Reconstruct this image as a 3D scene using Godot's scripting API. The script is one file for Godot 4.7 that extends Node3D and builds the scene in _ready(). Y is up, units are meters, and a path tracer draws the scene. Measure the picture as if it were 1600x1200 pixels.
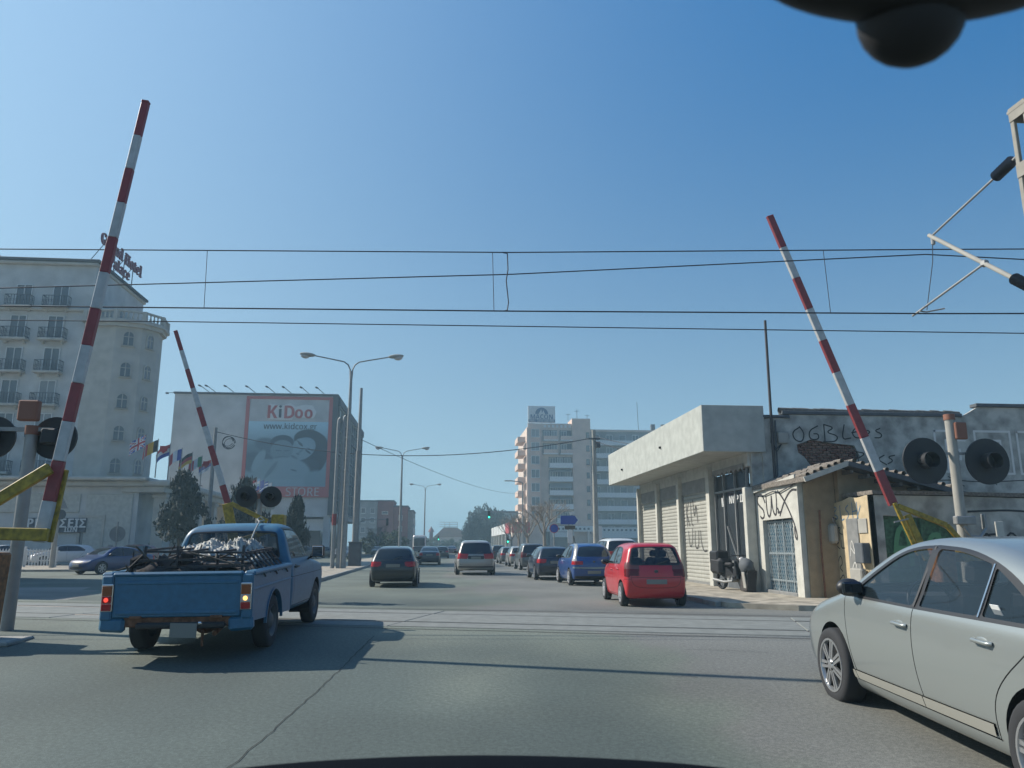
extends Node3D

# ---------------------------------------------------------------- mesh collector
class MB:
	var v := PackedVector3Array()
	var n := PackedVector3Array()
	var t := PackedVector2Array()
	var c := PackedColorArray()

	func tri(a: Vector3, b: Vector3, c: Vector3, na: Vector3, nb: Vector3, nc: Vector3, ua := Vector2.ZERO, ub := Vector2.ZERO, uc := Vector2.ZERO) -> void:
		var g := (b - a).cross(c - a)
		if g.dot(na + nb + nc) > 0.0:
			v.append_array([a, c, b]); n.append_array([na, nc, nb]); t.append_array([ua, uc, ub])
		else:
			v.append_array([a, b, c]); n.append_array([na, nb, nc]); t.append_array([ua, ub, uc])

	func flat(a: Vector3, b: Vector3, c: Vector3, out_hint: Vector3) -> void:
		var g := (b - a).cross(c - a)
		if g.length_squared() < 1e-14:
			return
		g = g.normalized()
		if g.dot(out_hint) < 0.0:
			g = -g
		tri(a, b, c, g, g, g)

	func quad(a: Vector3, b: Vector3, c: Vector3, d: Vector3, hint: Vector3, uv := false) -> void:
		var g := (b - a).cross(d - a)
		if g.length_squared() < 1e-12:
			g = (c - b).cross(d - b)
		g = g.normalized()
		if g.dot(hint) < 0.0:
			g = -g
		if uv:
			tri(a, b, c, g, g, g, Vector2(0, 1), Vector2(1, 1), Vector2(1, 0))
			tri(a, c, d, g, g, g, Vector2(0, 1), Vector2(1, 0), Vector2(0, 0))
		else:
			tri(a, b, c, g, g, g)
			tri(a, c, d, g, g, g)

	func box(c: Vector3, s: Vector3, q := Basis.IDENTITY, bev := 0.0) -> MB:
		var h := s * 0.5
		bev = minf(bev, minf(h.x, minf(h.y, h.z)) * 0.9)
		var ax := [Vector3.RIGHT, Vector3.UP, Vector3.BACK]
		for i in 3:
			for sg: float in [-1.0, 1.0]:
				var u := (i + 1) % 3
				var w := (i + 2) % 3
				var nn: Vector3 = ax[i] * sg
				var o: Vector3 = nn * h[i]
				var du: Vector3 = ax[u] * (h[u] - bev)
				var dw: Vector3 = ax[w] * (h[w] - bev)
				var wn := q * nn
				quad(c + q * (o - du - dw), c + q * (o + du - dw), c + q * (o + du + dw), c + q * (o - du + dw), wn)
		if bev > 0.0:
			for i in 3:
				var u := (i + 1) % 3
				var w := (i + 2) % 3
				for su: float in [-1.0, 1.0]:
					for sw: float in [-1.0, 1.0]:
						var e: Vector3 = ax[i] * (h[i] - bev)
						var p1: Vector3 = ax[u] * su * h[u] + ax[w] * sw * (h[w] - bev)
						var p2: Vector3 = ax[u] * su * (h[u] - bev) + ax[w] * sw * h[w]
						quad(c + q * (p1 - e), c + q * (p1 + e), c + q * (p2 + e), c + q * (p2 - e), q * (ax[u] * su + ax[w] * sw))
			for sx: float in [-1.0, 1.0]:
				for sy: float in [-1.0, 1.0]:
					for sz: float in [-1.0, 1.0]:
						var sv := Vector3(sx, sy, sz)
						var k := Vector3(h.x - bev, h.y - bev, h.z - bev)
						flat(c + q * (sv * Vector3(h.x, k.y, k.z)), c + q * (sv * Vector3(k.x, h.y, k.z)), c + q * (sv * Vector3(k.x, k.y, h.z)), q * sv)
		return self

	# a box from a to b, w wide sideways and h thick the other way
	func bar(a: Vector3, b: Vector3, w: float, h: float, bev := 0.0, up := Vector3.UP) -> MB:
		var d := (b - a)
		var z := d.normalized()
		if absf(z.dot(up)) > 0.98:
			up = Vector3.BACK if absf(z.z) < 0.9 else Vector3.RIGHT
		var x := up.cross(z).normalized()
		var y := z.cross(x)
		return box((a + b) * 0.5, Vector3(w, h, d.length()), Basis(x, y, z), bev)

	func ring(p: Vector3, x: Vector3, y: Vector3, r: float, k: int) -> PackedVector3Array:
		var out := PackedVector3Array()
		for i in k:
			var a := TAU * i / k
			out.append(p + (x * cos(a) + y * sin(a)) * r)
		return out

	func tube(pts: PackedVector3Array, r0: float, r1: float, k := 8, caps := true) -> MB:
		var m := pts.size()
		var prev := PackedVector3Array()
		var pn := PackedVector3Array()
		var x := Vector3.ZERO
		for i in m:
			var d := (pts[mini(i + 1, m - 1)] - pts[maxi(i - 1, 0)]).normalized()
			if i == 0:
				x = d.cross(Vector3.UP if absf(d.y) < 0.9 else Vector3.RIGHT).normalized()
			else:
				x = (x - d * x.dot(d)).normalized()
			var y := d.cross(x)
			var r := lerpf(r0, r1, float(i) / (m - 1))
			var rg := ring(pts[i], x, y, r, k)
			var nn := ring(Vector3.ZERO, x, y, 1.0, k)
			if i > 0:
				for j in k:
					var j2 := (j + 1) % k
					tri(prev[j], prev[j2], rg[j2], pn[j], pn[j2], nn[j2])
					tri(prev[j], rg[j2], rg[j], pn[j], nn[j2], nn[j])
			if caps and (i == 0 or i == m - 1):
				var cd := -d if i == 0 else d
				for j in range(1, k - 1):
					tri(rg[0], rg[j], rg[j + 1], cd, cd, cd)
			prev = rg
			pn = nn
		return self

	# profile of (radius, height) turned round the y axis of xf
	func lathe(prof: PackedVector2Array, k: int, xf := Transform3D.IDENTITY, smooth := true) -> MB:
		for i in prof.size() - 1:
			var p := prof[i]
			var q := prof[i + 1]
			var e := (q - p)
			if e.length() < 1e-6:
				continue
			var n2 := Vector2(e.y, -e.x).normalized()
			var na := n2
			var nb := n2
			if smooth:
				if i > 0:
					var e0 := (p - prof[i - 1]).normalized()
					if e0.dot(e.normalized()) > 0.5:
						na = (n2 + Vector2(e0.y, -e0.x)).normalized()
				if i < prof.size() - 2:
					var e1 := (prof[i + 2] - q).normalized()
					if e1.dot(e.normalized()) > 0.5:
						nb = (n2 + Vector2(e1.y, -e1.x)).normalized()
			for j in k:
				var a := TAU * j / k
				var b := TAU * (j + 1) / k
				var ca := Vector3(cos(a), 0, sin(a))
				var cb := Vector3(cos(b), 0, sin(b))
				var v1 := xf * (ca * p.x + Vector3.UP * p.y)
				var v2 := xf * (cb * p.x + Vector3.UP * p.y)
				var v3 := xf * (cb * q.x + Vector3.UP * q.y)
				var v4 := xf * (ca * q.x + Vector3.UP * q.y)
				var bs := xf.basis
				var n1 := (bs * (ca * na.x + Vector3.UP * na.y)).normalized()
				var m2 := (bs * (cb * na.x + Vector3.UP * na.y)).normalized()
				var n3 := (bs * (cb * nb.x + Vector3.UP * nb.y)).normalized()
				var n4 := (bs * (ca * nb.x + Vector3.UP * nb.y)).normalized()
				if p.x > 1e-5:
					tri(v1, v2, v3, n1, m2, n3)
				if q.x > 1e-5:
					tri(v1, v3, v4, n1, n3, n4)
		return self

	# a flat outline in the xy plane of xf, made d thick along z (centred)
	func prism(poly: PackedVector2Array, d: float, xf := Transform3D.IDENTITY) -> MB:
		if Geometry2D.is_polygon_clockwise(poly):
			poly = poly.duplicate()
			poly.reverse()
		var idx := Geometry2D.triangulate_polygon(poly)
		var zn := xf.basis.z.normalized()
		for i in range(0, idx.size(), 3):
			for s: float in [-0.5, 0.5]:
				var a := xf * Vector3(poly[idx[i]].x, poly[idx[i]].y, d * s)
				var b := xf * Vector3(poly[idx[i + 1]].x, poly[idx[i + 1]].y, d * s)
				var c := xf * Vector3(poly[idx[i + 2]].x, poly[idx[i + 2]].y, d * s)
				var nn := zn * signf(s)
				tri(a, b, c, nn, nn, nn)
		for i in poly.size():
			var p := poly[i]
			var q := poly[(i + 1) % poly.size()]
			var e := q - p
			quad(xf * Vector3(p.x, p.y, -d / 2), xf * Vector3(q.x, q.y, -d / 2), xf * Vector3(q.x, q.y, d / 2), xf * Vector3(p.x, p.y, d / 2), xf.basis * Vector3(e.y, -e.x, 0))
		return self

	# a filled outline with holes, as a sheet with thickness: side walls of the holes too
	func plate(outer: PackedVector2Array, holes: Array, d: float, xf := Transform3D.IDENTITY) -> MB:
		# cut into vertical strips at hole edges, so that every strip is free of holes
		var pieces: Array = [outer]
		for hole: PackedVector2Array in holes:
			var lo := 1e9
			var hi := -1e9
			for p in hole:
				lo = minf(lo, p.x)
				hi = maxf(hi, p.x)
			var mid := (lo + hi) / 2
			var next: Array = []
			for pc: PackedVector2Array in pieces:
				for half: PackedVector2Array in [PackedVector2Array([Vector2(-999, -999), Vector2(mid, -999), Vector2(mid, 999), Vector2(-999, 999)]), PackedVector2Array([Vector2(mid, -999), Vector2(999, -999), Vector2(999, 999), Vector2(mid, 999)])]:
					for part: PackedVector2Array in Geometry2D.intersect_polygons(pc, half):
						for r: PackedVector2Array in Geometry2D.clip_polygons(part, hole):
							if not Geometry2D.is_polygon_clockwise(r):
								next.append(r)
			pieces = next
		var zn := xf.basis.z.normalized()
		for pc: PackedVector2Array in pieces:
			var idx := Geometry2D.triangulate_polygon(pc)
			for i in range(0, idx.size(), 3):
				for s: float in [-0.5, 0.5]:
					var nn := zn * signf(s)
					tri(xf * Vector3(pc[idx[i]].x, pc[idx[i]].y, d * s), xf * Vector3(pc[idx[i + 1]].x, pc[idx[i + 1]].y, d * s), xf * Vector3(pc[idx[i + 2]].x, pc[idx[i + 2]].y, d * s), nn, nn, nn)
		for k in holes.size() + 1:
			var lp: PackedVector2Array = outer if k == 0 else holes[k - 1]
			if Geometry2D.is_polygon_clockwise(lp):
				lp = lp.duplicate()
				lp.reverse()
			for i in lp.size():
				var p := lp[i]
				var q := lp[(i + 1) % lp.size()]
				var e := q - p
				var hint := Vector3(e.y, -e.x, 0) * (1.0 if k == 0 else -1.0)
				quad(xf * Vector3(p.x, p.y, -d / 2), xf * Vector3(q.x, q.y, -d / 2), xf * Vector3(q.x, q.y, d / 2), xf * Vector3(p.x, p.y, d / 2), xf.basis * hint)
		return self

	func ball(c: Vector3, r: Vector3, k := 12, q := Basis.IDENTITY, lump := 0.0, sd := 0) -> MB:
		var rows := maxi(4, k / 2)
		var fn: FastNoiseLite = null
		if lump > 0.0:
			fn = FastNoiseLite.new()
			fn.seed = sd
			fn.frequency = 1.3
		var pts := []
		for i in rows + 1:
			var row := PackedVector3Array()
			for j in k + 1:
				var a := PI * i / rows
				var b := TAU * (j % k) / k
				var u := Vector3(sin(a) * cos(b), cos(a), sin(a) * sin(b))
				var m := 1.0
				if fn:
					m += lump * (fn.get_noise_3dv(u * 1.5) + 0.4 * fn.get_noise_3dv(u * 4.0) + 0.55 * (0.4 - absf(fn.get_noise_3dv(u * 3.0 + Vector3(3, 1, 2)))) + 0.25 * (0.3 - absf(fn.get_noise_3dv(u * 8.0))))
				row.append(q * (u * r * m))
			pts.append(row)
		for i in rows:
			for j in k:
				var p1: Vector3 = pts[i][j]
				var p2: Vector3 = pts[i][j + 1]
				var p3: Vector3 = pts[i + 1][j + 1]
				var p4: Vector3 = pts[i + 1][j]
				var inv := Vector3(1 / (r.x * r.x), 1 / (r.y * r.y), 1 / (r.z * r.z))
				var nn := func(p: Vector3) -> Vector3: return (q * ((q.inverse() * p) * inv)).normalized()
				if i > 0:
					tri(c + p1, c + p2, c + p3, nn.call(p1), nn.call(p2), nn.call(p3))
				if i < rows - 1:
					tri(c + p1, c + p3, c + p4, nn.call(p1), nn.call(p3), nn.call(p4))
		return self

	func put(o: MB, xf: Transform3D) -> MB:
		var flip := xf.basis.determinant() < 0.0
		for i in range(0, o.v.size(), 3):
			var a := [0, 2, 1] if flip else [0, 1, 2]
			for j: int in a:
				v.append(xf * o.v[i + j])
				n.append((xf.basis * o.n[i + j]).normalized())
				t.append(o.t[i + j])
		return self

	func quad_shield(c: Vector3, r: float) -> MB:
		return prism(PackedVector2Array([Vector2(-r, r), Vector2(r, r), Vector2(r, -r * .2), Vector2(0, -r * 1.1), Vector2(-r, -r * .2)]), .03, Transform3D(Basis.IDENTITY, c + Vector3(0, 0, .12)))

	# a crumpled sheet over a heap: an oval of rx by rz, h high
	func cloth(at: Vector3, rx: float, rz: float, h: float, sd: int) -> MB:
		var fn := FastNoiseLite.new()
		fn.seed = sd
		fn.frequency = 1.0
		var y := func(u: float, w: float) -> float:
			var r := u * u + w * w
			var dome := pow(maxf(1.0 - r, 0.0), .55)
			var warp := fn.get_noise_2d(u * 1.6, w * 1.6) * 2.2
			var folds := absf(sin(u * 7.0 + w * 3.0 + warp * 2.0)) * .13 + absf(sin(w * 8.0 - u * 4.0 + warp * 3.0)) * .08 + absf(fn.get_noise_2d(u * 7.0 + 9.0, w * 7.0)) * .35
			return h * (dome * (.72 + .5 * fn.get_noise_2d(u * 1.3 + 5.0, w * 1.3)) + folds * (.35 + dome * .5) - .25)
		var n := 46
		for i in n:
			for j in n:
				var ok := true
				var q := []
				var nn := []
				for e: Array in [[0, 0], [1, 0], [1, 1], [0, 1]]:
					var u: float = (i + e[0]) * 2.0 / n - 1.0
					var w: float = (j + e[1]) * 2.0 / n - 1.0
					if u * u + w * w > 1.0 + .15 * fn.get_noise_2d(u * 3.0, w * 3.0):
						ok = false
					q.append(at + Vector3(u * rx, y.call(u, w), w * rz))
					var d := .012
					nn.append(Vector3((y.call(u - d, w) - y.call(u + d, w)) / (2 * d * rx), 1.0, (y.call(u, w - d) - y.call(u, w + d)) / (2 * d * rz)).normalized())
				if ok:
					tri(q[0], q[1], q[2], nn[0], nn[1], nn[2])
					tri(q[0], q[2], q[3], nn[0], nn[2], nn[3])
		return self

	func mesh() -> ArrayMesh:
		var arr := []
		arr.resize(Mesh.ARRAY_MAX)
		arr[Mesh.ARRAY_VERTEX] = v
		arr[Mesh.ARRAY_NORMAL] = n
		arr[Mesh.ARRAY_TEX_UV] = t
		if c.size() == v.size() and c.size() > 0:
			arr[Mesh.ARRAY_COLOR] = c
		var m := ArrayMesh.new()
		m.add_surface_from_arrays(Mesh.PRIMITIVE_TRIANGLES, arr)
		return m


var M := {}
var taken := {}
var rng := RandomNumberGenerator.new()


func numbered(called: String) -> String:
	var k: int = taken.get(called, 0)
	taken[called] = k + 1
	return called if k == 0 else "%s_%03d" % [called, k]


func tag(o: Node, label: String, category: String, group := "") -> Node:
	o.set_meta("label", label)
	o.set_meta("category", category)
	if group:
		o.set_meta("group", group)
	return o


func thing(called: String, label: String, category: String, at := Vector3.ZERO, turn := 0.0, group := "") -> Node3D:
	var o := Node3D.new()
	o.name = numbered(called)
	add_child(o)
	o.position = at
	o.rotation.y = turn
	tag(o, label, category, group)
	return o


func obj(called: String, mb: MB, m: Material, parent: Node = null, kind := "") -> MeshInstance3D:
	var o := MeshInstance3D.new()
	if mb.v.size() > 0:
		o.mesh = mb.mesh()
	o.material_override = m
	if parent == null:
		o.name = numbered(called)
		add_child(o)
	else:
		o.name = called
		parent.add_child(o, true)
	if kind:
		o.set_meta("kind", kind)
	return o


func shared(called: String, mesh: Mesh, m: Material, parent: Node, xf := Transform3D.IDENTITY) -> MeshInstance3D:
	var o := MeshInstance3D.new()
	o.mesh = mesh
	o.material_override = m
	o.name = called
	o.transform = xf
	parent.add_child(o, true)
	return o


func dup(root: Node3D, at: Vector3, turn: float, label: String, group := "") -> Node3D:
	var r: Node3D = root.duplicate()
	r.name = numbered(String(root.name).rstrip("0123456789").rstrip("_"))
	add_child(r)
	r.position = at
	r.rotation = Vector3(0, turn, 0)
	r.set_meta("label", label)
	if group:
		r.set_meta("group", group)
	return r


func P2(a: Array) -> PackedVector2Array:
	var out := PackedVector2Array()
	for i in range(0, a.size(), 2):
		out.append(Vector2(a[i], a[i + 1]))
	return out


func rect2(x0: float, y0: float, x1: float, y1: float) -> PackedVector2Array:
	return PackedVector2Array([Vector2(x0, y0), Vector2(x1, y0), Vector2(x1, y1), Vector2(x0, y1)])


func chaikin(p: PackedVector2Array, times: int, closed := true) -> PackedVector2Array:
	for r in times:
		var q := PackedVector2Array()
		var m := p.size()
		if not closed:
			q.append(p[0])
		for i in (m if closed else m - 1):
			var a := p[i]
			var b := p[(i + 1) % m]
			q.append(a.lerp(b, 0.25))
			q.append(a.lerp(b, 0.75))
		if not closed:
			q.append(p[m - 1])
		p = q
	return p


func lin(r: float, g: float, b: float, a := 1.0) -> Color:
	var c := Color(r, g, b).linear_to_srgb()
	c.a = a
	return c


func mat(key: String, r: float, g: float, b: float, rough := 0.7, metal := 0.0) -> StandardMaterial3D:
	var m := StandardMaterial3D.new()
	m.albedo_color = lin(r, g, b)
	m.roughness = rough
	m.metallic = metal
	m.resource_name = key
	M[key] = m
	return m


func worn(key: String, r: float, g: float, b: float, rough: float, tex: Texture2D, scale: float, tex2: Texture2D = null, scale2 := 0.1, metal := 0.0, relief := 0.0) -> StandardMaterial3D:
	var m := mat(key, r, g, b, rough, metal)
	m.albedo_texture = tex
	m.uv1_triplanar = true
	m.uv1_world_triplanar = true
	m.uv1_scale = Vector3.ONE * scale
	if tex2:
		m.detail_enabled = true
		m.detail_albedo = tex2
		m.detail_blend_mode = BaseMaterial3D.BLEND_MODE_MUL
		m.detail_uv_layer = BaseMaterial3D.DETAIL_UV_2
		m.uv2_triplanar = true
		m.uv2_world_triplanar = true
		m.uv2_scale = Vector3.ONE * scale2
	if relief > 0.0:
		m.heightmap_enabled = true
		m.heightmap_texture = tex
		m.heightmap_scale = relief
	return m


func paint(key: String, r: float, g: float, b: float, metal := 0.0, rough := 0.35) -> StandardMaterial3D:
	var m := mat(key, r, g, b, rough, metal)
	m.clearcoat_enabled = true
	m.clearcoat = 0.8
	m.clearcoat_roughness = 0.06
	return m


func noise_tex(sd: int, freq: float, oct: int, lo: float, hi: float, size := 512, stretch := false) -> ImageTexture:
	var f := FastNoiseLite.new()
	f.seed = sd
	f.noise_type = FastNoiseLite.TYPE_SIMPLEX_SMOOTH
	f.frequency = freq
	f.fractal_octaves = oct
	var im: Image = f.get_seamless_image(size, size, false, false, 0.2)
	var d := im.get_data()
	if im.get_format() != Image.FORMAT_L8:
		im.convert(Image.FORMAT_L8)
		d = im.get_data()
	var o := PackedByteArray()
	o.resize(size * size)
	for i in size * size:
		var k := i
		if stretch:
			k = ((i / size) / 12 % size) * size + i % size
		o[i] = int(clampf(lerpf(lo, hi, d[k] / 255.0), 0.0, 1.0) * 255.0)
	return ImageTexture.create_from_image(Image.create_from_data(size, size, false, Image.FORMAT_L8, o))


func speck_tex(sd: int, size: int, lo: float, hi: float, light: float, lumps := 0.0) -> ImageTexture:
	var r := RandomNumberGenerator.new()
	r.seed = sd
	var a := PackedFloat32Array()
	a.resize(size * size)
	for i in size * size:
		var x := r.randf()
		a[i] = lerpf(lo, hi, x)
		if x > 1.0 - light:
			a[i] = minf(1.0, hi * 1.5)
	var o := PackedByteArray()
	o.resize(size * size)
	var fn := FastNoiseLite.new()
	fn.seed = sd
	fn.frequency = 0.03
	fn.fractal_octaves = 3
	var big := fn.get_seamless_image(size, size).get_data() if lumps > 0.0 else PackedByteArray()
	for y in size:
		for x in size:
			var s := a[y * size + x] * 2.0 + a[y * size + (x + 1) % size] + a[((y + 1) % size) * size + x]
			if lumps > 0.0:
				s *= 1.0 + lumps * (big[y * size + x] / 255.0 - 0.5)
			o[y * size + x] = int(clampf(s / 4.0, 0, 1) * 255)
	return ImageTexture.create_from_image(Image.create_from_data(size, size, false, Image.FORMAT_L8, o))


# height of the ground: the road climbs a little to the rails
func gh(x: float, z: float) -> float:
	var t := z + 13.5 - 0.33 * x
	return 0.26 * (1.0 - smoothstep(2.0, 9.0, t)) * smoothstep(-6.0, -2.0, t)


func on(x: float, z: float) -> Vector3:
	return Vector3(x, gh(x, z), z)


# ---------------------------------------------------------------- camera, sky, sun
func stage() -> void:
	var cam := Camera3D.new()
	cam.name = "camera"
	cam.fov = 53.9
	cam.near = 0.05
	cam.far = 4000.0
	cam.position = Vector3(0, 1.45, 0)
	cam.rotation_degrees = Vector3(11.92, -5.21, 0)
	var att := CameraAttributesPhysical.new()
	att.frustum_focus_distance = 16.0
	att.frustum_focal_length = 24.0
	att.exposure_aperture = 9.0
	cam.attributes = att
	add_child(cam)
	cam.current = true
	var we := WorldEnvironment.new()
	we.name = "world_environment"
	var e := Environment.new()
	e.background_mode = Environment.BG_SKY
	e.tonemap_mode = Environment.TONE_MAPPER_LINEAR
	e.tonemap_exposure = 1.5
	e.sdfgi_enabled = true
	e.ssao_enabled = true
	e.ssil_enabled = true
	var to_sun := Vector3(-0.919 * cos(deg_to_rad(37)), sin(deg_to_rad(37)), -0.395 * cos(deg_to_rad(37)))
	var sky := Sky.new()
	var pm := PanoramaSkyMaterial.new()
	var w := 512
	var h := 256
	var im := Image.create(w, h, false, Image.FORMAT_RGBF)
	var zen := Vector3(-0.068, 0.0125, 0.2227)
	var hor := Vector3(0.3505, 0.412, 0.257)
	for j in h:
		var el := (0.5 - (j + 0.5) / h) * PI
		for i in w:
			var az := (i + 0.5) / w * TAU
			var d := Vector3(sin(az) * cos(el), sin(el), -cos(az) * cos(el))
			var y := maxf(d.y, 0.0)
			var c := zen + hor * exp(-3.0 * y)
			var cs := d.dot(to_sun)
			c += Vector3(0.333, 0.420, 0.430) * pow(maxf(0.5 + 0.5 * cs, 0.0), 5.0)
			c = c.max(Vector3(0.022, 0.075, 0.20))
			if d.y < 0.0:
				c = Vector3(0.20, 0.21, 0.21)
			im.set_pixel(i, j, Color(c.x, c.y, c.z))
	pm.panorama = ImageTexture.create_from_image(im)
	sky.sky_material = pm
	e.sky = sky
	e.fog_enabled = true
	e.fog_density = 0.0014
	e.fog_light_color = Color(0.70, 0.84, 0.89)
	we.environment = e
	add_child(we)
	var sun := DirectionalLight3D.new()
	sun.name = "sun"
	sun.light_energy = 1.35
	sun.light_color = Color(1.0, 0.975, 0.93)
	sun.light_angular_distance = 0.5
	sun.shadow_enabled = true
	add_child(sun)
	sun.look_at_from_position(to_sun * 100.0, Vector3.ZERO, Vector3.UP)


func materials() -> void:
	var mottle := noise_tex(3, 0.012, 5, 0.86, 1.0)
	var mottle_hard := noise_tex(5, 0.02, 5, 0.66, 1.12)
	var grain := speck_tex(7, 512, 0.82, 1.0, 0.02)
	var asphalt := speck_tex(9, 1024, 0.40, 0.92, 0.04, 0.25)
	var patch := noise_tex(11, 0.008, 6, 0.78, 1.08)
	M["tex_mottle"] = mottle
	M["tex_hard"] = mottle_hard
	M["tex_grain"] = grain
	worn("asphalt", 0.40, 0.40, 0.355, 0.85, asphalt, 0.55, patch, 0.045)
	M["asphalt"].vertex_color_use_as_albedo = true
	worn("ground", 0.30, 0.285, 0.25, 0.95, grain, 0.4, patch, 0.04)
	worn("slab", 0.27, 0.28, 0.255, 0.9, grain, 1.1, mottle, 0.5)
	worn("pavement", 0.52, 0.455, 0.355, 0.9, grain, 0.9, mottle_hard, 0.16)
	worn("kerb", 0.44, 0.42, 0.37, 0.9, grain, 1.0, mottle, 0.3)
	worn("hotel_wall", 0.72, 0.71, 0.67, 0.9, mottle, 0.08, grain, 0.6)
	worn("hotel_stone", 0.68, 0.63, 0.54, 0.9, mottle, 0.12, grain, 0.6)
	worn("poster_wall", 0.68, 0.68, 0.66, 0.9, mottle, 0.05, grain, 0.5)
	worn("white_plaster", 0.68, 0.66, 0.58, 0.85, mottle, 0.35, grain, 0.8)
	worn("canopy_plaster", 0.55, 0.565, 0.515, 0.85, mottle, 0.30, grain, 0.8)
	worn("old_plaster", 0.58, 0.56, 0.50, 0.92, mottle_hard, 0.14, grain, 1.2)
	worn("brown_plaster", 0.42, 0.32, 0.20, 0.9, mottle, 0.42, grain, 1.5)
	worn("cream_plaster", 0.70, 0.55, 0.34, 0.9, mottle, 0.5, grain, 1.5)
	worn("brick", 0.26, 0.12, 0.085, 0.9, grain, 2.0, mottle_hard, 0.8)
	worn("brick_pale", 0.31, 0.17, 0.12, 0.9, grain, 2.0, mottle_hard, 0.8)
	worn("mortar", 0.24, 0.23, 0.21, 0.95, grain, 2.0)
	worn("far_red", 0.26, 0.105, 0.09, 0.9, mottle, 0.05)
	worn("far_grey", 0.30, 0.31, 0.30, 0.9, mottle, 0.05)
	worn("far_pink", 0.68, 0.50, 0.40, 0.9, mottle, 0.05)
	worn("far_beige", 0.66, 0.53, 0.44, 0.9, mottle, 0.05)
	worn("orange_tile", 0.36, 0.17, 0.10, 0.9, mottle, 0.1)
	worn("shutter", 0.42, 0.41, 0.36, 0.6, mottle, 0.5)
	worn("concrete", 0.36, 0.35, 0.33, 0.9, mottle, 0.3, grain, 1.2)
	worn("concrete_pale", 0.46, 0.44, 0.39, 0.9, mottle, 0.3, grain, 1.2)
	worn("galvanised", 0.33, 0.33, 0.32, 0.55, mottle, 0.6, null, 0.1, 0.5)
	worn("lattice", 0.30, 0.28, 0.24, 0.8, mottle, 0.7)
	worn("rust", 0.22, 0.10, 0.055, 0.9, mottle_hard, 1.0)
	worn("rail", 0.16, 0.12, 0.10, 0.5, mottle, 1.0, null, 0.1, 0.6)
	worn("boom_white", 0.50, 0.50, 0.49, 0.5, mottle, 0.8)
	worn("boom_red", 0.27, 0.04, 0.045, 0.5, mottle, 0.8)
	worn("yellow", 0.46, 0.31, 0.025, 0.6, mottle, 0.9, mottle_hard, 0.8)
	worn("drive_orange", 0.28, 0.115, 0.04, 0.75, mottle_hard, 0.9)
	worn("tree_leaf_dark", 0.022, 0.036, 0.028, 0.8, mottle, 0.6)
	worn("leaf_green", 0.05, 0.075, 0.025, 0.8, mottle, 0.6)
	worn("bark", 0.13, 0.105, 0.08, 0.95, mottle_hard, 1.2)
	worn("twig", 0.30, 0.25, 0.20, 0.95, mottle, 1.0)
	worn("roof_tile", 0.21, 0.18, 0.15, 0.9, mottle_hard, 1.0)
	worn("tarp", 0.46, 0.45, 0.41, 0.95, mottle, 1.5)
	worn("debris", 0.06, 0.05, 0.045, 0.95, mottle_hard, 2.5)
	worn("gate_green", 0.06, 0.16, 0.085, 0.6, mottle_hard, 0.7)
	worn("lead", 0.10, 0.11, 0.12, 0.8, mottle, 0.4)
	mat("black", 0.012, 0.012, 0.014, 0.6)
	mat("rubber", 0.022, 0.022, 0.024, 0.85)
	mat("dark_trim", 0.018, 0.018, 0.02, 0.45)
	mat("gap", 0.006, 0.006, 0.007, 0.9)
	mat("cabin", 0.03, 0.03, 0.032, 0.9)
	mat("seat_cloth", 0.045, 0.045, 0.05, 0.95)
	mat("dark_glass", 0.012, 0.016, 0.02, 0.06).metallic_specular = 0.6
	mat("curtain_glass", 0.24, 0.25, 0.25, 0.25)
	mat("window_glass", 0.11, 0.125, 0.135, 0.15).metallic_specular = 0.6
	mat("shop_glass", 0.03, 0.035, 0.04, 0.1)
	mat("alloy", 0.50, 0.50, 0.50, 0.32, 0.8)
	mat("hub_cap", 0.42, 0.42, 0.43, 0.4, 0.5)
	mat("steel_wheel", 0.10, 0.10, 0.10, 0.6, 0.3)
	mat("chrome", 0.65, 0.65, 0.66, 0.15, 1.0)
	mat("plate", 0.20, 0.195, 0.17, 0.6)
	mat("red_lens", 0.38, 0.015, 0.018, 0.15)
	mat("amber_lens", 0.26, 0.07, 0.02, 0.2)
	mat("clear_lens", 0.45, 0.43, 0.42, 0.12)
	mat("white_paint", 0.72, 0.72, 0.70, 0.5)
	mat("frame_white", 0.60, 0.60, 0.58, 0.5)
	mat("sign_blue", 0.02, 0.06, 0.30, 0.4)
	mat("sign_red", 0.42, 0.03, 0.03, 0.4)
	mat("letter_red", 0.15, 0.025, 0.05, 0.5)
	mat("letter_blue", 0.06, 0.12, 0.22, 0.5)
	mat("wire", 0.025, 0.03, 0.04, 0.6)
	mat("insulator", 0.02, 0.022, 0.03, 0.35)
	mat("spray_black", 0.025, 0.022, 0.024, 0.7)
	mat("spray_blue", 0.10, 0.17, 0.24, 0.7)
	mat("spray_pale", 0.62, 0.60, 0.56, 0.8)
	mat("spray_green", 0.10, 0.27, 0.13, 0.8)
	mat("door_blue", 0.05, 0.12, 0.17, 0.5)
	mat("mesh_wire", 0.30, 0.34, 0.35, 0.5, 0.3)
	mat("dash_cover", 0.005, 0.007, 0.010, 0.95).metallic_specular = 0.1
	mat("orange_box", 0.22, 0.09, 0.055, 0.7)
	mat("faded_red", 0.42, 0.13, 0.125, 0.8)
	mat("smoked_lens", 0.16, 0.06, 0.055, 0.15)
	mat("dark_red_lens", 0.12, 0.008, 0.01, 0.15)
	paint("paint_dusty_silver", 0.30, 0.29, 0.25, 0.2, 0.5)
	mat("dark_steel", 0.045, 0.04, 0.04, 0.7)
	mat("tinted", 0.2, 0.25, 0.27, 0.1)
	var pane := mat("pane", 0.02, 0.03, 0.035, 0.02)
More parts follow.
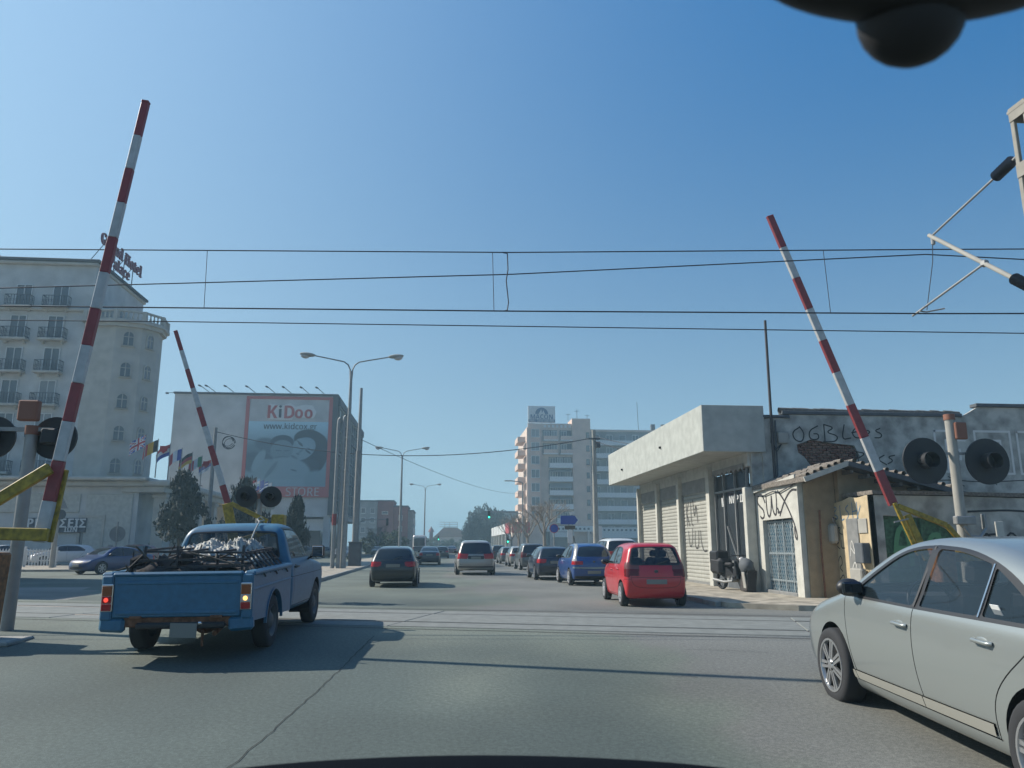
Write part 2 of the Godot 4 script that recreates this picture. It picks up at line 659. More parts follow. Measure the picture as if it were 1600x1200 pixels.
	pane.transparency = BaseMaterial3D.TRANSPARENCY_ALPHA
	pane.albedo_color.a = 0.45
	paint("paint_silver", 0.31, 0.33, 0.315, 0.5, 0.34)
	paint("paint_red", 0.48, 0.014, 0.022)
	paint("paint_blue", 0.012, 0.06, 0.22, 0.2)
	paint("paint_dark", 0.016, 0.020, 0.024, 0.2)
	paint("paint_navy", 0.022, 0.030, 0.05, 0.25)
	paint("paint_grey", 0.12, 0.125, 0.125, 0.4)
	paint("paint_beige", 0.34, 0.32, 0.29, 0.4)
	paint("paint_white", 0.62, 0.62, 0.60)
	paint("paint_sedan_blue", 0.016, 0.035, 0.12, 0.3)
	paint("paint_rust_red", 0.22, 0.03, 0.025)
	worn("paint_truck", 0.026, 0.145, 0.25, 0.5, mottle, 1.3)
	M["paint_truck"].clearcoat_enabled = true
	M["paint_truck"].clearcoat = 0.25
	M["paint_truck"].clearcoat_roughness = 0.3
	for lamp in [["lamp_green", 0.05, 1.0, 0.55, 2.2], ["lamp_red_lit", 1.0, 0.08, 0.05, 0.8], ["lamp_amber_lit", 1.0, 0.55, 0.15, 1.6]]:
		var m := mat(lamp[0], lamp[1] * 0.5, lamp[2] * 0.5, lamp[3] * 0.5, 0.2)
		m.emission_enabled = true
		m.emission = lin(lamp[1], lamp[2], lamp[3])
		m.emission_energy_multiplier = lamp[4]


# ---------------------------------------------------------------- car bodies: a smooth solid, meshed and cut into panels
class Body:
	var sd := PackedFloat32Array()
	var ox := 0.0
	var oy := -0.15
	var gs := 0.035
	var nx := 0
	var ny := 0
	var wl := PackedFloat32Array()
	var pl := PackedFloat32Array()
	var k := 0.08
	var bulr := 0.1
	var bulf := 0.2
	var crown := 0.06
	var half := 2.0

	func lut(pts: PackedVector2Array, lo: float, step: float, count: int) -> PackedFloat32Array:
		var o := PackedFloat32Array()
		o.resize(count)
		var j := 0
		for i in count:
			var q := lo + step * i
			while j < pts.size() - 2 and q > pts[j + 1].x:
				j += 1
			var a := pts[j]
			var b := pts[j + 1]
			o[i] = lerpf(a.y, b.y, clampf((q - a.x) / maxf(b.x - a.x, 1e-5), 0.0, 1.0))
		return o

	func setup(side: PackedVector2Array, wt: PackedVector2Array, pt: PackedVector2Array) -> void:
		var lo := 1e9
		var hi := -1e9
		var top := 0.0
		for p in side:
			lo = minf(lo, p.x)
			hi = maxf(hi, p.x)
			top = maxf(top, p.y)
		half = maxf(-lo, hi)
		ox = lo - 0.25
		nx = int((hi - lo + 0.5) / gs) + 2
		ny = int((top + 0.45) / gs) + 2
		sd.resize(nx * ny)
		var m := side.size()
		for j in ny:
			var y := oy + j * gs
			for i in nx:
				var x := ox + i * gs
				var best := 1e9
				var inside := false
				var ax := side[m - 1].x
				var ay := side[m - 1].y
				for q in m:
					var bx := side[q].x
					var by := side[q].y
					var ex := bx - ax
					var ey := by - ay
					var px := x - ax
					var py := y - ay
					var t := clampf((px * ex + py * ey) / (ex * ex + ey * ey + 1e-12), 0.0, 1.0)
					var dx := px - ex * t
					var dy := py - ey * t
					best = minf(best, dx * dx + dy * dy)
					if (ay > y) != (by > y) and x < ax + ex * (y - ay) / ey:
						inside = not inside
					ax = bx
					ay = by
				best = sqrt(best)
				sd[j * nx + i] = -best if inside else best
		wl = lut(wt, -0.3, 0.01, 400)
		pl = lut(pt, -4.0, 0.02, 401)

	func f(x: float, y: float, z: float) -> float:
		var z2 := z * z
		var c := clampf(x / (0.7 * half), -1.0, 1.0)
		var xs := x + z2 * c * (bulf if c > 0.0 else bulr)
		var ys := y + crown * z2 * clampf((y - 0.5) * 2.0, 0.0, 1.0)
		var u := clampf((xs - ox) / gs, 0.0, nx - 1.001)
		var v := clampf((ys - oy) / gs, 0.0, ny - 1.001)
		var i := int(u)
		var j := int(v)
		u -= i
		v -= j
		var o := j * nx + i
		var s := (sd[o] * (1.0 - u) + sd[o + 1] * u) * (1.0 - v) + (sd[o + nx] * (1.0 - u) + sd[o + nx + 1] * u) * v
		var wy := clampf((y + 0.3) * 100.0, 0.0, 398.0)
		var px := clampf((x + 4.0) * 50.0, 0.0, 399.0)
		var a := int(wy)
		var b := int(px)
		wy -= a
		px -= b
		var d := absf(z) - (wl[a] * (1.0 - wy) + wl[a + 1] * wy) * (pl[b] * (1.0 - px) + pl[b + 1] * px)
		var h := maxf(k - absf(s - d), 0.0) / k
		return maxf(s, d) + h * h * k * 0.25

	func grad(p: Vector3, e := 0.02) -> Vector3:
		var gz := f(p.x, p.y, p.z + e) - f(p.x, p.y, p.z - e) if p.z > e else f(p.x, p.y, p.z + e) - f(p.x, p.y, absf(p.z - e))
		return Vector3(f(p.x + e, p.y, p.z) - f(p.x - e, p.y, p.z), f(p.x, p.y + e, p.z) - f(p.x, p.y - e, p.z), gz) / (2.0 * e)

	func side_z(x: float, y: float) -> float:
		var lo := 0.0
		var hi := 1.6
		if f(x, y, 0.0) > 0.0:
			return 0.0
		for i in 22:
			var m := (lo + hi) / 2
			if f(x, y, m) < 0.0:
				lo = m
			else:
				hi = m
		return lo

	func rear_x(z: float, y: float, sgn := -1.0) -> float:
		var lo := 0.0
		var hi := 7.0
		for i in 24:
			var m := (lo + hi) / 2
			if f(sgn * m, y, z) < 0.0:
				lo = m
			else:
				hi = m
		return sgn * lo

	# triangles of the half with z >= 0: [points, normals]
	func net(h: float) -> Array:
		var cx := int((nx * gs) / h) + 1
		var cy := int((ny * gs) / h) + 1
		var cz := int(1.5 / h) + 2
		var val := PackedFloat32Array()
		val.resize(cx * cy * cz)
		for q in cz:
			var z := (q - 0.5) * h
			for j in cy:
				var y := oy + j * h
				for i in cx:
					val[(q * cy + j) * cx + i] = f(ox + i * h, y, z)
		var at := {}
		var pts := PackedVector3Array()
		var nor := PackedVector3Array()
		var corner := [Vector3i(0, 0, 0), Vector3i(1, 0, 0), Vector3i(0, 1, 0), Vector3i(1, 1, 0), Vector3i(0, 0, 1), Vector3i(1, 0, 1), Vector3i(0, 1, 1), Vector3i(1, 1, 1)]
		var edges := [[0, 1], [2, 3], [4, 5], [6, 7], [0, 2], [1, 3], [4, 6], [5, 7], [0, 4], [1, 5], [2, 6], [3, 7]]
		var off := PackedInt32Array()
		for c: Vector3i in corner:
			off.append((c.z * cy + c.y) * cx + c.x)
		for q in cz - 1:
			for j in cy - 1:
				for i in cx - 1:
					var o := (q * cy + j) * cx + i
					var first := val[o] < 0.0
					var mixed := false
					for c in range(1, 8):
						if (val[o + off[c]] < 0.0) != first:
							mixed = true
							break
					if not mixed:
						continue
					var sum := Vector3.ZERO
					var cnt := 0
					for e: Array in edges:
						var va := val[o + off[e[0]]]
						var vb := val[o + off[e[1]]]
						if (va < 0.0) != (vb < 0.0):
							sum += Vector3(corner[e[0]]).lerp(Vector3(corner[e[1]]), va / (va - vb))
							cnt += 1
					sum /= cnt
					var p := Vector3(ox + (i + sum.x) * h, oy + (j + sum.y) * h, (q - 0.5 + sum.z) * h)
					if q == 0:
						p.z = 0.0
					var g := grad(p)
					for it in 2:
						var l2 := g.length_squared()
						if l2 > 1e-6:
							var mv := g * (f(p.x, p.y, p.z) / l2)
							p -= mv.limit_length(h * 0.5)
					if q == 0:
						p.z = 0.0
					g = grad(p)
					if q == 0:
						g.z = 0.0
					at[o] = pts.size()
					pts.append(p)
					nor.append(g.normalized())
		var tp := PackedVector3Array()
		var tn := PackedVector3Array()
		var step := [1, cx, cx * cy]
		for q in cz - 1:
			for j in range(1, cy - 1):
				for i in range(1, cx - 1):
					var o := (q * cy + j) * cx + i
					for ax in 3:
						if ax != 2 and q == 0:
							continue
						if ax == 2 and q == cz - 2:
							continue
						if (val[o] < 0.0) == (val[o + step[ax]] < 0.0):
							continue
						var s1: int = step[(ax + 1) % 3]
						var s2: int = step[(ax + 2) % 3]
						var ids := [at.get(o, -1), at.get(o - s1, -1), at.get(o - s1 - s2, -1), at.get(o - s2, -1)]
						if ids.has(-1):
							continue
						for tr: Array in [[0, 1, 2], [0, 2, 3]]:
							for w: int in tr:
								tp.append(pts[ids[w]])
								tn.append(nor[ids[w]])
		return [tp, tn]


func view2(view: String, p: Vector3) -> Vector2:
	match view:
		"side":
			return Vector2(p.x, p.y)
		"top":
			return Vector2(p.x, p.z)
		_:
			return Vector2(p.z, p.y)


func faces_view(view: String, n: Vector3, least: float) -> bool:
	match view:
		"side":
			return n.z > least
		"rear":
			return -n.x > least
		"front":
			return n.x > least
		"top":
			return n.y > least
		_:
			return -n.y > least


func node_space(p: Vector3) -> Vector3:
	return Vector3(p.z, p.y, -p.x)


# builds a car whose nose points along -z
func car_shell(root: Node3D, b: Body, cell: float, regions: Array, body_mat: Material, lined := false) -> void:
	var net := b.net(cell)
	var tp: PackedVector3Array = net[0]
	var tn: PackedVector3Array = net[1]
	var bags := {}
	var body := MB.new()
	var lining := MB.new()
	for r: Dictionary in regions:
		r.box = Rect2(r.p[0], Vector2.ZERO)
		for p: Vector2 in r.p:
			r.box = r.box.expand(p)
		if Geometry2D.is_polygon_clockwise(r.p):
			r.p.reverse()
		if not bags.has(r.n):
			bags[r.n] = [MB.new(), r]
	for i in range(0, tp.size(), 3):
		var pieces: Array = [PackedVector3Array([Vector3(1, 0, 0), Vector3(0, 1, 0), Vector3(0, 0, 1)])]
		var a := tp[i]
		var c := tp[i + 1]
		var d := tp[i + 2]
		var na := tn[i]
		var nc := tn[i + 1]
		var nd := tn[i + 2]
		var gn := (c - a).cross(d - a)
		if gn.length_squared() < 1e-14:
			continue
		gn = gn.normalized()
		var nm := (na + nc + nd).normalized()
		if gn.dot(nm) < 0.0:
			gn = -gn
		for r: Dictionary in regions:
			if not faces_view(r.view, nm, r.get("least", 0.25)) or not faces_view(r.view, gn, 0.06):
				continue
			var pa := view2(r.view, a)
			var pc := view2(r.view, c)
			var pd := view2(r.view, d)
			var bx := Rect2(pa, Vector2.ZERO).expand(pc).expand(pd)
			if not r.box.intersects(bx, true):
				continue
			var den := (pc - pa).cross(pd - pa)
			if absf(den) < 1e-9:
				continue
			var left: Array = []
			for pc3: PackedVector3Array in pieces:
				var poly := PackedVector2Array()
				for w in pc3:
					poly.append(pa * w.x + pc * w.y + pd * w.z)
				var hit := Geometry2D.intersect_polygons(poly, r.p)
				if hit.is_empty():
					left.append(pc3)
					continue
				var lift := func(pts: PackedVector2Array) -> PackedVector3Array:
					var o := PackedVector3Array()
					for q in pts:
						var wy := (q - pa).cross(pd - pa) / den
						var wz := (pc - pa).cross(q - pa) / den
						o.append(Vector3(1.0 - wy - wz, wy, wz))
					return o
				if not r.has("cut"):
					var mb: MB = bags[r.n][0]
					for h: PackedVector2Array in hit:
						var ws: PackedVector3Array = lift.call(h)
						fan(mb, ws, a, c, d, na, nc, nd, r.get("off", 0.0))
						if lined and r.get("line", false):
							fan(lining, ws, a, c, d, na, nc, nd, -0.025)
				for h: PackedVector2Array in Geometry2D.clip_polygons(poly, r.p):
					if h.size() > 2:
						left.append(lift.call(h))
			pieces = left
			if pieces.is_empty():
				break
		for pc3: PackedVector3Array in pieces:
			fan(body, pc3, a, c, d, na, nc, nd, 0.0)
			if lined and (a.y > 0.45):
				fan(lining, pc3, a, c, d, na, nc, nd, -0.025)
	var flip := Transform3D(Basis(Vector3(-1, 0, 0), Vector3.UP, Vector3.BACK), Vector3.ZERO)
	var whole := MB.new()
	whole.put(body, Transform3D.IDENTITY).put(body, flip)
	obj("body", whole, body_mat, root)
	if lined:
		var ln := MB.new()
		ln.put(lining, Transform3D.IDENTITY).put(lining, flip)
		obj("interior_trim", ln, M.cabin, root)
	for key: String in bags:
		var mb: MB = bags[key][0]
		var r: Dictionary = bags[key][1]
		if r.has("cut") or mb.v.is_empty():
			continue
		var m: Material = body_mat if r.m == "" else M[r.m]
		if r.get("pair", false):
			obj(r.get("as", key), mb, m, root)
			obj(r.get("as", key), MB.new().put(mb, flip), m, root)
		else:
			obj(r.get("as", key), MB.new().put(mb, Transform3D.IDENTITY).put(mb, flip), m, root)


func fan(mb: MB, ws: PackedVector3Array, a: Vector3, c: Vector3, d: Vector3, na: Vector3, nc: Vector3, nd: Vector3, off: float) -> void:
	var p := PackedVector3Array()
	var n := PackedVector3Array()
	for w in ws:
		var nn := (na * w.x + nc * w.y + nd * w.z).normalized()
		p.append(node_space(a * w.x + c * w.y + d * w.z + nn * off))
		n.append(node_space(nn))
	for i in range(1, p.size() - 1):
		var g := (p[i] - p[0]).cross(p[i + 1] - p[0])
		if g.length_squared() > 1e-15:
			mb.tri(p[0], p[i], p[i + 1], n[0], n[i], n[i + 1])


func strip2(pts: Array, w: float) -> PackedVector2Array:
	var r := Geometry2D.offset_polyline(chaikin(P2(pts), 2, false), w / 2, Geometry2D.JOIN_MITER, Geometry2D.END_BUTT)
	return r[0]


var wheel_bits := {}


func wheel_meshes(r: float, tw: float, rim: float, kind: String) -> Array:
	var key := "%s %.3f %.3f %.3f" % [kind, r, tw, rim]
	if wheel_bits.has(key):
		return wheel_bits[key]
	var h := tw / 2
	var ty := MB.new().lathe(PackedVector2Array([Vector2(rim - 0.02, -h + 0.01), Vector2(rim, -h), Vector2(r - 0.035, -h), Vector2(r - 0.01, -h + 0.012), Vector2(r, -h + 0.035), Vector2(r, h - 0.035), Vector2(r - 0.01, h - 0.012), Vector2(r - 0.035, h), Vector2(rim + 0.012, h), Vector2(rim, h - 0.006), Vector2(rim - 0.006, h - 0.03)]), 36)
	var rm := MB.new()
	var bk := MB.new()
	bk.lathe(PackedVector2Array([Vector2(rim - 0.004, h - 0.03), Vector2(rim - 0.03, h - 0.06), Vector2(0.0, h - 0.065)]), 28)
	if kind == "alloy":
		rm.lathe(PackedVector2Array([Vector2(rim + 0.006, h - 0.012), Vector2(rim + 0.004, h + 0.002), Vector2(rim - 0.012, h + 0.002), Vector2(rim - 0.022, h - 0.03)]), 36)
		for i in 7:
			var q := Basis(Vector3.UP, TAU * i / 7)
			for s: float in [-1.0, 1.0]:
				rm.prism(PackedVector2Array([Vector2(0.03, 0.004 * s), Vector2(rim - 0.012, 0.008 * s), Vector2(rim - 0.012, 0.036 * s), Vector2(0.03, 0.024 * s)]), 0.02, Transform3D(q * Basis(Vector3(1, -0.05, 0), Vector3(0, 0, -1), Vector3(0, 1, 0)), Vector3(0, h - 0.006, 0)))
		rm.lathe(PackedVector2Array([Vector2(0.058, h - 0.03), Vector2(0.055, h + 0.0), Vector2(0.035, h + 0.01), Vector2(0, h + 0.012)]), 20)
		for i in 5:
			bk.lathe(PackedVector2Array([Vector2(0.011, h - 0.01), Vector2(0.011, h + 0.006), Vector2(0.0, h + 0.006)]), 6, Transform3D(Basis.IDENTITY, Vector3(0.043, 0.003, 0).rotated(Vector3.UP, TAU * i / 5)))
	elif kind == "cap":
		rm.lathe(PackedVector2Array([Vector2(rim + 0.005, h - 0.012), Vector2(rim, h + 0.004), Vector2(rim - 0.03, h + 0.004), Vector2(rim - 0.05, h - 0.008)]), 32)
		rm.lathe(PackedVector2Array([Vector2(0.09, h - 0.006), Vector2(0.06, h + 0.012), Vector2(0, h + 0.016)]), 20)
		for i in 9:
			var q := Basis(Vector3.UP, TAU * i / 9)
			rm.prism(PackedVector2Array([Vector2(0.06, -0.012), Vector2(rim - 0.03, -0.026), Vector2(rim - 0.03, 0.026), Vector2(0.06, 0.012)]), 0.012, Transform3D(q * Basis(Vector3(1, 0, 0), Vector3(0, 0, -1), Vector3(0, 1, 0)), Vector3(0, h - 0.004, 0)))
	else:
		rm.lathe(PackedVector2Array([Vector2(rim + 0.004, h - 0.012), Vector2(rim, h), Vector2(rim - 0.03, h - 0.02), Vector2(rim - 0.05, h - 0.05), Vector2(0.10, h - 0.035), Vector2(0.075, h - 0.01), Vector2(0.04, h), Vector2(0, h)]), 28)
	var got := [ty.mesh(), rm.mesh(), bk.mesh()]
	wheel_bits[key] = got
	return got


func wheels(root: Node3D, xs: Array, ya: float, z: float, r: float, tw: float, rim: float, kind: String, face: String) -> void:
	var mm := wheel_meshes(r, tw, rim, kind)
	for x: float in xs:
		for s: float in [-1.0, 1.0]:
			var w := Node3D.new()
			w.name = "wheel"
			root.add_child(w, true)
			w.transform = Transform3D(Basis(Vector3(0, 0, -1) * s, Vector3(s, 0, 0), Vector3(0, -1, 0)) * Basis(Vector3.UP, 0.4 * x), Vector3(s * z, ya, -x))
			shared("tyre", mm[0], M.rubber, w)
			shared("rim", mm[1], M[face], w)
			shared("wheel_well_disc", mm[2], M.gap, w)


# black inner arches behind the cut-outs
func arches(root: Node3D, b: Body, xs: Array, ya: float, rad: float, deep := 0.34) -> void:
	for x: float in xs:
		for s: float in [-1.0, 1.0]:
			var mb := MB.new()
			var prev := PackedVector3Array()
			for i in 25:
				var a := PI * (-0.12 + 1.24 * i / 24.0)
				var px := x + cos(a) * (rad + 0.002)
				var py := maxf(ya + sin(a) * (rad + 0.002), 0.16)
				var zo := b.side_z(px, py) - 0.004
				if zo < 0.3:
					zo = b.side_z(x, ya + rad) - 0.03
				var p0 := node_space(Vector3(px, py, zo * s))
				var p1 := node_space(Vector3(px, py, (b.side_z(x, ya + rad) - deep) * s))
				if prev.size():
					mb.quad(prev[0], p0, p1, prev[1], node_space(Vector3(x - px, ya - py, 0)))
				prev = PackedVector3Array([p0, p1])
			var zi: float = (b.side_z(x, ya + rad) - deep) * s
			for i in 24:
				var a0 := PI * (-0.12 + 1.24 * i / 24.0)
				var a1 := PI * (-0.12 + 1.24 * (i + 1) / 24.0)
				mb.flat(node_space(Vector3(x, ya, zi)), node_space(Vector3(x + cos(a0) * rad, ya + sin(a0) * rad, zi)), node_space(Vector3(x + cos(a1) * rad, ya + sin(a1) * rad, zi)), Vector3(s, 0, 0))
			obj("wheel_arch", mb, M.gap, root)


func arch_cuts(xs: Array, ya: float, rad: float, w: float) -> Array:
	var out := []
	for x: float in xs:
		var c := PackedVector2Array()
		for i in 40:
			c.append(Vector2(x + cos(TAU * i / 40) * rad, ya + sin(TAU * i / 40) * rad))
		out.append({"n": "arch", "view": "side", "p": c, "cut": true, "least": 0.05, "m": ""})
		out.append({"n": "arch", "view": "under", "p": rect2(x - rad * 0.97, w - 0.4, x + rad * 0.97, w + 0.3), "cut": true, "m": ""})
	return out


# softens the corners of an outline: gentle bends widely, sharp corners a little
func eased(p: PackedVector2Array) -> PackedVector2Array:
	var o := PackedVector2Array()
	var m := p.size()
	for i in m:
		var a := p[(i + m - 1) % m]
		var b := p[i]
		var c := p[(i + 1) % m]
		var la := a.distance_to(b)
		var lc := b.distance_to(c)
		if absf(b.x) < 1e-6 or minf(la, lc) < .02:
			o.append(b)
			continue
		var turn := absf((b - a).angle_to(c - b))
		var ra := minf(la * .48, .30 if turn < .7 else .03)
		var rc := minf(lc * .48, .30 if turn < .7 else .03)
		var s := b.lerp(a, ra / la)
		var e := b.lerp(c, rc / lc)
		for k in 5:
			var u := k / 4.0
			o.append(s.lerp(b, u).lerp(b.lerp(e, u), u))
	return o


func reg(n: String, view: String, p: Variant, m: String, off := 0.0, pair := false, extra := {}) -> Dictionary:
	var d := {"n": n, "view": view, "p": (eased(P2(p)) if n.contains("window") or n.contains("screen") or n.contains("light") else P2(p)) if p is Array else p, "m": m, "off": off, "pair": pair}
	d.merge(extra)
	return d


func gap_line(view: String, pts: Array, w := 0.009) -> Dictionary:
	return {"n": "panel_gap", "view": view, "p": strip2(pts, w), "m": "gap", "off": -0.004, "pair": false, "least": 0.2}


func wing_mirror(root: Node3D, b: Body, x: float, y: float, m: Material) -> void:
	for s: float in [-1.0, 1.0]:
		var z := b.side_z(x, y) + 0.10
		var mb := MB.new()
		mb.ball(node_space(Vector3(x, y, z * s)), Vector3(0.11, 0.075, 0.075), 14)
		mb.bar(node_space(Vector3(x + 0.02, y - 0.05, (z - 0.16) * s)), node_space(Vector3(x, y - 0.03, z * s)), 0.05, 0.03)
		var h := obj("wing_mirror", mb, m, root)
		obj("mirror_glass", MB.new().box(node_space(Vector3(x - 0.055, y, z * s)), Vector3(0.17, 0.10, 0.04), Basis.IDENTITY, 0.015), M.dark_glass, h)


func handle(root: Node3D, b: Body, x: float, y: float, m: Material) -> void:
	for s: float in [-1.0, 1.0]:
		var z := b.side_z(x, y)
		var mb := MB.new()
		mb.ball(node_space(Vector3(x, y, (z - 0.012) * s)), Vector3(0.016, 0.034, 0.085), 14)
		mb.tube(PackedVector3Array([node_space(Vector3(x - 0.11, y, (z + 0.005) * s)), node_space(Vector3(x - 0.09, y, (z + 0.03) * s)), node_space(Vector3(x + 0.05, y + 0.003, (z + 0.03) * s)), node_space(Vector3(x + 0.075, y + 0.003, z * s))]), 0.014, 0.014, 8)
		obj("door_handle", mb, m, root)


func seats(root: Node3D, rows: Array, w: float, y: float) -> void:
	for x: float in rows:
		for s: float in [-1.0, 1.0]:
			var mb := MB.new()
			mb.box(node_space(Vector3(x + 0.25, y + 0.02, w * s)), Vector3(0.46, 0.14, 0.5), Basis.IDENTITY, 0.05)
			mb.box(node_space(Vector3(x - 0.05, y + 0.33, w * s)), Vector3(0.46, 0.56, 0.13), Basis(Vector3.RIGHT, 0.2), 0.06)
			mb.box(node_space(Vector3(x - 0.13, y + 0.70, w * s)), Vector3(0.25, 0.17, 0.09), Basis(Vector3.RIGHT, 0.15), 0.04)
			obj("seat", mb, M.seat_cloth, root)


func plate_on(root: Node3D, b: Body, y: float, sgn := -1.0) -> void:
	var x := b.rear_x(0.2, y, sgn)
	obj("number_plate", MB.new().box(node_space(Vector3(x + 0.010 * sgn, y, 0)), Vector3(0.5, 0.11, 0.02), Basis.IDENTITY, 0.004), M.plate, root)


func shape(side: Array, wt: Array, pt: Array, k: float, bulr: float, bulf: float, crown: float, sx := 1.0, sy := 1.0, sz := 1.0) -> Body:
	var b := Body.new()
	b.k = k
	b.bulr = bulr
	b.bulf = bulf
	b.crown = crown
	var sp := P2(side)
	for i in sp.size():
		sp[i] *= Vector2(sx, sy)
	var wp := P2(wt)
	for i in wp.size():
		wp[i] *= Vector2(sy, sz)
	var pp := P2(pt)
	for i in pp.size():
		pp[i].x *= sx
	b.setup(chaikin(sp, 2), chaikin(wp, 2, false), chaikin(pp, 2, false))
	return b


func scaled(rs: Array, sx: float, sy: float, sz: float) -> Array:
	for r: Dictionary in rs:
		var p: PackedVector2Array = r.p
		for i in p.size():
			p[i] *= Vector2(sx, sy) if r.view == "side" else Vector2(sx, sz) if r.view == "top" else Vector2(sz, sy)
		r.p = p
	return rs


# a four-door car with a boot; near = see-through glass, seats and finer panels
func make_sedan(called: String, label: String, pm: String, near: bool, sx: float, sy: float, sz: float, cell: float) -> Node3D:
	var t := thing(called, label, "car")
	var b := shape([-2.15, .20, -2.26, .30, -2.33, .52, -2.31, .72, -2.29, .93, -2.24, 1.03, -2.05, 1.065, -1.72, 1.09, -1.32, 1.27, -.85, 1.41, -.35, 1.478, .15, 1.48, .55, 1.42, .95, 1.23, 1.28, 1.03, 1.48, .96, 1.9, .86, 2.15, .75, 2.27, .62, 2.315, .45, 2.29, .27, 2.2, .2, 1.9, .16, -1.9, .18],
		[-.3, .74, .12, .76, .24, .835, .40, .868, .56, .88, .72, .876, .88, .862, .95, .848, 1.02, .80, 1.2, .715, 1.36, .64, 1.44, .575, 1.52, .5, 1.7, .3],
		[-4, .86, -2.35, .88, -1.9, .96, -1.2, 1.0, .8, 1.0, 1.5, .985, 2.0, .93, 2.35, .84, 4, .8], 0.10, .16, .26, .05, sx, sy, sz)
	var rs := []
	var glass := "pane" if near else "dark_glass"
	rs.append_array([
		reg("side_window", "side", [1.0, .965, .93, 1.03, .52, 1.29, .30, 1.365, .05, 1.388, .035, .975], glass, -.008, true),
		reg("rear_side_window", "side", [-.05, .98, -.035, 1.388, -.35, 1.38, -.70, 1.315, -.72, .995], glass, -.008, true, {"as": "side_window"}),
		reg("quarter_window", "side", [-.765, .998, -.745, 1.30, -1.0, 1.19, -1.30, 1.03, -1.27, 1.005], glass, -.008, true),
		reg("window_trim", "side", [1.08, .945, .97, 1.045, .52, 1.325, .28, 1.395, .0, 1.413, -.38, 1.405, -.75, 1.335, -1.05, 1.22, -1.38, 1.02, -1.36, .985, 0, .957], "dark_trim", .001, false),
		reg("windscreen", "front", [0, 1.04, .63, 1.04, .50, 1.385, .3, 1.42, 0, 1.435], glass, -.004, false),
		reg("rear_window", "rear", [0, 1.10, .62, 1.09, .52, 1.34, .44, 1.38, 0, 1.41], glass, -.004, false),
		reg("headlight", "side", [1.98, .72, 2.10, .64, 2.40, .60, 2.40, .78, 1.98, .80], "clear_lens", .003, true, {"least": .2}),
		reg("grille", "front", [0, .56, .38, .56, .42, .66, .36, .72, 0, .73], "dark_trim", -.006, false),
		reg("lower_grille", "front", [0, .30, .50, .30, .46, .40, 0, .41], "dark_trim", -.006, false),
		reg("tail_light", "rear", [.52, .78, .60, .74, .88, .76, .88, .98, .56, .97], "red_lens", .004, true, {"least": .12}),
		reg("tail_light_side", "side", [-2.05, .80, -2.4, .76, -2.4, .98, -2.12, .96], "red_lens", .004, true, {"as": "tail_light"}),
		gap_line("side", [1.10, .94, 1.10, .80, 1.02, .50, .93, .31, .90, .285]),
		gap_line("side", [.0, .97, .01, .78, -.03, .55, -.11, .30]),
		gap_line("side", [-1.36, .99, -1.24, .86, -1.00, .66, -.90, .50, -.90, .29]),
		gap_line("side", [.95, .285, -.92, .30]),
		gap_line("side", [1.75, .915, 1.3, .945, 1.05, .95]),
		gap_line("rear", [0, .645, .60, .645, .70, .70]),
		gap_line("front", [0, .755, .40, .755, .60, .82, .74, .86]),
		reg("side_moulding", "side", [1.02, .355, -.88, .385, -.88, .315, .98, .295], "paint_dusty_silver" if near else "", .014, true),
		reg("front_door", "side", [1.10, .95, 1.10, .78, 1.0, .44, .93, .285, -.11, .29, -.03, .55, .01, .78, .0, .97], "", 0.0, true, {"as": "door", "line": true}),
		reg("rear_door", "side", [.0, .97, .01, .78, -.03, .55, -.11, .29, -.90, .29, -.90, .50, -1.0, .66, -1.24, .86, -1.36, .99], "", 0.0, true, {"as": "door", "line": true}),
	])
	rs = scaled(rs, sx, sy, sz)
	var ax := [1.36 * sx, -1.34 * sx]
	var rs2 := arch_cuts(ax, .325, .365, .88 * sz)
	rs2.append_array(rs)
	car_shell(t, b, cell, rs2, M[pm], near)
	arches(t, b, ax, .325, .365)
	wheels(t, ax, .318, .80 * sz, .318, .205, .222, "alloy", "alloy")
	wing_mirror(t, b, .90 * sx, 1.03 * sy, M.dark_trim)
	handle(t, b, .17 * sx, .83 * sy, M[pm])
	handle(t, b, -.82 * sx, .855 * sy, M[pm])
	plate_on(t, b, .80 * sy)
	plate_on(t, b, .47 * sy, 1.0)
	if near:
		obj("cabin_floor", MB.new().box(Vector3(0, .36, .1), Vector3(1.45, .06, 3.0)), M.cabin, t)
		obj("dashboard", MB.new().box(Vector3(0, .86, -.98), Vector3(1.36, .22, .5), Basis.IDENTITY, .08), M.cabin, t)
		obj("steering_wheel", MB.new().put(MB.new().tube(MB.new().ring(Vector3.ZERO, Vector3.RIGHT, Vector3.BACK, .18, 21), .015, .015, 6, false), Transform3D(Basis(Vector3.RIGHT, 1.2), Vector3(-.36, .93, -.62))), M.dark_trim, t)
		seats(t, [.02, -.85], .37, .52)
		for s: float in [-1.0, 1.0]:
			for pr: Array in [[.0, .97, .03, 1.40], [-.742, .99, -.722, 1.32]]:
				var zz: float = b.side_z(pr[0], pr[1]) + .003
				var z2: float = b.side_z(pr[2], pr[3]) + .003
				obj("window_pillar", MB.new().bar(node_space(Vector3(pr[0], pr[1], zz * s)), node_space(Vector3(pr[2], pr[3], z2 * s)), .012 if pr[0] < -.5 else .02, .012), M.chrome if pr[0] < -.5 else M.dark_trim, t)
		obj("permit_sticker", MB.new().box(Vector3(-b.side_z(-.86, 1.05) + .012, 1.05, .86), Vector3(.004, .065, .085), Basis(Vector3.BACK, .42)), M.white_paint, t)
	return t


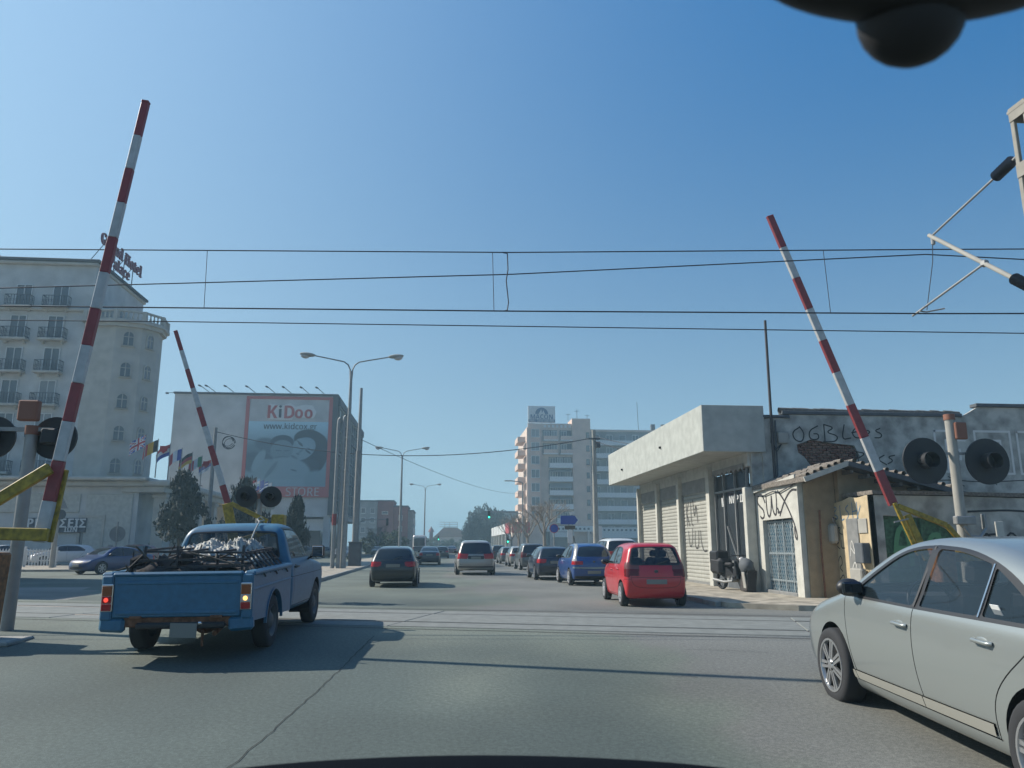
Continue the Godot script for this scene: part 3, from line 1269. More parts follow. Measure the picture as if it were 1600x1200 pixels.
# a five-door hatchback from its own outline
func make_hatch(called: String, label: String, pm: String, o: Dictionary) -> Node3D:
	var t := thing(called, label, "car")
	var near: bool = o.get("near", false)
	var b := shape(o.side, o.wt, o.pt, o.get("k", .10), o.get("bulr", .14), .24, .05)
	var glass := "pane" if near else "dark_glass"
	var rs := arch_cuts(o.axles, o.ya, o.arch, o.w)
	for q: Array in o.windows:
		rs.append(reg("side_window", "side", q, glass, -.008, true))
	# the window list gives one name, so each further pane joins the same pair of meshes
	rs.append(reg("window_trim", "side", o.trim, "dark_trim", .001, false))
	rs.append(reg("windscreen", "front", o.screen, glass, -.004, false))
	rs.append(reg("rear_window", "rear", o.rear_window, glass, -.005, false))
	if o.has("rear_frame"):
		rs.append(reg("rear_window_frame", "rear", o.rear_frame, "dark_trim", .001, false))
	for q: Array in o.tails:
		rs.append(reg("tail_light_" + q[0], q[1], q[3], q[2], .006, true, {"as": "tail_light", "least": .12}))
	rs.append(reg("headlight", "front", o.head, "clear_lens", .003, true, {"least": .1}))
	for q: Array in o.gaps:
		rs.append(gap_line(q[0], q[1]))
	for q: Array in o.get("patches", []):
		rs.append(reg(q[0], q[1], q[2], q[3], q[4], q[5]))
	rs.append(reg("hatch_door", "rear", o.hatch, "", 0.0, false, {"line": true}))
	for q: Array in o.doors:
		rs.append(reg("door%d" % rs.size(), "side", q, "", 0.0, true, {"as": "door", "line": true}))
	car_shell(t, b, o.cell, rs, M[pm], near)
	arches(t, b, o.axles, o.ya, o.arch)
	wheels(t, o.axles, o.r, o.w - .085, o.r, o.get("tw", .19), o.rim, o.get("wheel", "cap"), o.get("face", "hub_cap"))
	wing_mirror(t, b, o.mirror[0], o.mirror[1], M[pm] if o.get("mirror_painted", false) else M.dark_trim)
	for h: Array in o.handles:
		handle(t, b, h[0], h[1], M[pm])
	plate_on(t, b, o.plate)
	if o.has("wiper"):
		var xr := b.rear_x(.0, o.wiper)
		var x2 := b.rear_x(.3, o.wiper + .02)
		obj("rear_wiper", MB.new().bar(node_space(Vector3(xr - .02, o.wiper, 0)), node_space(Vector3(x2 - .02, o.wiper + .10, .32)), .014, .02), M.dark_trim, t)
	if o.has("emblem"):
		var xe := b.rear_x(0, o.emblem)
		obj("emblem", MB.new().lathe(PackedVector2Array([Vector2(.052, 0), Vector2(.05, .012), Vector2(.036, .014), Vector2(.034, .004), Vector2(0, .004)]), 20, Transform3D(Basis(Vector3.RIGHT, PI / 2) * Basis.from_scale(Vector3(1, 1, .75)), node_space(Vector3(xe - .002, o.emblem, 0)))), M.steel_wheel, t)
	if near:
		obj("cabin_floor", MB.new().box(Vector3(0, .38, 0), Vector3(o.w * 1.6, .06, 2.6)), M.cabin, t)
		obj("dashboard", MB.new().box(Vector3(0, .88, -.86), Vector3(o.w * 1.5, .24, .5), Basis.IDENTITY, .08), M.cabin, t)
		seats(t, [.1, -.72], .36, .56)
	elif o.get("seat_rows", false):
		seats(t, [.1, -.72], .36, .56)
	return t


func small_hatch() -> Dictionary:
	return {
		"side": [-1.62, .20, -1.72, .30, -1.775, .55, -1.755, .78, -1.70, .98, -1.60, 1.22, -1.52, 1.42, -1.46, 1.49, -1.30, 1.525, -.8, 1.545, -.3, 1.545, .15, 1.515, .48, 1.40, .95, 1.09, 1.14, 1.0, 1.45, .90, 1.66, .77, 1.76, .56, 1.76, .30, 1.62, .19, 1.4, .17, -1.4, .18],
		"wt": [-.3, .66, .1, .70, .24, .765, .45, .795, .65, .798, .85, .79, .98, .772, 1.08, .735, 1.25, .68, 1.40, .625, 1.47, .57, 1.56, .48, 1.7, .3],
		"pt": [-4, .85, -1.8, .90, -1.45, .965, -.9, 1.0, .6, 1.0, 1.2, .97, 1.6, .90, 1.85, .80, 4, .7],
		"axles": [1.19, -1.19], "ya": .305, "arch": .335, "w": .797, "r": .285, "rim": .19,
		"windows": [[.70, 1.02, .62, 1.11, .32, 1.33, .16, 1.40, -.10, 1.425, -.10, 1.02], [-.19, 1.02, -.19, 1.425, -.62, 1.41, -.85, 1.36, -1.00, 1.10, -.98, 1.04]],
		"trim": [.80, .99, .68, 1.12, .34, 1.365, .16, 1.425, -.15, 1.448, -.64, 1.435, -.90, 1.38, -1.06, 1.10, -1.02, 1.01],
		"screen": [0, 1.05, .60, 1.05, .50, 1.40, .3, 1.45, 0, 1.47],
		"rear_window": [0, 1.02, .54, 1.015, .585, 1.06, .515, 1.36, .46, 1.395, 0, 1.41],
		"rear_frame": [0, .99, .58, .985, .635, 1.04, .55, 1.385, .48, 1.425, 0, 1.44],
		"tails": [["upper", "rear", "dark_red_lens", [.60, .80, .66, .70, .80, .74, .80, .90, .66, .90]], ["lower", "rear", "smoked_lens", [.64, .90, .80, .90, .80, 1.06, .655, 1.06, .61, .98]], ["upper_side", "side", "dark_red_lens", [-1.9, .70, -1.62, .76, -1.60, .90, -1.9, .90]], ["lower_side", "side", "smoked_lens", [-1.9, .90, -1.60, .90, -1.53, 1.06, -1.9, 1.06]]],
		"head": [.46, .70, .62, .62, .78, .72, .76, .90, .6, .86],
		"gaps": [["side", [.84, .99, .84, .70, .78, .40, .70, .27]], ["side", [-.145, 1.02, -.145, .6, -.20, .27]], ["side", [-1.02, 1.02, -.98, .80, -.84, .55, -.80, .27]], ["side", [.72, .265, -.82, .265]], ["rear", [0, .455, .40, .46, .56, .52, .615, .66, .60, .80]], ["rear", [0, .70, .30, .70, .62, .70]], ["side", [-1.8, .66, -1.5, .66, -1.47, .60]]],
		"hatch": [0, .455, .40, .46, .56, .52, .615, .66, .60, .80, .63, .98, .56, 1.40, 0, 1.45],
		"doors": [[.84, .99, .84, .70, .78, .40, .70, .265, -.20, .265, -.145, .6, -.145, 1.02], [-.145, 1.02, -.145, .6, -.20, .265, -.80, .265, -.84, .55, -.98, .80, -1.02, 1.02]],
		"mirror": [.66, 1.04], "handles": [[.0, .86], [-.80, .89]], "plate": .60, "wiper": 1.005, "emblem": .845, "cell": .034,
	}


func compact_hatch() -> Dictionary:
	return {
		"side": [-1.98, .22, -2.08, .34, -2.14, .55, -2.13, .74, -2.07, .93, -1.93, 1.12, -1.76, 1.30, -1.66, 1.375, -1.4, 1.42, -.8, 1.455, -.2, 1.46, .25, 1.42, .62, 1.29, 1.08, 1.03, 1.3, .95, 1.7, .86, 2.0, .74, 2.14, .55, 2.13, .32, 2.0, .2, 1.7, .17, -1.7, .18],
		"wt": [-.3, .72, .1, .75, .24, .82, .45, .855, .62, .862, .80, .852, .93, .83, 1.02, .78, 1.2, .70, 1.34, .62, 1.42, .54, 1.5, .45, 1.7, .3],
		"pt": [-4, .85, -2.15, .87, -1.75, .955, -1.1, 1.0, .7, 1.0, 1.4, .97, 1.9, .91, 2.2, .82, 4, .7],
		"axles": [1.32, -1.28], "ya": .315, "arch": .35, "w": .86, "r": .305, "rim": .21,
		"windows": [[.86, .975, .76, 1.06, .40, 1.28, .2, 1.335, -.04, 1.355, -.05, .985], [-.13, .985, -.12, 1.355, -.6, 1.34, -.92, 1.29, -1.20, 1.07, -1.18, 1.01]],
		"trim": [.95, .955, .82, 1.065, .42, 1.31, .2, 1.36, -.08, 1.38, -.62, 1.365, -.96, 1.31, -1.30, 1.07, -1.24, .99],
		"screen": [0, 1.05, .62, 1.05, .50, 1.34, .3, 1.38, 0, 1.40],
		"rear_window": [0, .985, .60, .97, .66, 1.0, .545, 1.28, .47, 1.32, 0, 1.335],
		"tails": [["rear", "rear", "red_lens", [.46, .78, .52, .72, .88, .74, .88, .90, .62, .91, .50, .86]], ["side", "side", "red_lens", [-2.3, .74, -1.92, .76, -1.86, .89, -2.3, .91]]],
		"head": [.48, .66, .64, .58, .86, .66, .84, .84, .66, .80],
		"gaps": [["side", [1.02, .95, 1.02, .70, .94, .40, .86, .28]], ["side", [-.09, .98, -.09, .6, -.16, .28]], ["side", [-1.24, .99, -1.14, .82, -.90, .58, -.85, .28]], ["side", [.88, .275, -.87, .275]], ["rear", [0, .56, .55, .565, .60, .72]], ["rear", [0, .93, .62, .92]]],
		"patches": [["plate_recess", "rear", [0, .70, .28, .70, .30, .82, 0, .82], "dark_trim", -.012, false], ["lower_bumper", "rear", [0, .22, .7, .24, .7, .36, 0, .36], "dark_trim", .002, false]],
		"hatch": [0, .56, .55, .565, .60, .72, .62, .95, .55, 1.31, 0, 1.36],
		"doors": [[1.02, .95, 1.02, .70, .94, .40, .86, .275, -.16, .275, -.09, .6, -.09, .98], [-.09, .98, -.09, .6, -.16, .275, -.85, .275, -.90, .58, -1.14, .82, -1.24, .99]],
		"mirror": [.82, 1.02], "handles": [[.06, .82], [-.95, .845]], "plate": .76, "wiper": .985, "cell": .045, "wheel": "alloy", "face": "alloy",
	}


func people_carrier() -> Dictionary:
	return {
		"side": [-2.26, .24, -2.38, .36, -2.42, .58, -2.40, .80, -2.36, 1.02, -2.20, 1.35, -2.08, 1.62, -1.98, 1.70, -1.5, 1.745, -.6, 1.765, .2, 1.74, .62, 1.64, 1.25, 1.25, 1.62, 1.05, 1.95, .94, 2.28, .78, 2.4, .58, 2.38, .32, 2.2, .22, 1.9, .2, -1.9, .22],
		"wt": [-.3, .86, .1, .89, .26, .96, .5, .995, .72, 1.0, .92, .985, 1.05, .95, 1.3, .87, 1.55, .78, 1.66, .72, 1.76, .6, 1.95, .35],
		"pt": [-4, .86, -2.45, .89, -2.0, .965, -1.3, 1.0, .9, 1.0, 1.6, .97, 2.15, .90, 2.5, .80, 4, .7],
		"axles": [1.48, -1.45], "ya": .335, "arch": .37, "w": .998, "r": .325, "rim": .21, "tw": .215,
		"windows": [[1.05, 1.08, .85, 1.22, .50, 1.46, .3, 1.55, .05, 1.58, .04, 1.08], [-.05, 1.08, -.04, 1.585, -.95, 1.585, -.95, 1.08], [-1.04, 1.08, -1.04, 1.585, -1.75, 1.55, -1.95, 1.12, -1.92, 1.08]],
		"trim": [1.16, 1.05, .90, 1.24, .52, 1.50, .3, 1.59, 0, 1.615, -1.0, 1.62, -1.80, 1.585, -2.03, 1.12, -1.98, 1.05],
		"screen": [0, 1.2, .76, 1.2, .66, 1.56, .4, 1.64, 0, 1.66],
		"rear_window": [0, 1.06, .72, 1.06, .79, 1.10, .70, 1.54, .62, 1.60, 0, 1.615],
		"tails": [["rear", "rear", "red_lens", [.84, .82, 1.02, .80, 1.02, 1.12, .875, 1.16, .83, 1.05]], ["side", "side", "red_lens", [-2.5, .80, -2.24, .82, -2.18, 1.15, -2.5, 1.15]], ["reverse", "rear", "clear_lens", [.85, .72, 1.02, .70, 1.02, .79, .845, .81]]],
		"head": [.56, .70, .8, .62, .98, .72, .95, .88, .7, .86],
		"gaps": [["side", [1.22, 1.05, 1.24, .7, 1.1, .32]], ["side", [-.0, 1.06, -.02, .32]], ["side", [-1.0, 1.06, -1.0, .8, -.98, .32]], ["rear", [0, .50, .76, .50, .82, .58, .82, 1.05]], ["rear", [0, 1.03, .80, 1.03]]],
		"patches": [["plate_recess", "rear", [0, .80, .40, .80, .44, .96, 0, .98], "dark_trim", -.012, false], ["bumper_trim", "rear", [0, .38, .9, .38, .9, .45, 0, .45], "dark_trim", .004, false]],
		"hatch": [0, .50, .76, .50, .82, .58, .82, 1.05, .72, 1.62, 0, 1.65],
		"doors": [[1.22, 1.05, 1.24, .7, 1.1, .32, -.02, .32, 0, 1.06], [-.0, 1.06, -.02, .32, -.98, .32, -1.0, .8, -1.0, 1.06]],
		"mirror": [1.0, 1.14], "handles": [[.14, .93], [-.88, .95]], "plate": .87, "wiper": 1.07, "cell": .055, "k": .12,
	}


# small blue car with a high rounded tail and pale roof arches
func round_hatch() -> Dictionary:
	var d := compact_hatch()
	d.side = [-1.74, .22, -1.86, .34, -1.93, .55, -1.93, .78, -1.88, .98, -1.78, 1.12, -1.62, 1.34, -1.45, 1.47, -1.1, 1.545, -.5, 1.575, .1, 1.55, .5, 1.42, .95, 1.10, 1.2, 1.0, 1.55, .9, 1.84, .76, 1.95, .55, 1.94, .32, 1.8, .2, 1.5, .17, -1.5, .18]
	d.wt = [-.3, .70, .1, .73, .24, .80, .45, .84, .65, .85, .85, .842, .98, .82, 1.07, .77, 1.25, .70, 1.42, .62, 1.50, .55, 1.6, .45, 1.8, .3]
	d.pt = [-4, .84, -1.95, .88, -1.55, .955, -1.0, 1.0, .6, 1.0, 1.3, .97, 1.75, .90, 2.05, .82, 4, .7]
	d.axles = [1.22, -1.22]
	d.w = .85
	d.windows = [[.78, 1.02, .68, 1.11, .36, 1.36, .16, 1.43, -.30, 1.45, -.30, 1.02], [-.40, 1.02, -.40, 1.45, -.75, 1.43, -1.0, 1.36, -1.22, 1.10, -1.18, 1.04]]
	d.trim = [.86, .99, .74, 1.12, .38, 1.39, .16, 1.455, -.35, 1.475, -.78, 1.46, -1.05, 1.38, -1.29, 1.10, -1.24, 1.01]
	d.screen = [0, 1.08, .62, 1.08, .52, 1.42, .3, 1.48, 0, 1.5]
	d.rear_window = [0, 1.06, .52, 1.05, .60, 1.10, .50, 1.38, .42, 1.43, 0, 1.45]
	d.tails = [["rear", "rear", "red_lens", [.62, .80, .66, .76, .86, .78, .86, .90, .62, .90]], ["white", "rear", "clear_lens", [.62, .90, .86, .90, .86, 1.0, .65, 1.02]], ["side", "side", "red_lens", [-2.1, .76, -1.76, .78, -1.74, .90, -2.1, .90]]]
	d.gaps = [["side", [.95, .99, .95, .70, .86, .40, .80, .28]], ["side", [-.35, 1.02, -.36, .6, -.42, .28]], ["side", [.82, .275, -.80, .275]], ["rear", [0, .60, .52, .605, .58, .76]], ["rear", [0, 1.02, .6, 1.01]]]
	d.patches = [["roof_arch", "side", [-.60, 1.60, -1.1, 1.58, -1.5, 1.45, -1.75, 1.20, -1.80, 1.02, -1.62, 1.02, -1.52, 1.16, -1.30, 1.36, -1.05, 1.48, -.60, 1.51], "paint_beige", .006, true], ["bumper_band", "rear", [0, .62, .9, .64, .9, .70, 0, .68], "tinted", .008, false], ["lower_bumper", "rear", [0, .22, .7, .24, .7, .36, 0, .36], "dark_trim", .002, false]]
	d.hatch = [0, .60, .52, .605, .58, .76, .62, 1.02, .52, 1.42, 0, 1.47]
	d.doors = [[.95, .99, .95, .70, .86, .40, .80, .275, -.42, .275, -.36, .6, -.35, 1.02]]
	d.mirror = [.72, 1.06]
	d.handles = [[-.24, .87]]
	d.plate = .50
	d.emblem = .88
	d.erase("wiper")
	d.cell = .042
	d.wheel = "cap"
	d.face = "hub_cap"
	return d


# ---------------------------------------------------------------- ground, road, rails, pavements
func sheet(xs: PackedFloat32Array, zs: PackedFloat32Array, lift: float) -> MB:
	var mb := MB.new()
	for j in zs.size() - 1:
		for i in xs.size() - 1:
			var p := [Vector3(xs[i], gh(xs[i], zs[j]) + lift, zs[j]), Vector3(xs[i + 1], gh(xs[i + 1], zs[j]) + lift, zs[j]), Vector3(xs[i + 1], gh(xs[i + 1], zs[j + 1]) + lift, zs[j + 1]), Vector3(xs[i], gh(xs[i], zs[j + 1]) + lift, zs[j + 1])]
			var nn := []
			for q: Vector3 in p:
				nn.append(Vector3(gh(q.x - .05, q.z) - gh(q.x + .05, q.z), .1, gh(q.x, q.z - .05) - gh(q.x, q.z + .05)).normalized())
			mb.tri(p[0], p[1], p[2], nn[0], nn[1], nn[2])
			mb.tri(p[0], p[2], p[3], nn[0], nn[2], nn[3])
	return mb


# dust that traffic leaves: paler towards the right verge and along the rails
func dusted(mb: MB) -> MB:
	var fn := FastNoiseLite.new()
	fn.seed = 17
	fn.frequency = 0.16
	fn.fractal_octaves = 4
	for q in mb.v:
		var n := fn.get_noise_2d(q.x * 1.6, q.z * .8)
		var d := smoothstep(.6, 4.2, q.x + n * 2.6 + .25 * clampf(-q.z - 8.0, 0.0, 6.0))
		d = maxf(d, .55 * (1.0 - smoothstep(2.0, 6.0, absf(q.z + 14.0 - .33 * q.x + n * 3.0))))
		d = maxf(d, .45 * smoothstep(-19.0, -26.0, q.z))
		# two paler wheel tracks in each lane
		d += .05 * cos(q.x * 4.0) * smoothstep(-40.0, -6.0, q.z) + n * .12
		mb.c.append(Color(.48, .61, .60).lerp(Color(1.24, 1.33, 1.14), clampf(d, 0.0, 1.0)))
	return mb


func steps(marks: Array) -> PackedFloat32Array:
	var o := PackedFloat32Array()
	for k in range(0, marks.size() - 2, 2):
		var a: float = marks[k]
		var b: float = marks[k + 2]
		var m := maxi(1, int(absf(b - a) / marks[k + 1]))
		for i in m:
			o.append(lerpf(a, b, float(i) / m))
	o.append(marks[marks.size() - 1])
	return o


# a raised area from its outline seen from above
func raised(called: String, poly: PackedVector2Array, top: float, m: Material) -> MeshInstance3D:
	var xf := Transform3D(Basis(Vector3.RIGHT, Vector3.BACK, Vector3.DOWN), Vector3(0, top - .25, 0))
	return obj(called, MB.new().prism(poly, .5, xf), m, null, "structure")


func kerb_row(parent: Node, a: Vector3, b: Vector3, step: float, w: float, top: float, sd: int) -> void:
	var m := int(a.distance_to(b) / step)
	var d := (b - a) / m
	var q := Basis(Vector3.UP, atan2(d.x, d.z))
	rng.seed = sd
	var kinds := []
	for i in 3:
		kinds.append(MB.new().box(Vector3.ZERO, Vector3(w, .34, d.length() - .012), Basis.IDENTITY, .018).mesh())
	for i in m:
		var c := a + d * (i + .5)
		shared("kerb_stone", kinds[rng.randi() % 3], M.kerb, parent, Transform3D(q * Basis(Vector3.UP, rng.randf_range(-.008, .008)), Vector3(c.x + rng.randf_range(-.008, .008), top - .17 + rng.randf_range(-.006, .006), c.z)))


func ribbon(pts: Array, w: float, lift: float) -> MB:
	var mb := MB.new()
	for i in pts.size() - 1:
		var a: Vector2 = pts[i]
		var b: Vector2 = pts[i + 1]
		var s := (b - a).orthogonal().normalized() * w * .5
		var c := [a - s, a + s, b + s, b - s]
		var v := []
		for q: Vector2 in c:
			v.append(Vector3(q.x, gh(q.x, q.y) + lift, q.y))
		mb.quad(v[0], v[1], v[2], v[3], Vector3.UP)
	return mb


func setting() -> void:
	obj("ground", sheet(steps([-1500.0, 400.0, -40.0, 3.0, -12.0, 1.0, 14.0, 3.0, 40.0, 400.0, 1500.0]), steps([300.0, 90.0, 8.0, .7, -22.0, 8.0, -60.0, 80.0, -1500.0]), -.03), M.ground, null, "structure")
	var road := obj("road", dusted(sheet(steps([-26.0, 1.0, -10.0, .33, 10.0, 1.0, 18.0]), steps([10.0, .33, -24.0, 2.0, -60.0, 20.0, -400.0]), 0.0)), M.asphalt, null, "structure")
	# the seam in the asphalt, and worn joints near the rails
	rng.seed = 21
	var path := [Vector2(-1.62, -2.5), Vector2(-1.37, -5.67), Vector2(-1.19, -7.44), Vector2(-1.03, -8.93), Vector2(-.86, -11.2)]
	var fine := []
	for i in path.size() - 1:
		for k in 14:
			var q: Vector2 = path[i].lerp(path[i + 1], k / 14.0)
			fine.append(q + Vector2(rng.randf_range(-.012, .012), 0))
	obj("crack", ribbon(fine, .0075, .006), M.gap, road)
	for e: Array in [[1.7, 31], [-1.75, 32]]:
		var line := []
		for k in 90:
			var x := -10.0 + k * .19
			line.append(Vector2(x, -13.5 + .33 * x + e[0] * 1.053 + rng.randf_range(-.02, .02)))
		obj("joint", ribbon(line, .035, .006), M.gap, road)
	for e: Array in [[3.4, -9.4, .9, 33], [2.3, -8.2, .6, 34], [-4.6, -7.2, .8, 35], [5.6, -11.0, .7, 36]]:
		var line := []
		rng.seed = e[3]
		for k in 12:
			line.append(Vector2(e[0] + (k - 6) * .09 * e[2], e[1] + rng.randf_range(-.05, .05) + .03 * k))
		obj("crack", ribbon(line, .006, .006), M.gap, road)
	# concrete panels between and beside the rails
	var cr := thing("rail_crossing", "concrete railway crossing panels set across the road", "rail crossing")
	cr.set_meta("kind", "structure")
	var u := Vector3(1, 0, .33).normalized()
	var sdw := Vector3(-.33, 0, 1).normalized()
	var q := Basis(u, Vector3.UP, sdw)
	var o := Vector3(0, .26, -13.5)
	var L := 6.1
	for k in range(-4, 4):
		for s: Array in [[0.0, 1.30], [-1.11, .58], [1.11, .58]]:
			var c: Vector3 = o + u * ((k + .5) * L - .35) + sdw * s[0]
			obj("concrete_panel", MB.new().box(c + Vector3(0, -.124 + rng.randf_range(-.003, .003), 0), Vector3(L - .02, .27, s[1]), q, .008), M.slab, cr)
	for s: float in [-.74, .74]:
		obj("rail", MB.new().box(o + sdw * s + Vector3(0, -.07, 0), Vector3(60, .15, .07), q, .012), M.rail, cr)
		obj("flange_way", MB.new().box(o + sdw * (s * .95) + Vector3(0, -.13, 0), Vector3(60, .12, .24), q), M.gap, cr)
	# right pavement
	var pave := raised("pavement", P2([6.9, -18.6, 8.2, -17.6, 10.4, -16.9, 17, -15.2, 40, -13, 40, -24, 13, -24, 13, -400, 6.9, -400]), .12, M.pavement)
	kerb_row(pave, Vector3(6.82, 0, -19.0), Vector3(6.82, 0, -75.0), 1.0, .15, .125, 5)
	# the island between the carriageways
	var isl := raised("median_island", P2([-5.1, -32.2, -5.5, -31.2, -6.5, -30.8, -7.6, -31.2, -8.0, -32.2, -8.4, -400, -5.4, -400]), .12, M.pavement)
	kerb_row(isl, Vector3(-5.03, 0, -32.2), Vector3(-5.25, 0, -92.0), 1.0, .16, .13, 8)
	kerb_row(isl, Vector3(-5.12, 0, -31.9), Vector3(-6.5, 0, -30.75), .6, .16, .13, 9)
	# left pavement before the hotel
	var lp := raised("left_pavement", P2([-19.6, -49.5, -21, -48.2, -60, -47.5, -60, -130, -18.6, -130, -19.2, -52]), .12, M.pavement)
	kerb_row(lp, Vector3(-20.9, 0, -48.1), Vector3(-42.0, 0, -47.4), 1.0, .16, .13, 10)


# ---------------------------------------------------------------- buildings
var win_cache := {}


func outline_arch(w: float, h: float) -> PackedVector2Array:
	var p := PackedVector2Array([Vector2(-w / 2, 0), Vector2(w / 2, 0)])
	for i in 9:
		var a := PI * i / 8.0
		p.append(Vector2(cos(a) * w / 2, h - w / 2 + sin(a) * w / 2))
	return p


# window > pane, on a wall: xf stands at the sill, looking out along +z
func window(parent: Node, xf: Transform3D, w: float, h: float, arched := false, frame := "frame_white", bars := 1, glass := "window_glass") -> Node3D:
	var key := "%s %s %.2f %.2f %d" % [arched, frame, w, h, bars]
	if not win_cache.has(key):
		var outer := outline_arch(w + .16, h + .16) if arched else rect2(-w / 2 - .08, -.08, w / 2 + .08, h + .08)
		var inner := outline_arch(w, h) if arched else rect2(-w / 2, 0, w / 2, h)
		var f := MB.new().plate(outer, [inner], .12, Transform3D(Basis.IDENTITY, Vector3(0, 0, .05)))
		for b in bars:
			var bx := w * ((b + 1.0) / (bars + 1.0) - .5)
			f.box(Vector3(bx, h / 2, .05), Vector3(.07, h - .01, .05))
		if arched:
			f.box(Vector3(0, h * .62, .05), Vector3(w - .01, .06, .045))
		f.box(Vector3(0, -.11, .1), Vector3(w + .3, .06, .2))
		win_cache[key] = [f.mesh(), MB.new().prism(inner, .03, Transform3D(Basis.IDENTITY, Vector3(0, 0, .02))).mesh()]
	var n := shared("window", win_cache[key][0], M[frame], parent, xf)
	shared("pane", win_cache[key][1], M["curtain_glass" if glass == "window_glass" and posmod(int(xf.origin.x * 7.3 + xf.origin.y * 3.1 + xf.origin.z), 3) == 0 else glass], n)
	return n


func railing(w: float, d: float, h: float, step: float) -> MB:
	var mb := MB.new()
	for e: Array in [[Vector3(-w / 2, 0, 0), Vector3(-w / 2, 0, d)], [Vector3(-w / 2, 0, d), Vector3(w / 2, 0, d)], [Vector3(w / 2, 0, d), Vector3(w / 2, 0, 0)]]:
		var a: Vector3 = e[0]
		var b: Vector3 = e[1]
		mb.bar(a + Vector3.UP * h, b + Vector3.UP * h, .06, .05)
		mb.bar(a + Vector3.UP * .1, b + Vector3.UP * .1, .04, .04)
		var m := maxi(1, int(a.distance_to(b) / step))
		for i in m + 1:
			var p := a.lerp(b, float(i) / m)
			mb.box(p + Vector3.UP * h / 2, Vector3(.035, h, .035))
			if i < m:
				var p2 := a.lerp(b, (i + .5) / m)
				mb.tube(MB.new().ring(p2 + Vector3.UP * h * .5, (b - a).normalized(), Vector3.UP, step * .42, 9), .012, .012, 4, false)
	return mb


func text_mesh(s: String, size: float, depth: float, bold := true, serif := false) -> TextMesh:
	var f := SystemFont.new()
	f.font_names = PackedStringArray(["Droid Serif" if serif else "Droid Sans"])
	f.font_weight = 700 if bold else 400
	var t := TextMesh.new()
	t.text = s
	t.font = f
	t.font_size = 64
	t.pixel_size = size / 64.0
	t.depth = depth
	t.curve_step = 0.7
	return t


func letters(called: String, s: String, size: float, depth: float, m: Material, parent: Node, xf: Transform3D, bold := true, serif := false) -> MeshInstance3D:
	return shared(called, text_mesh(s, size, depth, bold, serif), m, parent, xf)


func yaw(a: float, at: Vector3) -> Transform3D:
	return Transform3D(Basis(Vector3.UP, a), at)


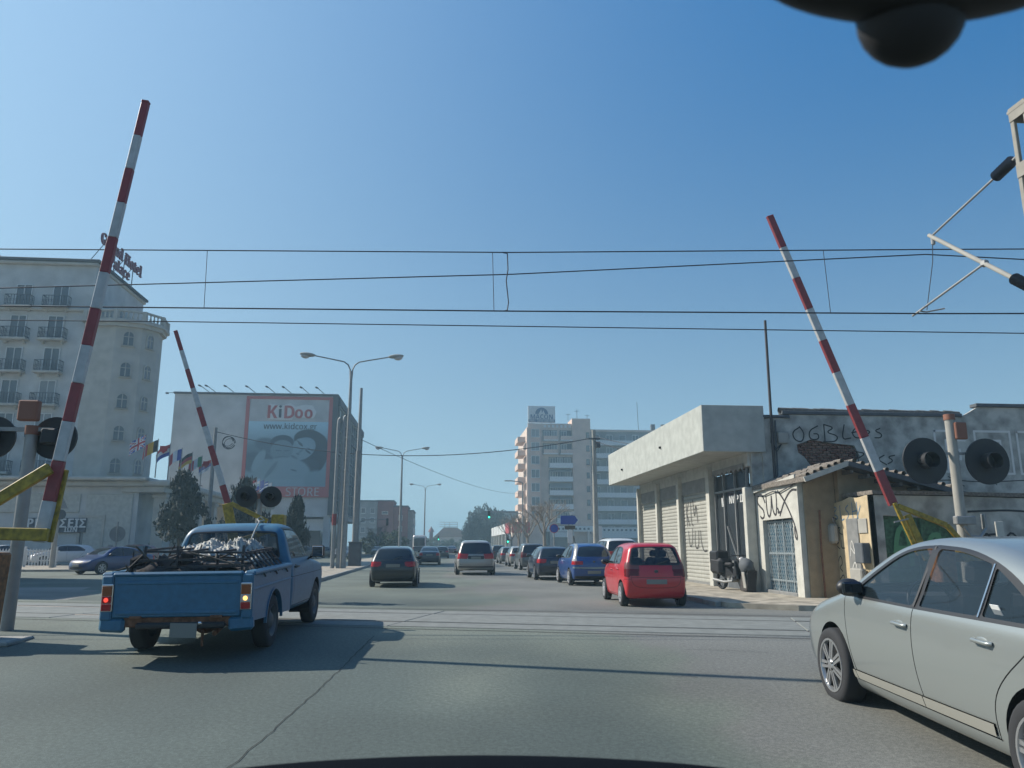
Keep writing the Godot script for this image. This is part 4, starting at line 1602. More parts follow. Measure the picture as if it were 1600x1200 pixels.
func hotel() -> void:
	var t := thing("hotel", "tall pale hotel with balconies and a faceted corner tower", "building")
	obj("wall", MB.new().box(Vector3(-43.9, 11.1, -75.8), Vector3(24, 22.2, 11.6)).box(Vector3(-44.0, 24.6, -75.95), Vector3(24, 4.9, 11.3)), M.hotel_wall, t)
	var roof := obj("roof", MB.new().box(Vector3(-44, 27.1, -75.9), Vector3(24.7, .28, 12.2), Basis.IDENTITY, .06).prism(P2([-9, 0, 9, 0, 0, 1.0]), 10, Transform3D(Basis.IDENTITY, Vector3(-46, 27.2, -76.5))), M.lead, t)
	obj("cornice", MB.new().box(Vector3(-43.9, 22.35, -75.75), Vector3(24.5, .34, 12.2), Basis.IDENTITY, .08).box(Vector3(-44, 26.8, -75.85), Vector3(24.4, .3, 11.9), Basis.IDENTITY, .08), M.hotel_stone, t)
	for rx: float in [-49.5, -41.6]:
		obj("dormer", MB.new().prism(P2([-1.2, 0, 1.2, 0, 0, .9]), 2.0, Transform3D(Basis.IDENTITY, Vector3(rx, 27.24, -71.6))), M.hotel_stone, roof)
	var rail_mesh := railing(2.1, .75, .95, .24).mesh()
	var slab_mesh := MB.new().box(Vector3(0, -.1, .42), Vector3(2.3, .2, .86), Basis.IDENTITY, .03).box(Vector3(-.8, -.3, .2), Vector3(.2, .3, .36), Basis.IDENTITY, .04).box(Vector3(.8, -.3, .2), Vector3(.2, .3, .36), Basis.IDENTITY, .04).mesh()
	for x: float in [-41.25, -38.05, -34.85]:
		for k in 6:
			var y := 22.53 if k == 0 else 19.55 - (k - 1) * 2.97
			window(t, Transform3D(Basis.IDENTITY, Vector3(x, y + .05, -70.0 if k > 0 else -70.3)), 1.25, 2.1, false, "frame_white", 1)
			var bl := shared("balcony", slab_mesh, M.hotel_stone, t, Transform3D(Basis.IDENTITY, Vector3(x, y, -70.0)))
			var rl := shared("railing", rail_mesh, M.lead, bl)
			rl.set_meta("kind", "stuff")
	# faceted tower
	var plan := PackedVector2Array([Vector2(-31.9, -69.9), Vector2(-29.4, -69.5), Vector2(-27.35, -70.2), Vector2(-26.45, -71.6), Vector2(-26.7, -73.4), Vector2(-28.6, -75.5), Vector2(-31.9, -76.2)])
	var up := Transform3D(Basis(Vector3.RIGHT, Vector3.BACK, Vector3.DOWN), Vector3.ZERO)
	var tw := obj("tower", MB.new().prism(plan, 14.6, up.translated(Vector3(0, 13.9, 0))), M.hotel_stone, t)
	for e: Array in [[.32, 21.0, .34], [.55, 21.28, .24], [.28, 7.0, .3]]:
		var big := Geometry2D.offset_polygon(plan, e[0], Geometry2D.JOIN_MITER)
		obj("cornice", MB.new().prism(big[0], e[2], up.translated(Vector3(0, e[1], 0))), M.hotel_stone, tw)
	var bal := MB.new()
	var rim: PackedVector2Array = Geometry2D.offset_polygon(plan, .30, Geometry2D.JOIN_MITER)[0]
	for i in rim.size():
		var a := rim[i]
		var b := rim[(i + 1) % rim.size()]
		if minf(a.y, b.y) < -75.9:
			continue
		var pa := Vector3(a.x, 21.4, a.y)
		var pb := Vector3(b.x, 21.4, b.y)
		bal.box(pa + Vector3.UP * .45, Vector3(.36, .95, .36), Basis.IDENTITY, .03)
		bal.bar(pa + Vector3.UP * .84, pb + Vector3.UP * .84, .24, .16)
		bal.bar(pa + Vector3.UP * .07, pb + Vector3.UP * .07, .22, .13)
		var m := int(pa.distance_to(pb) / .36)
		for j in m:
			var c := pa.lerp(pb, (j + .5) / m)
			bal.lathe(PackedVector2Array([Vector2(.06, .12), Vector2(.11, .32), Vector2(.055, .55), Vector2(.08, .78)]), 8, Transform3D(Basis.IDENTITY, c))
	obj("balustrade", bal, M.hotel_stone, tw)
	for fc: Array in [[1, .5, .8, 1.25], [2, .5, .6, 1.2]]:
		var a := plan[fc[0]]
		var b := plan[fc[0] + 1]
		var mid := a.lerp(b, fc[1])
		var nn := Vector2(-(b - a).y, (b - a).x).normalized()
		if nn.dot(mid - Vector2(-29, -76)) < 0:
			nn = -nn
		for k in 5:
			window(tw, yaw(atan2(nn.x, nn.y), Vector3(mid.x, 19.15 - k * 2.86, mid.y)), fc[2], fc[3], true, "hotel_stone", 1)
	obj("parapet", MB.new().box(Vector3(-30.6, 22.1, -71.3), Vector3(2.4, 1.0, 2.2), Basis.IDENTITY, .05), M.hotel_stone, tw)
	# lower front with its blank shop wall
	obj("podium", MB.new().box(Vector3(-41, 3.1, -70.5), Vector3(32.6, 6.2, 9.0)), M.hotel_wall, t)
	obj("cornice", MB.new().box(Vector3(-40.9, 6.42, -70.3), Vector3(33.6, .42, 9.9), Basis.IDENTITY, .1).box(Vector3(-40.9, 6.80, -70.1), Vector3(34.2, .3, 10.5), Basis.IDENTITY, .08), M.hotel_stone, t)
	obj("wall_panel", MB.new().box(Vector3(-26.9, 3.0, -65.95), Vector3(3.6, 5.2, .1), Basis.IDENTITY, .03), M.white_plaster, t)
	obj("wall_panel", MB.new().box(Vector3(-33.0, 4.85, -65.95), Vector3(7.6, 1.5, .1), Basis.IDENTITY, .03), M.white_plaster, t)
	var dw := obj("doorway", MB.new().plate(rect2(-29.15, 0, -27.0 - .1, 3.9), [rect2(-28.95, 0.05, -27.3, 3.7)], .16, Transform3D(Basis.IDENTITY, Vector3(0, 0, -65.92))), M.hotel_stone, t)
	obj("pane", MB.new().box(Vector3(-28.1, 1.9, -65.98), Vector3(1.7, 3.6, .06)), M.window_glass, dw)
	# long portico on piers
	var po := obj("portico", MB.new().box(Vector3(-24.3, 6.0, -86), Vector3(3.4, .5, 40.6), Basis.IDENTITY, .05).box(Vector3(-24.3, 6.5, -86), Vector3(4.2, .5, 41.2), Basis.IDENTITY, .12), M.hotel_stone, t)
	var pier := MB.new().box(Vector3(0, 2.9, 0), Vector3(.95, 5.75, .95), Basis.IDENTITY, .04).box(Vector3(0, 5.5, 0), Vector3(1.2, .35, 1.2), Basis.IDENTITY, .06).box(Vector3(0, .35, 0), Vector3(1.15, .5, 1.15), Basis.IDENTITY, .05).mesh()
	for k in 9:
		for x: float in [-23.2, -25.6]:
			shared("pier", pier, M.hotel_stone, po, Transform3D(Basis.IDENTITY, Vector3(x, 0, -67.0 - k * 4.7)))
	# roof sign
	var sg := thing("hotel_roof_sign", "dark red letters of the hotel name on the roof edge", "sign")
	var side := Basis(Vector3.UP, PI / 2)
	letters("lettering", "Grand Hotel", 1.58, .16, M.letter_red, sg, Transform3D(side, Vector3(-31.75, 29.45, -74.7)), true, true)
	letters("lettering", "Palace", 1.45, .16, M.letter_red, sg, Transform3D(side, Vector3(-31.75, 28.05, -74.4)), true, true)
	for z: float in [-71.2, -73.4, -75.6, -77.8]:
		obj("strut", MB.new().bar(Vector3(-31.9, 27.2, z), Vector3(-31.9, 29.9, z), .07, .07).bar(Vector3(-33.4, 27.2, z), Vector3(-31.95, 29.4, z), .05, .05), M.lead, sg)
	# dark shop board with pale letters
	var bd := thing("shop_board", "long dark shop board with pale Greek letters", "sign")
	obj("board", MB.new().box(Vector3(-31.2, 3.1, -65.82), Vector3(5.4, 1.15, .12), Basis.IDENTITY, .02), M.lead, bd)
	letters("lettering", "ΟΡΕΣ", 1.0, .03, M.frame_white, bd, Transform3D(Basis.IDENTITY, Vector3(-32.6, 3.25, -65.74)))
	letters("lettering", "ΗΣΕΙΣ", 1.0, .03, M.frame_white, bd, Transform3D(Basis.IDENTITY, Vector3(-29.85, 3.25, -65.74)))
	letters("lettering", "IΩN", .55, .03, M.frame_white, bd, Transform3D(Basis.IDENTITY, Vector3(-29.6, 2.75, -65.74)))


func blot(d: PackedFloat32Array, w: int, h: int, cx: float, cy: float, rx: float, ry: float, ang: float, tone: float, soft: float, alpha := 1.0) -> void:
	var r := maxf(rx, ry) * (1.0 + soft)
	var ca := cos(ang)
	var sa := sin(ang)
	for y in range(maxi(0, int(cy - r)), mini(h, int(cy + r) + 1)):
		for x in range(maxi(0, int(cx - r)), mini(w, int(cx + r) + 1)):
			var u := ((x - cx) * ca + (y - cy) * sa) / rx
			var v := (-(x - cx) * sa + (y - cy) * ca) / ry
			var q := sqrt(u * u + v * v)
			var a := clampf((1.0 + soft * .5 - q) / maxf(soft, .01), 0.0, 1.0) * alpha
			if a > 0.0:
				var k := y * w + x
				d[k] = lerpf(d[k], tone, a * a * (3.0 - 2.0 * a))


# the print on the billboard: a woman and a child lying down, in one bluish tone
func poster_print() -> ImageTexture:
	var w := 384
	var h := 400
	var d := PackedFloat32Array()
	d.resize(w * h)
	for y in h:
		for x in w:
			d[y * w + x] = lerpf(1.0, .62, smoothstep(0.0, 170.0, y))
	blot(d, w, h, 110, 200, 130, 90, -.1, .50, .5)
	blot(d, w, h, 95, 150, 60, 42, .5, .42, .4)
	blot(d, w, h, 30, 250, 50, 60, .2, .34, .5)
	blot(d, w, h, 100, 230, 46, 22, .9, .36, .5)
	# hair of the woman
	blot(d, w, h, 300, 118, 82, 66, .5, .17, .12)
	blot(d, w, h, 335, 200, 52, 120, .12, .16, .15)
	blot(d, w, h, 300, 290, 44, 60, .5, .22, .3)
	blot(d, w, h, 262, 250, 36, 30, .4, .24, .3)
	# her face, tilted
	blot(d, w, h, 262, 168, 58, 78, .62, .66, .10)
	blot(d, w, h, 272, 140, 46, 30, .62, .70, .3)
	blot(d, w, h, 222, 222, 26, 16, .5, .60, .4)
	blot(d, w, h, 254, 140, 17, 5, .85, .22, .5)
	blot(d, w, h, 292, 186, 18, 5, .75, .22, .5)
	blot(d, w, h, 248, 128, 20, 3.5, .7, .34, .6)
	blot(d, w, h, 302, 172, 18, 3.5, .6, .34, .6)
	blot(d, w, h, 256, 184, 6, 24, .62, .54, .7)
	blot(d, w, h, 243, 200, 9, 5, .6, .44, .6)
	blot(d, w, h, 228, 222, 20, 6, .7, .40, .4)
	# the child
	blot(d, w, h, 165, 130, 56, 46, -.1, .26, .12)
	blot(d, w, h, 166, 176, 54, 62, .1, .56, .12)
	blot(d, w, h, 168, 222, 34, 8, -.08, .40, .6)
	blot(d, w, h, 150, 180, 15, 4, .1, .40, .6)
	blot(d, w, h, 190, 180, 15, 4, -.1, .40, .6)
	blot(d, w, h, 190, 320, 120, 100, .1, .66, .18)
	blot(d, w, h, 90, 285, 66, 50, -.3, .62, .25)
	blot(d, w, h, 60, 240, 22, 66, .35, .66, .25)
	blot(d, w, h, 120, 300, 10, 60, .5, .48, .6)
	blot(d, w, h, 228, 300, 16, 5, .3, .36, .5)
	blot(d, w, h, 190, 405, 230, 50, .0, .70, .3)
	blot(d, w, h, 340, 360, 60, 60, .0, .62, .4)
	var o := PackedByteArray()
	o.resize(w * h * 3)
	for i in w * h:
		var v := .18 + .56 * d[i]
		o[i * 3] = int(clampf(v * .86 + .02, 0, 1) * 255)
		o[i * 3 + 1] = int(clampf(v * 1.0 + .05, 0, 1) * 255)
		o[i * 3 + 2] = int(clampf(v * 1.02 + .08, 0, 1) * 255)
	return ImageTexture.create_from_image(Image.create_from_data(w, h, false, Image.FORMAT_RGB8, o))


func poster_building() -> void:
	var t := thing("poster_building", "grey store building with a huge billboard and glazed side", "building")
	obj("wall", MB.new().box(Vector3(-26.85, 14.2, -130), Vector3(22.9, 17.4, 36)), M.poster_wall, t)
	obj("parapet", MB.new().box(Vector3(-26.85, 23.0, -130), Vector3(23.3, .3, 36.4), Basis.IDENTITY, .05), M.lead, t)
	obj("ground_floor", MB.new().box(Vector3(-27.5, 2.7, -131), Vector3(20.5, 5.4, 33)), M.window_glass, t)
	for k in 6:
		obj("column", MB.new().box(Vector3(-37.6 + k * 4.3, 2.75, -112.6), Vector3(.9, 5.5, .9)), M.poster_wall, t)
	obj("shop_fascia", MB.new().box(Vector3(-18.5, 4.4, -113.2), Vector3(5.2, 1.6, .4)), M.white_paint, t)
	# side curtain wall
	var gl := obj("glass_wall", MB.new().box(Vector3(-15.33, 14.0, -130.4), Vector3(.14, 15.6, 34.0)), M.shop_glass, t)
	var grid := MB.new()
	for k in 12:
		grid.box(Vector3(-15.2, 14.0, -114.0 - k * 3.0), Vector3(.2, 15.7, .14))
	for k in 10:
		grid.box(Vector3(-15.21, 6.3 + k * 1.7, -130.4), Vector3(.2, .12, 34.1))
	obj("mullions", grid, M.far_grey, gl, "stuff")
	obj("roof_band", MB.new().box(Vector3(-15.25, 22.3, -130.2), Vector3(.5, 1.0, 36.0)), M.lead, t)
	obj("corner_post", MB.new().box(Vector3(-15.6, 14.3, -111.95), Vector3(.8, 17.2, .3)), M.lead, t)
	# lamps that lean out over the billboard
	for x: float in [-33.5, -32.6, -30.0, -27.0, -24.2, -21.9, -19.4, -17.2]:
		var lm := obj("floodlight", MB.new().bar(Vector3(x, 23.1, -112.2), Vector3(x - .9, 23.8, -110.4), .07, .07), M.lead, t)
		obj("lamp_head", MB.new().box(Vector3(x - .95, 23.75, -110.3), Vector3(.4, .22, .34), Basis(Vector3.BACK, -.4), .04), M.lead, lm)
	obj("aerial", MB.new().bar(Vector3(-38.2, 23.0, -111.9), Vector3(-39.2, 22.9, -111.7), .06, .06).box(Vector3(-39.3, 22.85, -111.7), Vector3(.35, .22, .3)), M.lead, t)
	# billboard
	var b := thing("billboard", "red framed billboard of a smiling woman beside a child", "billboard")
	var x0 := -28.2
	var x1 := -15.95
	obj("board", MB.new().box(Vector3((x0 + x1) / 2, 16.0, -111.9), Vector3(x1 - x0, 13.2, .16)), M.poster_wall, b)
	for e: Array in [[x0 + .25, 16.0, .5, 13.3], [x1 - .25, 16.0, .5, 13.3]]:
		obj("frame", MB.new().box(Vector3(e[0], e[1], -111.8), Vector3(e[2], e[3], .14)), M.faded_red, b)
	obj("frame", MB.new().box(Vector3((x0 + x1) / 2, 22.45, -111.79), Vector3(x1 - x0 - 1.0, .4, .14)), M.faded_red, b)
	obj("store_band", MB.new().box(Vector3((x0 + x1) / 2, 8.95, -111.79), Vector3(x1 - x0, 1.5, .16)), M.faded_red, b)
	letters("lettering", "STORE", 1.65, .05, M.clear_lens, b, Transform3D(Basis.IDENTITY, Vector3(-19.6, 8.95, -111.68)), false)
	var pm := mat("poster_print", 1, 1, 1, .7)
	pm.albedo_color = Color.WHITE
	pm.albedo_texture = poster_print()
	var pr := MB.new()
	pr.quad(Vector3(x0 + .5, 9.7, -111.81), Vector3(x1 - .5, 9.7, -111.81), Vector3(x1 - .5, 19.0, -111.81), Vector3(x0 + .5, 19.0, -111.81), Vector3.BACK, true)
	obj("picture", pr, pm, b)
	var logo := obj("logo", MB.new().prism(P2([-24.9, 19.3, -21.6, 19.2, -21.4, 20.2, -20.2, 19.6, -18.6, 19.5, -18.2, 20.4, -18.8, 21.4, -20.0, 21.5, -21.2, 21.2, -22.0, 21.7, -23.2, 21.3, -24.9, 21.6]), .06, Transform3D(Basis.IDENTITY, Vector3(0, 0, -111.77))), M.frame_white, b)
	letters("lettering", "K D", 2.6, .04, M.faded_red, logo, Transform3D(Basis.IDENTITY, Vector3(-23.3, 20.35, -111.72)))
	letters("lettering", "i", 2.3, .06, M.lead, logo, Transform3D(Basis.IDENTITY, Vector3(-23.35, 20.35, -111.71)))
	letters("lettering", "oo", 2.3, .04, M.faded_red, logo, Transform3D(Basis.IDENTITY, Vector3(-20.0, 20.3, -111.72)))
	letters("web_address", "www.kidcox.gr", 1.15, .03, M.lead, b, Transform3D(Basis.IDENTITY, Vector3(-21.8, 18.3, -111.77)), false)


# a plain far block with rows of built windows
func far_block(called: String, label: String, c: Vector3, s: Vector3, m: Material, cols: int, rows: int, ww: float, wh: float, y0: float, side := 0) -> Node3D:
	var t := thing(called, label, "building")
	obj("wall", MB.new().box(c, s), m, t)
	obj("parapet", MB.new().box(c + Vector3(0, s.y / 2 + .1, 0), Vector3(s.x + .3, .3, s.z + .3)), M.lead, t)
	for i in cols:
		for j in rows:
			var y := y0 + j * (s.y - y0 - .6) / rows
			if side == 0:
				window(t, Transform3D(Basis.IDENTITY, Vector3(c.x - s.x / 2 + s.x * (i + .5) / cols, y, c.z + s.z / 2)), ww, wh, false, "frame_white", 0)
			else:
				window(t, yaw(PI / 2 * side, Vector3(c.x + side * s.x / 2, y, c.z - s.z / 2 + s.z * (i + .5) / cols)), ww, wh, false, "frame_white", 0)
	return t


func balcony_row(t: Node, x0: float, x1: float, y: float, z: float, m: Material, solid: bool) -> void:
	var b := obj("balcony", MB.new().box(Vector3((x0 + x1) / 2, y, z + .7), Vector3(x1 - x0, .25, 1.5)), M.frame_white, t)
	if solid:
		obj("railing", MB.new().box(Vector3((x0 + x1) / 2, y + .55, z + 1.38), Vector3(x1 - x0, .85, .1)), m, b)
	else:
		var mb := MB.new()
		mb.box(Vector3((x0 + x1) / 2, y + 1.0, z + 1.38), Vector3(x1 - x0, .08, .08))
		for k in int((x1 - x0) / .4) + 1:
			mb.box(Vector3(x0 + .05 + k * .4, y + .55, z + 1.38), Vector3(.06, .9, .06))
		obj("railing", mb, M.lead, b, "stuff")


func apartments() -> void:
	var t := thing("apartment_block", "tall pinkish apartment block with balconies and a roof sign", "building")
	obj("wall", MB.new().box(Vector3(26.4, 14.0, -182), Vector3(14.6, 28.0, 20)), M.far_beige, t)
	obj("wall", MB.new().box(Vector3(20.6, 14.0, -171.6), Vector3(3.2, 27.6, .8)), M.far_pink, t)
	obj("stair_tower", MB.new().box(Vector3(31.5, 15.0, -174.4), Vector3(4.2, 30.0, 6)), M.far_pink, t)
	obj("parapet", MB.new().box(Vector3(25.2, 28.3, -172.2), Vector3(11.8, 1.1, .5)), M.far_beige, t)
	for k in 9:
		obj("parapet_opening", MB.new().box(Vector3(23.2 + k * .95, 28.2, -171.9), Vector3(.5, .55, .14)), M.sign_blue if false else M.frame_white, t)
	for k in 8:
		var y := 3.4 + k * 3.05
		window(t, Transform3D(Basis.IDENTITY, Vector3(20.9, y + .9, -171.2)), 1.7, 1.7, false, "frame_white", 1)
		window(t, Transform3D(Basis.IDENTITY, Vector3(32.9, y + .9, -171.4)), .55, 1.1, false, "lead", 0)
		var spans := [[22.7, 26.0], [26.6, 29.3]] if k >= 6 else [[25.6, 29.3]] if k == 1 else [[24.0, 29.3]]
		for sp: Array in spans:
			var w: float = sp[1] - sp[0]
			obj("recess", MB.new().box(Vector3((sp[0] + sp[1]) / 2, y + 1.35, -172.0), Vector3(w, 2.4, .08)), M.lead, t)
			for m in int(w / 1.6):
				window(t, Transform3D(Basis.IDENTITY, Vector3(sp[0] + .9 + m * 1.7, y + .4, -171.95)), 1.2, 1.9, false, "frame_white", 1)
			balcony_row(t, sp[0], sp[1], y + .1, -172.0, M.far_pink if k >= 6 else M.frame_white, true)
		if k in [2, 3, 4]:
			obj("awning", MB.new().prism(P2([0, 0, 1.3, -.7 - .5 * (k % 2), 1.25, -.85 - .5 * (k % 2), 0, -.1]), 5.0, Transform3D(Basis(Vector3(0, 0, 1), Vector3.UP, Vector3(1, 0, 0)), Vector3(26.65, y + 2.9, -171.95))), M.far_grey, t)
		obj("side_balcony", MB.new().box(Vector3(18.0, y, -176.5), Vector3(1.8, .25, 7)).box(Vector3(17.15, y + .6, -176.5), Vector3(.12, 1.0, 7)).box(Vector3(18.0, y + .6, -173.05), Vector3(1.7, 1.0, .12)), M.far_pink, t)
	obj("arcade_band", MB.new().box(Vector3(26.2, 5.2, -171.2), Vector3(14.8, 1.2, 1.5)), M.frame_white, t)
	for k in 14:
		obj("band_opening", MB.new().box(Vector3(20.2 + k * .95, 5.2, -170.4), Vector3(.45, .45, .1)), M.lead, t)
	obj("shop_front", MB.new().box(Vector3(26.2, 2.3, -171.9), Vector3(14.4, 4.4, .3)), M.window_glass, t)
	for k in 4:
		obj("column", MB.new().box(Vector3(20 + k * 4.2, 2.3, -170.8), Vector3(.6, 4.6, .6)), M.far_beige, t)
	for e: Array in [[28.9, 30.0, 1.6], [31.0, 30.0, 2.6], [33.4, 30.0, 1.4], [20.0, 28.3, 1.0]]:
		obj("aerial", MB.new().bar(Vector3(e[0], e[1], -174), Vector3(e[0], e[1] + e[2], -174), .09, .09).bar(Vector3(e[0] - .6, e[1] + e[2] * .8, -174), Vector3(e[0] + .6, e[1] + e[2] * .85, -174), .07, .07), M.lead, t)
	# roof sign
	var s := thing("roof_sign", "white rooftop sign with a blue dome emblem on the apartment block", "sign")
	obj("board", MB.new().box(Vector3(22.6, 31.1, -173), Vector3(6.3, 3.9, .3), Basis.IDENTITY, .05), M.frame_white, s)
	for x: float in [20.4, 22.6, 24.8]:
		obj("leg", MB.new().bar(Vector3(x, 28.2, -173.2), Vector3(x, 29.4, -173.2), .15, .15), M.lead, s)
	var dome := PackedVector2Array()
	for i in 17:
		dome.append(Vector2(cos(PI * i / 16.0) * 1.5, sin(PI * i / 16.0) * 1.5))
	var em := obj("emblem", MB.new().prism(dome, .06, Transform3D(Basis.IDENTITY, Vector3(22.6, 31.15, -172.82))), M.letter_blue, s)
	obj("emblem_rays", MB.new().prism(P2([-.75, 0, -.1, 1.1, .1, .2, .35, .9, .8, 0]), .05, Transform3D(Basis.IDENTITY, Vector3(22.6, 31.16, -172.77))), M.frame_white, em)
	letters("lettering", "MACON", 1.45, .05, M.letter_blue, s, Transform3D(Basis.IDENTITY, Vector3(22.6, 30.5, -172.8)))
	obj("phone_band", MB.new().box(Vector3(22.6, 29.55, -172.84), Vector3(6.2, .7, .1)), M.letter_blue, s)
	letters("phone_number", "ΤΗΛ.: 2310 425 055", .66, .04, M.frame_white, s, Transform3D(Basis.IDENTITY, Vector3(22.6, 29.55, -172.77)))
	# the longer block beside it
	var u := thing("long_apartment_block", "long grey apartment block with pale balcony bands behind the canopy", "building")
	obj("wall", MB.new().box(Vector3(46, 13.8, -184), Vector3(24, 27.6, 18)), M.far_grey, u)
	obj("parapet", MB.new().box(Vector3(46, 27.8, -184), Vector3(24.4, .5, 18.4)), M.far_beige, u)
	for k in 8:
		var y := 3.4 + k * 3.0
		balcony_row(u, 34.2, 47.0 if k < 4 else 44.6, y, -175.0, M.frame_white, true)
		balcony_row(u, 48.5, 57.5, y, -175.0, M.frame_white, true)
		for m in 7:
			window(u, Transform3D(Basis.IDENTITY, Vector3(35.6 + m * 3.1, y + .35, -175.0)), 1.4, 2.0, false, "frame_white", m % 2)
	obj("arcade_band", MB.new().box(Vector3(45.8, 5.0, -174.4), Vector3(23.4, 1.2, 1.2)), M.frame_white, u)
	for k in 22:
		obj("band_opening", MB.new().box(Vector3(34.8 + k * 1.0, 5.0, -173.76), Vector3(.45, .45, .1)), M.lead, u)
	for x: float in [50.0, 52.5]:
		obj("chimney", MB.new().box(Vector3(x, 28.9, -178), Vector3(.9, 2.0, .9)), M.lead, u)
	obj("mast", MB.new().bar(Vector3(46.8, 27.9, -179), Vector3(46.6, 35.5, -179), .1, .1), M.lead, u)


func far_places() -> void:
	far_block("grey_block", "grey narrow block left of the red brick block", Vector3(-18.4, 6.3, -205), Vector3(4.6, 12.6, 12), M.far_grey, 2, 4, 1.0, 1.2, 2.5)
	far_block("red_block", "dark red block standing beyond the left carriageway", Vector3(-14.2, 6.35, -206), Vector3(4.2, 12.7, 12), M.far_red, 1, 1, 1.4, .5, 9.5)
	far_block("lower_red_block", "lower red block joined to the dark red block", Vector3(-10.3, 5.7, -208), Vector3(3.5, 11.4, 14), M.far_red, 1, 3, .8, 1.1, 2.5)
	far_block("slim_grey_block", "slim dark grey block at the end of the red blocks", Vector3(-7.9, 5.2, -212), Vector3(1.4, 10.4, 16), M.far_grey, 5, 3, 1.4, 1.4, 2.0, 1)
	# old station with an orange roof at the end of the street
	var t := thing("orange_roofed_hall", "far hall with a broad orange tiled roof closing the street", "building")
	obj("wall", MB.new().box(Vector3(4.5, 2.6, -330), Vector3(14, 5.2, 12)).box(Vector3(13, 2.2, -331), Vector3(14, 4.4, 10)), M.far_pink, t)
	obj("roof", MB.new().prism(P2([-2.9, 5.1, 12, 5.1, 9.2, 7.4, 6.6, 9.0, 1.2, 9.0, -.6, 7.2]), 13, Transform3D(Basis.IDENTITY, Vector3(0, 0, -330))), M.orange_tile, t)
	obj("turret", MB.new().box(Vector3(-3.9, 3.6, -326), Vector3(1.5, 7.2, 1.5)).lathe(PackedVector2Array([Vector2(1.3, 7.2), Vector2(1.0, 7.9), Vector2(.2, 9.2), Vector2(0, 9.6)]), 10, Transform3D(Basis.IDENTITY, Vector3(-3.9, 0, -326))), M.far_red, t)
	var fr := thing("roof_frame", "pale metal sign frame on the orange roof", "frame")
	var fm := MB.new()
	for k in 3:
		fm.bar(Vector3(-.6, 9.4 + k * .9, -326), Vector3(7.0, 9.4 + k * .9, -326), .16, .16)
	for x: float in [1.6, 3.6, 6.9]:
		fm.bar(Vector3(x, 8.6, -326), Vector3(x, 11.3, -326), .16, .16)
	obj("bars", fm, M.far_grey, fr)
	# low shop row with white fascia
	var s := thing("shop_row", "low shop row with white fascia and pale columns", "building")
	obj("wall", MB.new().box(Vector3(16.4, 2.9, -172.5), Vector3(6, 5.8, 52)), M.far_beige, s)
	for k in 6:
		var z := -196.0 + k * 8.6
		obj("fascia", MB.new().box(Vector3(13.2, 4.9, z), Vector3(.5, 2.0, 7.6)), M.frame_white if k < 5 else M.sign_red, s)
		obj("column", MB.new().box(Vector3(13.15, 1.9, z - 3.4), Vector3(.5, 3.9, .7)), M.canopy_plaster, s)
		obj("shop_window", MB.new().box(Vector3(13.35, 1.9, z + .5), Vector3(.1, 3.6, 6.2)), M.window_glass, s)
	obj("end_fascia", MB.new().box(Vector3(15.0, 4.9, -146.3), Vector3(3.4, 2.0, .4)), M.sign_red, s)
	far_block("banded_block", "wide pale block with dark window bands behind the pines", Vector3(24, 6.4, -268), Vector3(20, 12.8, 14), M.far_grey, 9, 3, 1.6, 1.5, 3.0)
	# what throws the broad shadow over the left carriageway
	var c := far_block("corner_house", "plain rendered house at the left edge by the crossing", Vector3(-30.6, 5.6, -34.2), Vector3(12, 11.2, 13.6), M.hotel_stone, 3, 3, 1.2, 1.8, 1.2, 1)
	c.set_meta("label", "plain rendered corner house whose shadow crosses the left carriageway")


# strokes of spray paint on a wall: a list of polylines in wall metres
func scrawl(called: String, strokes: Array, w: float, m: Material, parent: Node, xf: Transform3D, times := 2) -> void:
	var mb := MB.new()
	for s: Array in strokes:
		var p := chaikin(P2(s), times, false)
		for i in p.size() - 1:
			var a := p[i]
			var b := p[i + 1]
			var d := (b - a).normalized()
			a -= d * w * .3
			b += d * w * .3
			var o := d.orthogonal() * w * .5
			var lift := .003 + .0004 * (i % 5)
			var q := []
			for e: Vector2 in [a - o, a + o, b + o, b - o]:
				q.append(xf * Vector3(e.x, e.y, lift))
			mb.quad(q[0], q[1], q[2], q[3], xf.basis.z)
	obj(called, mb, m, parent)


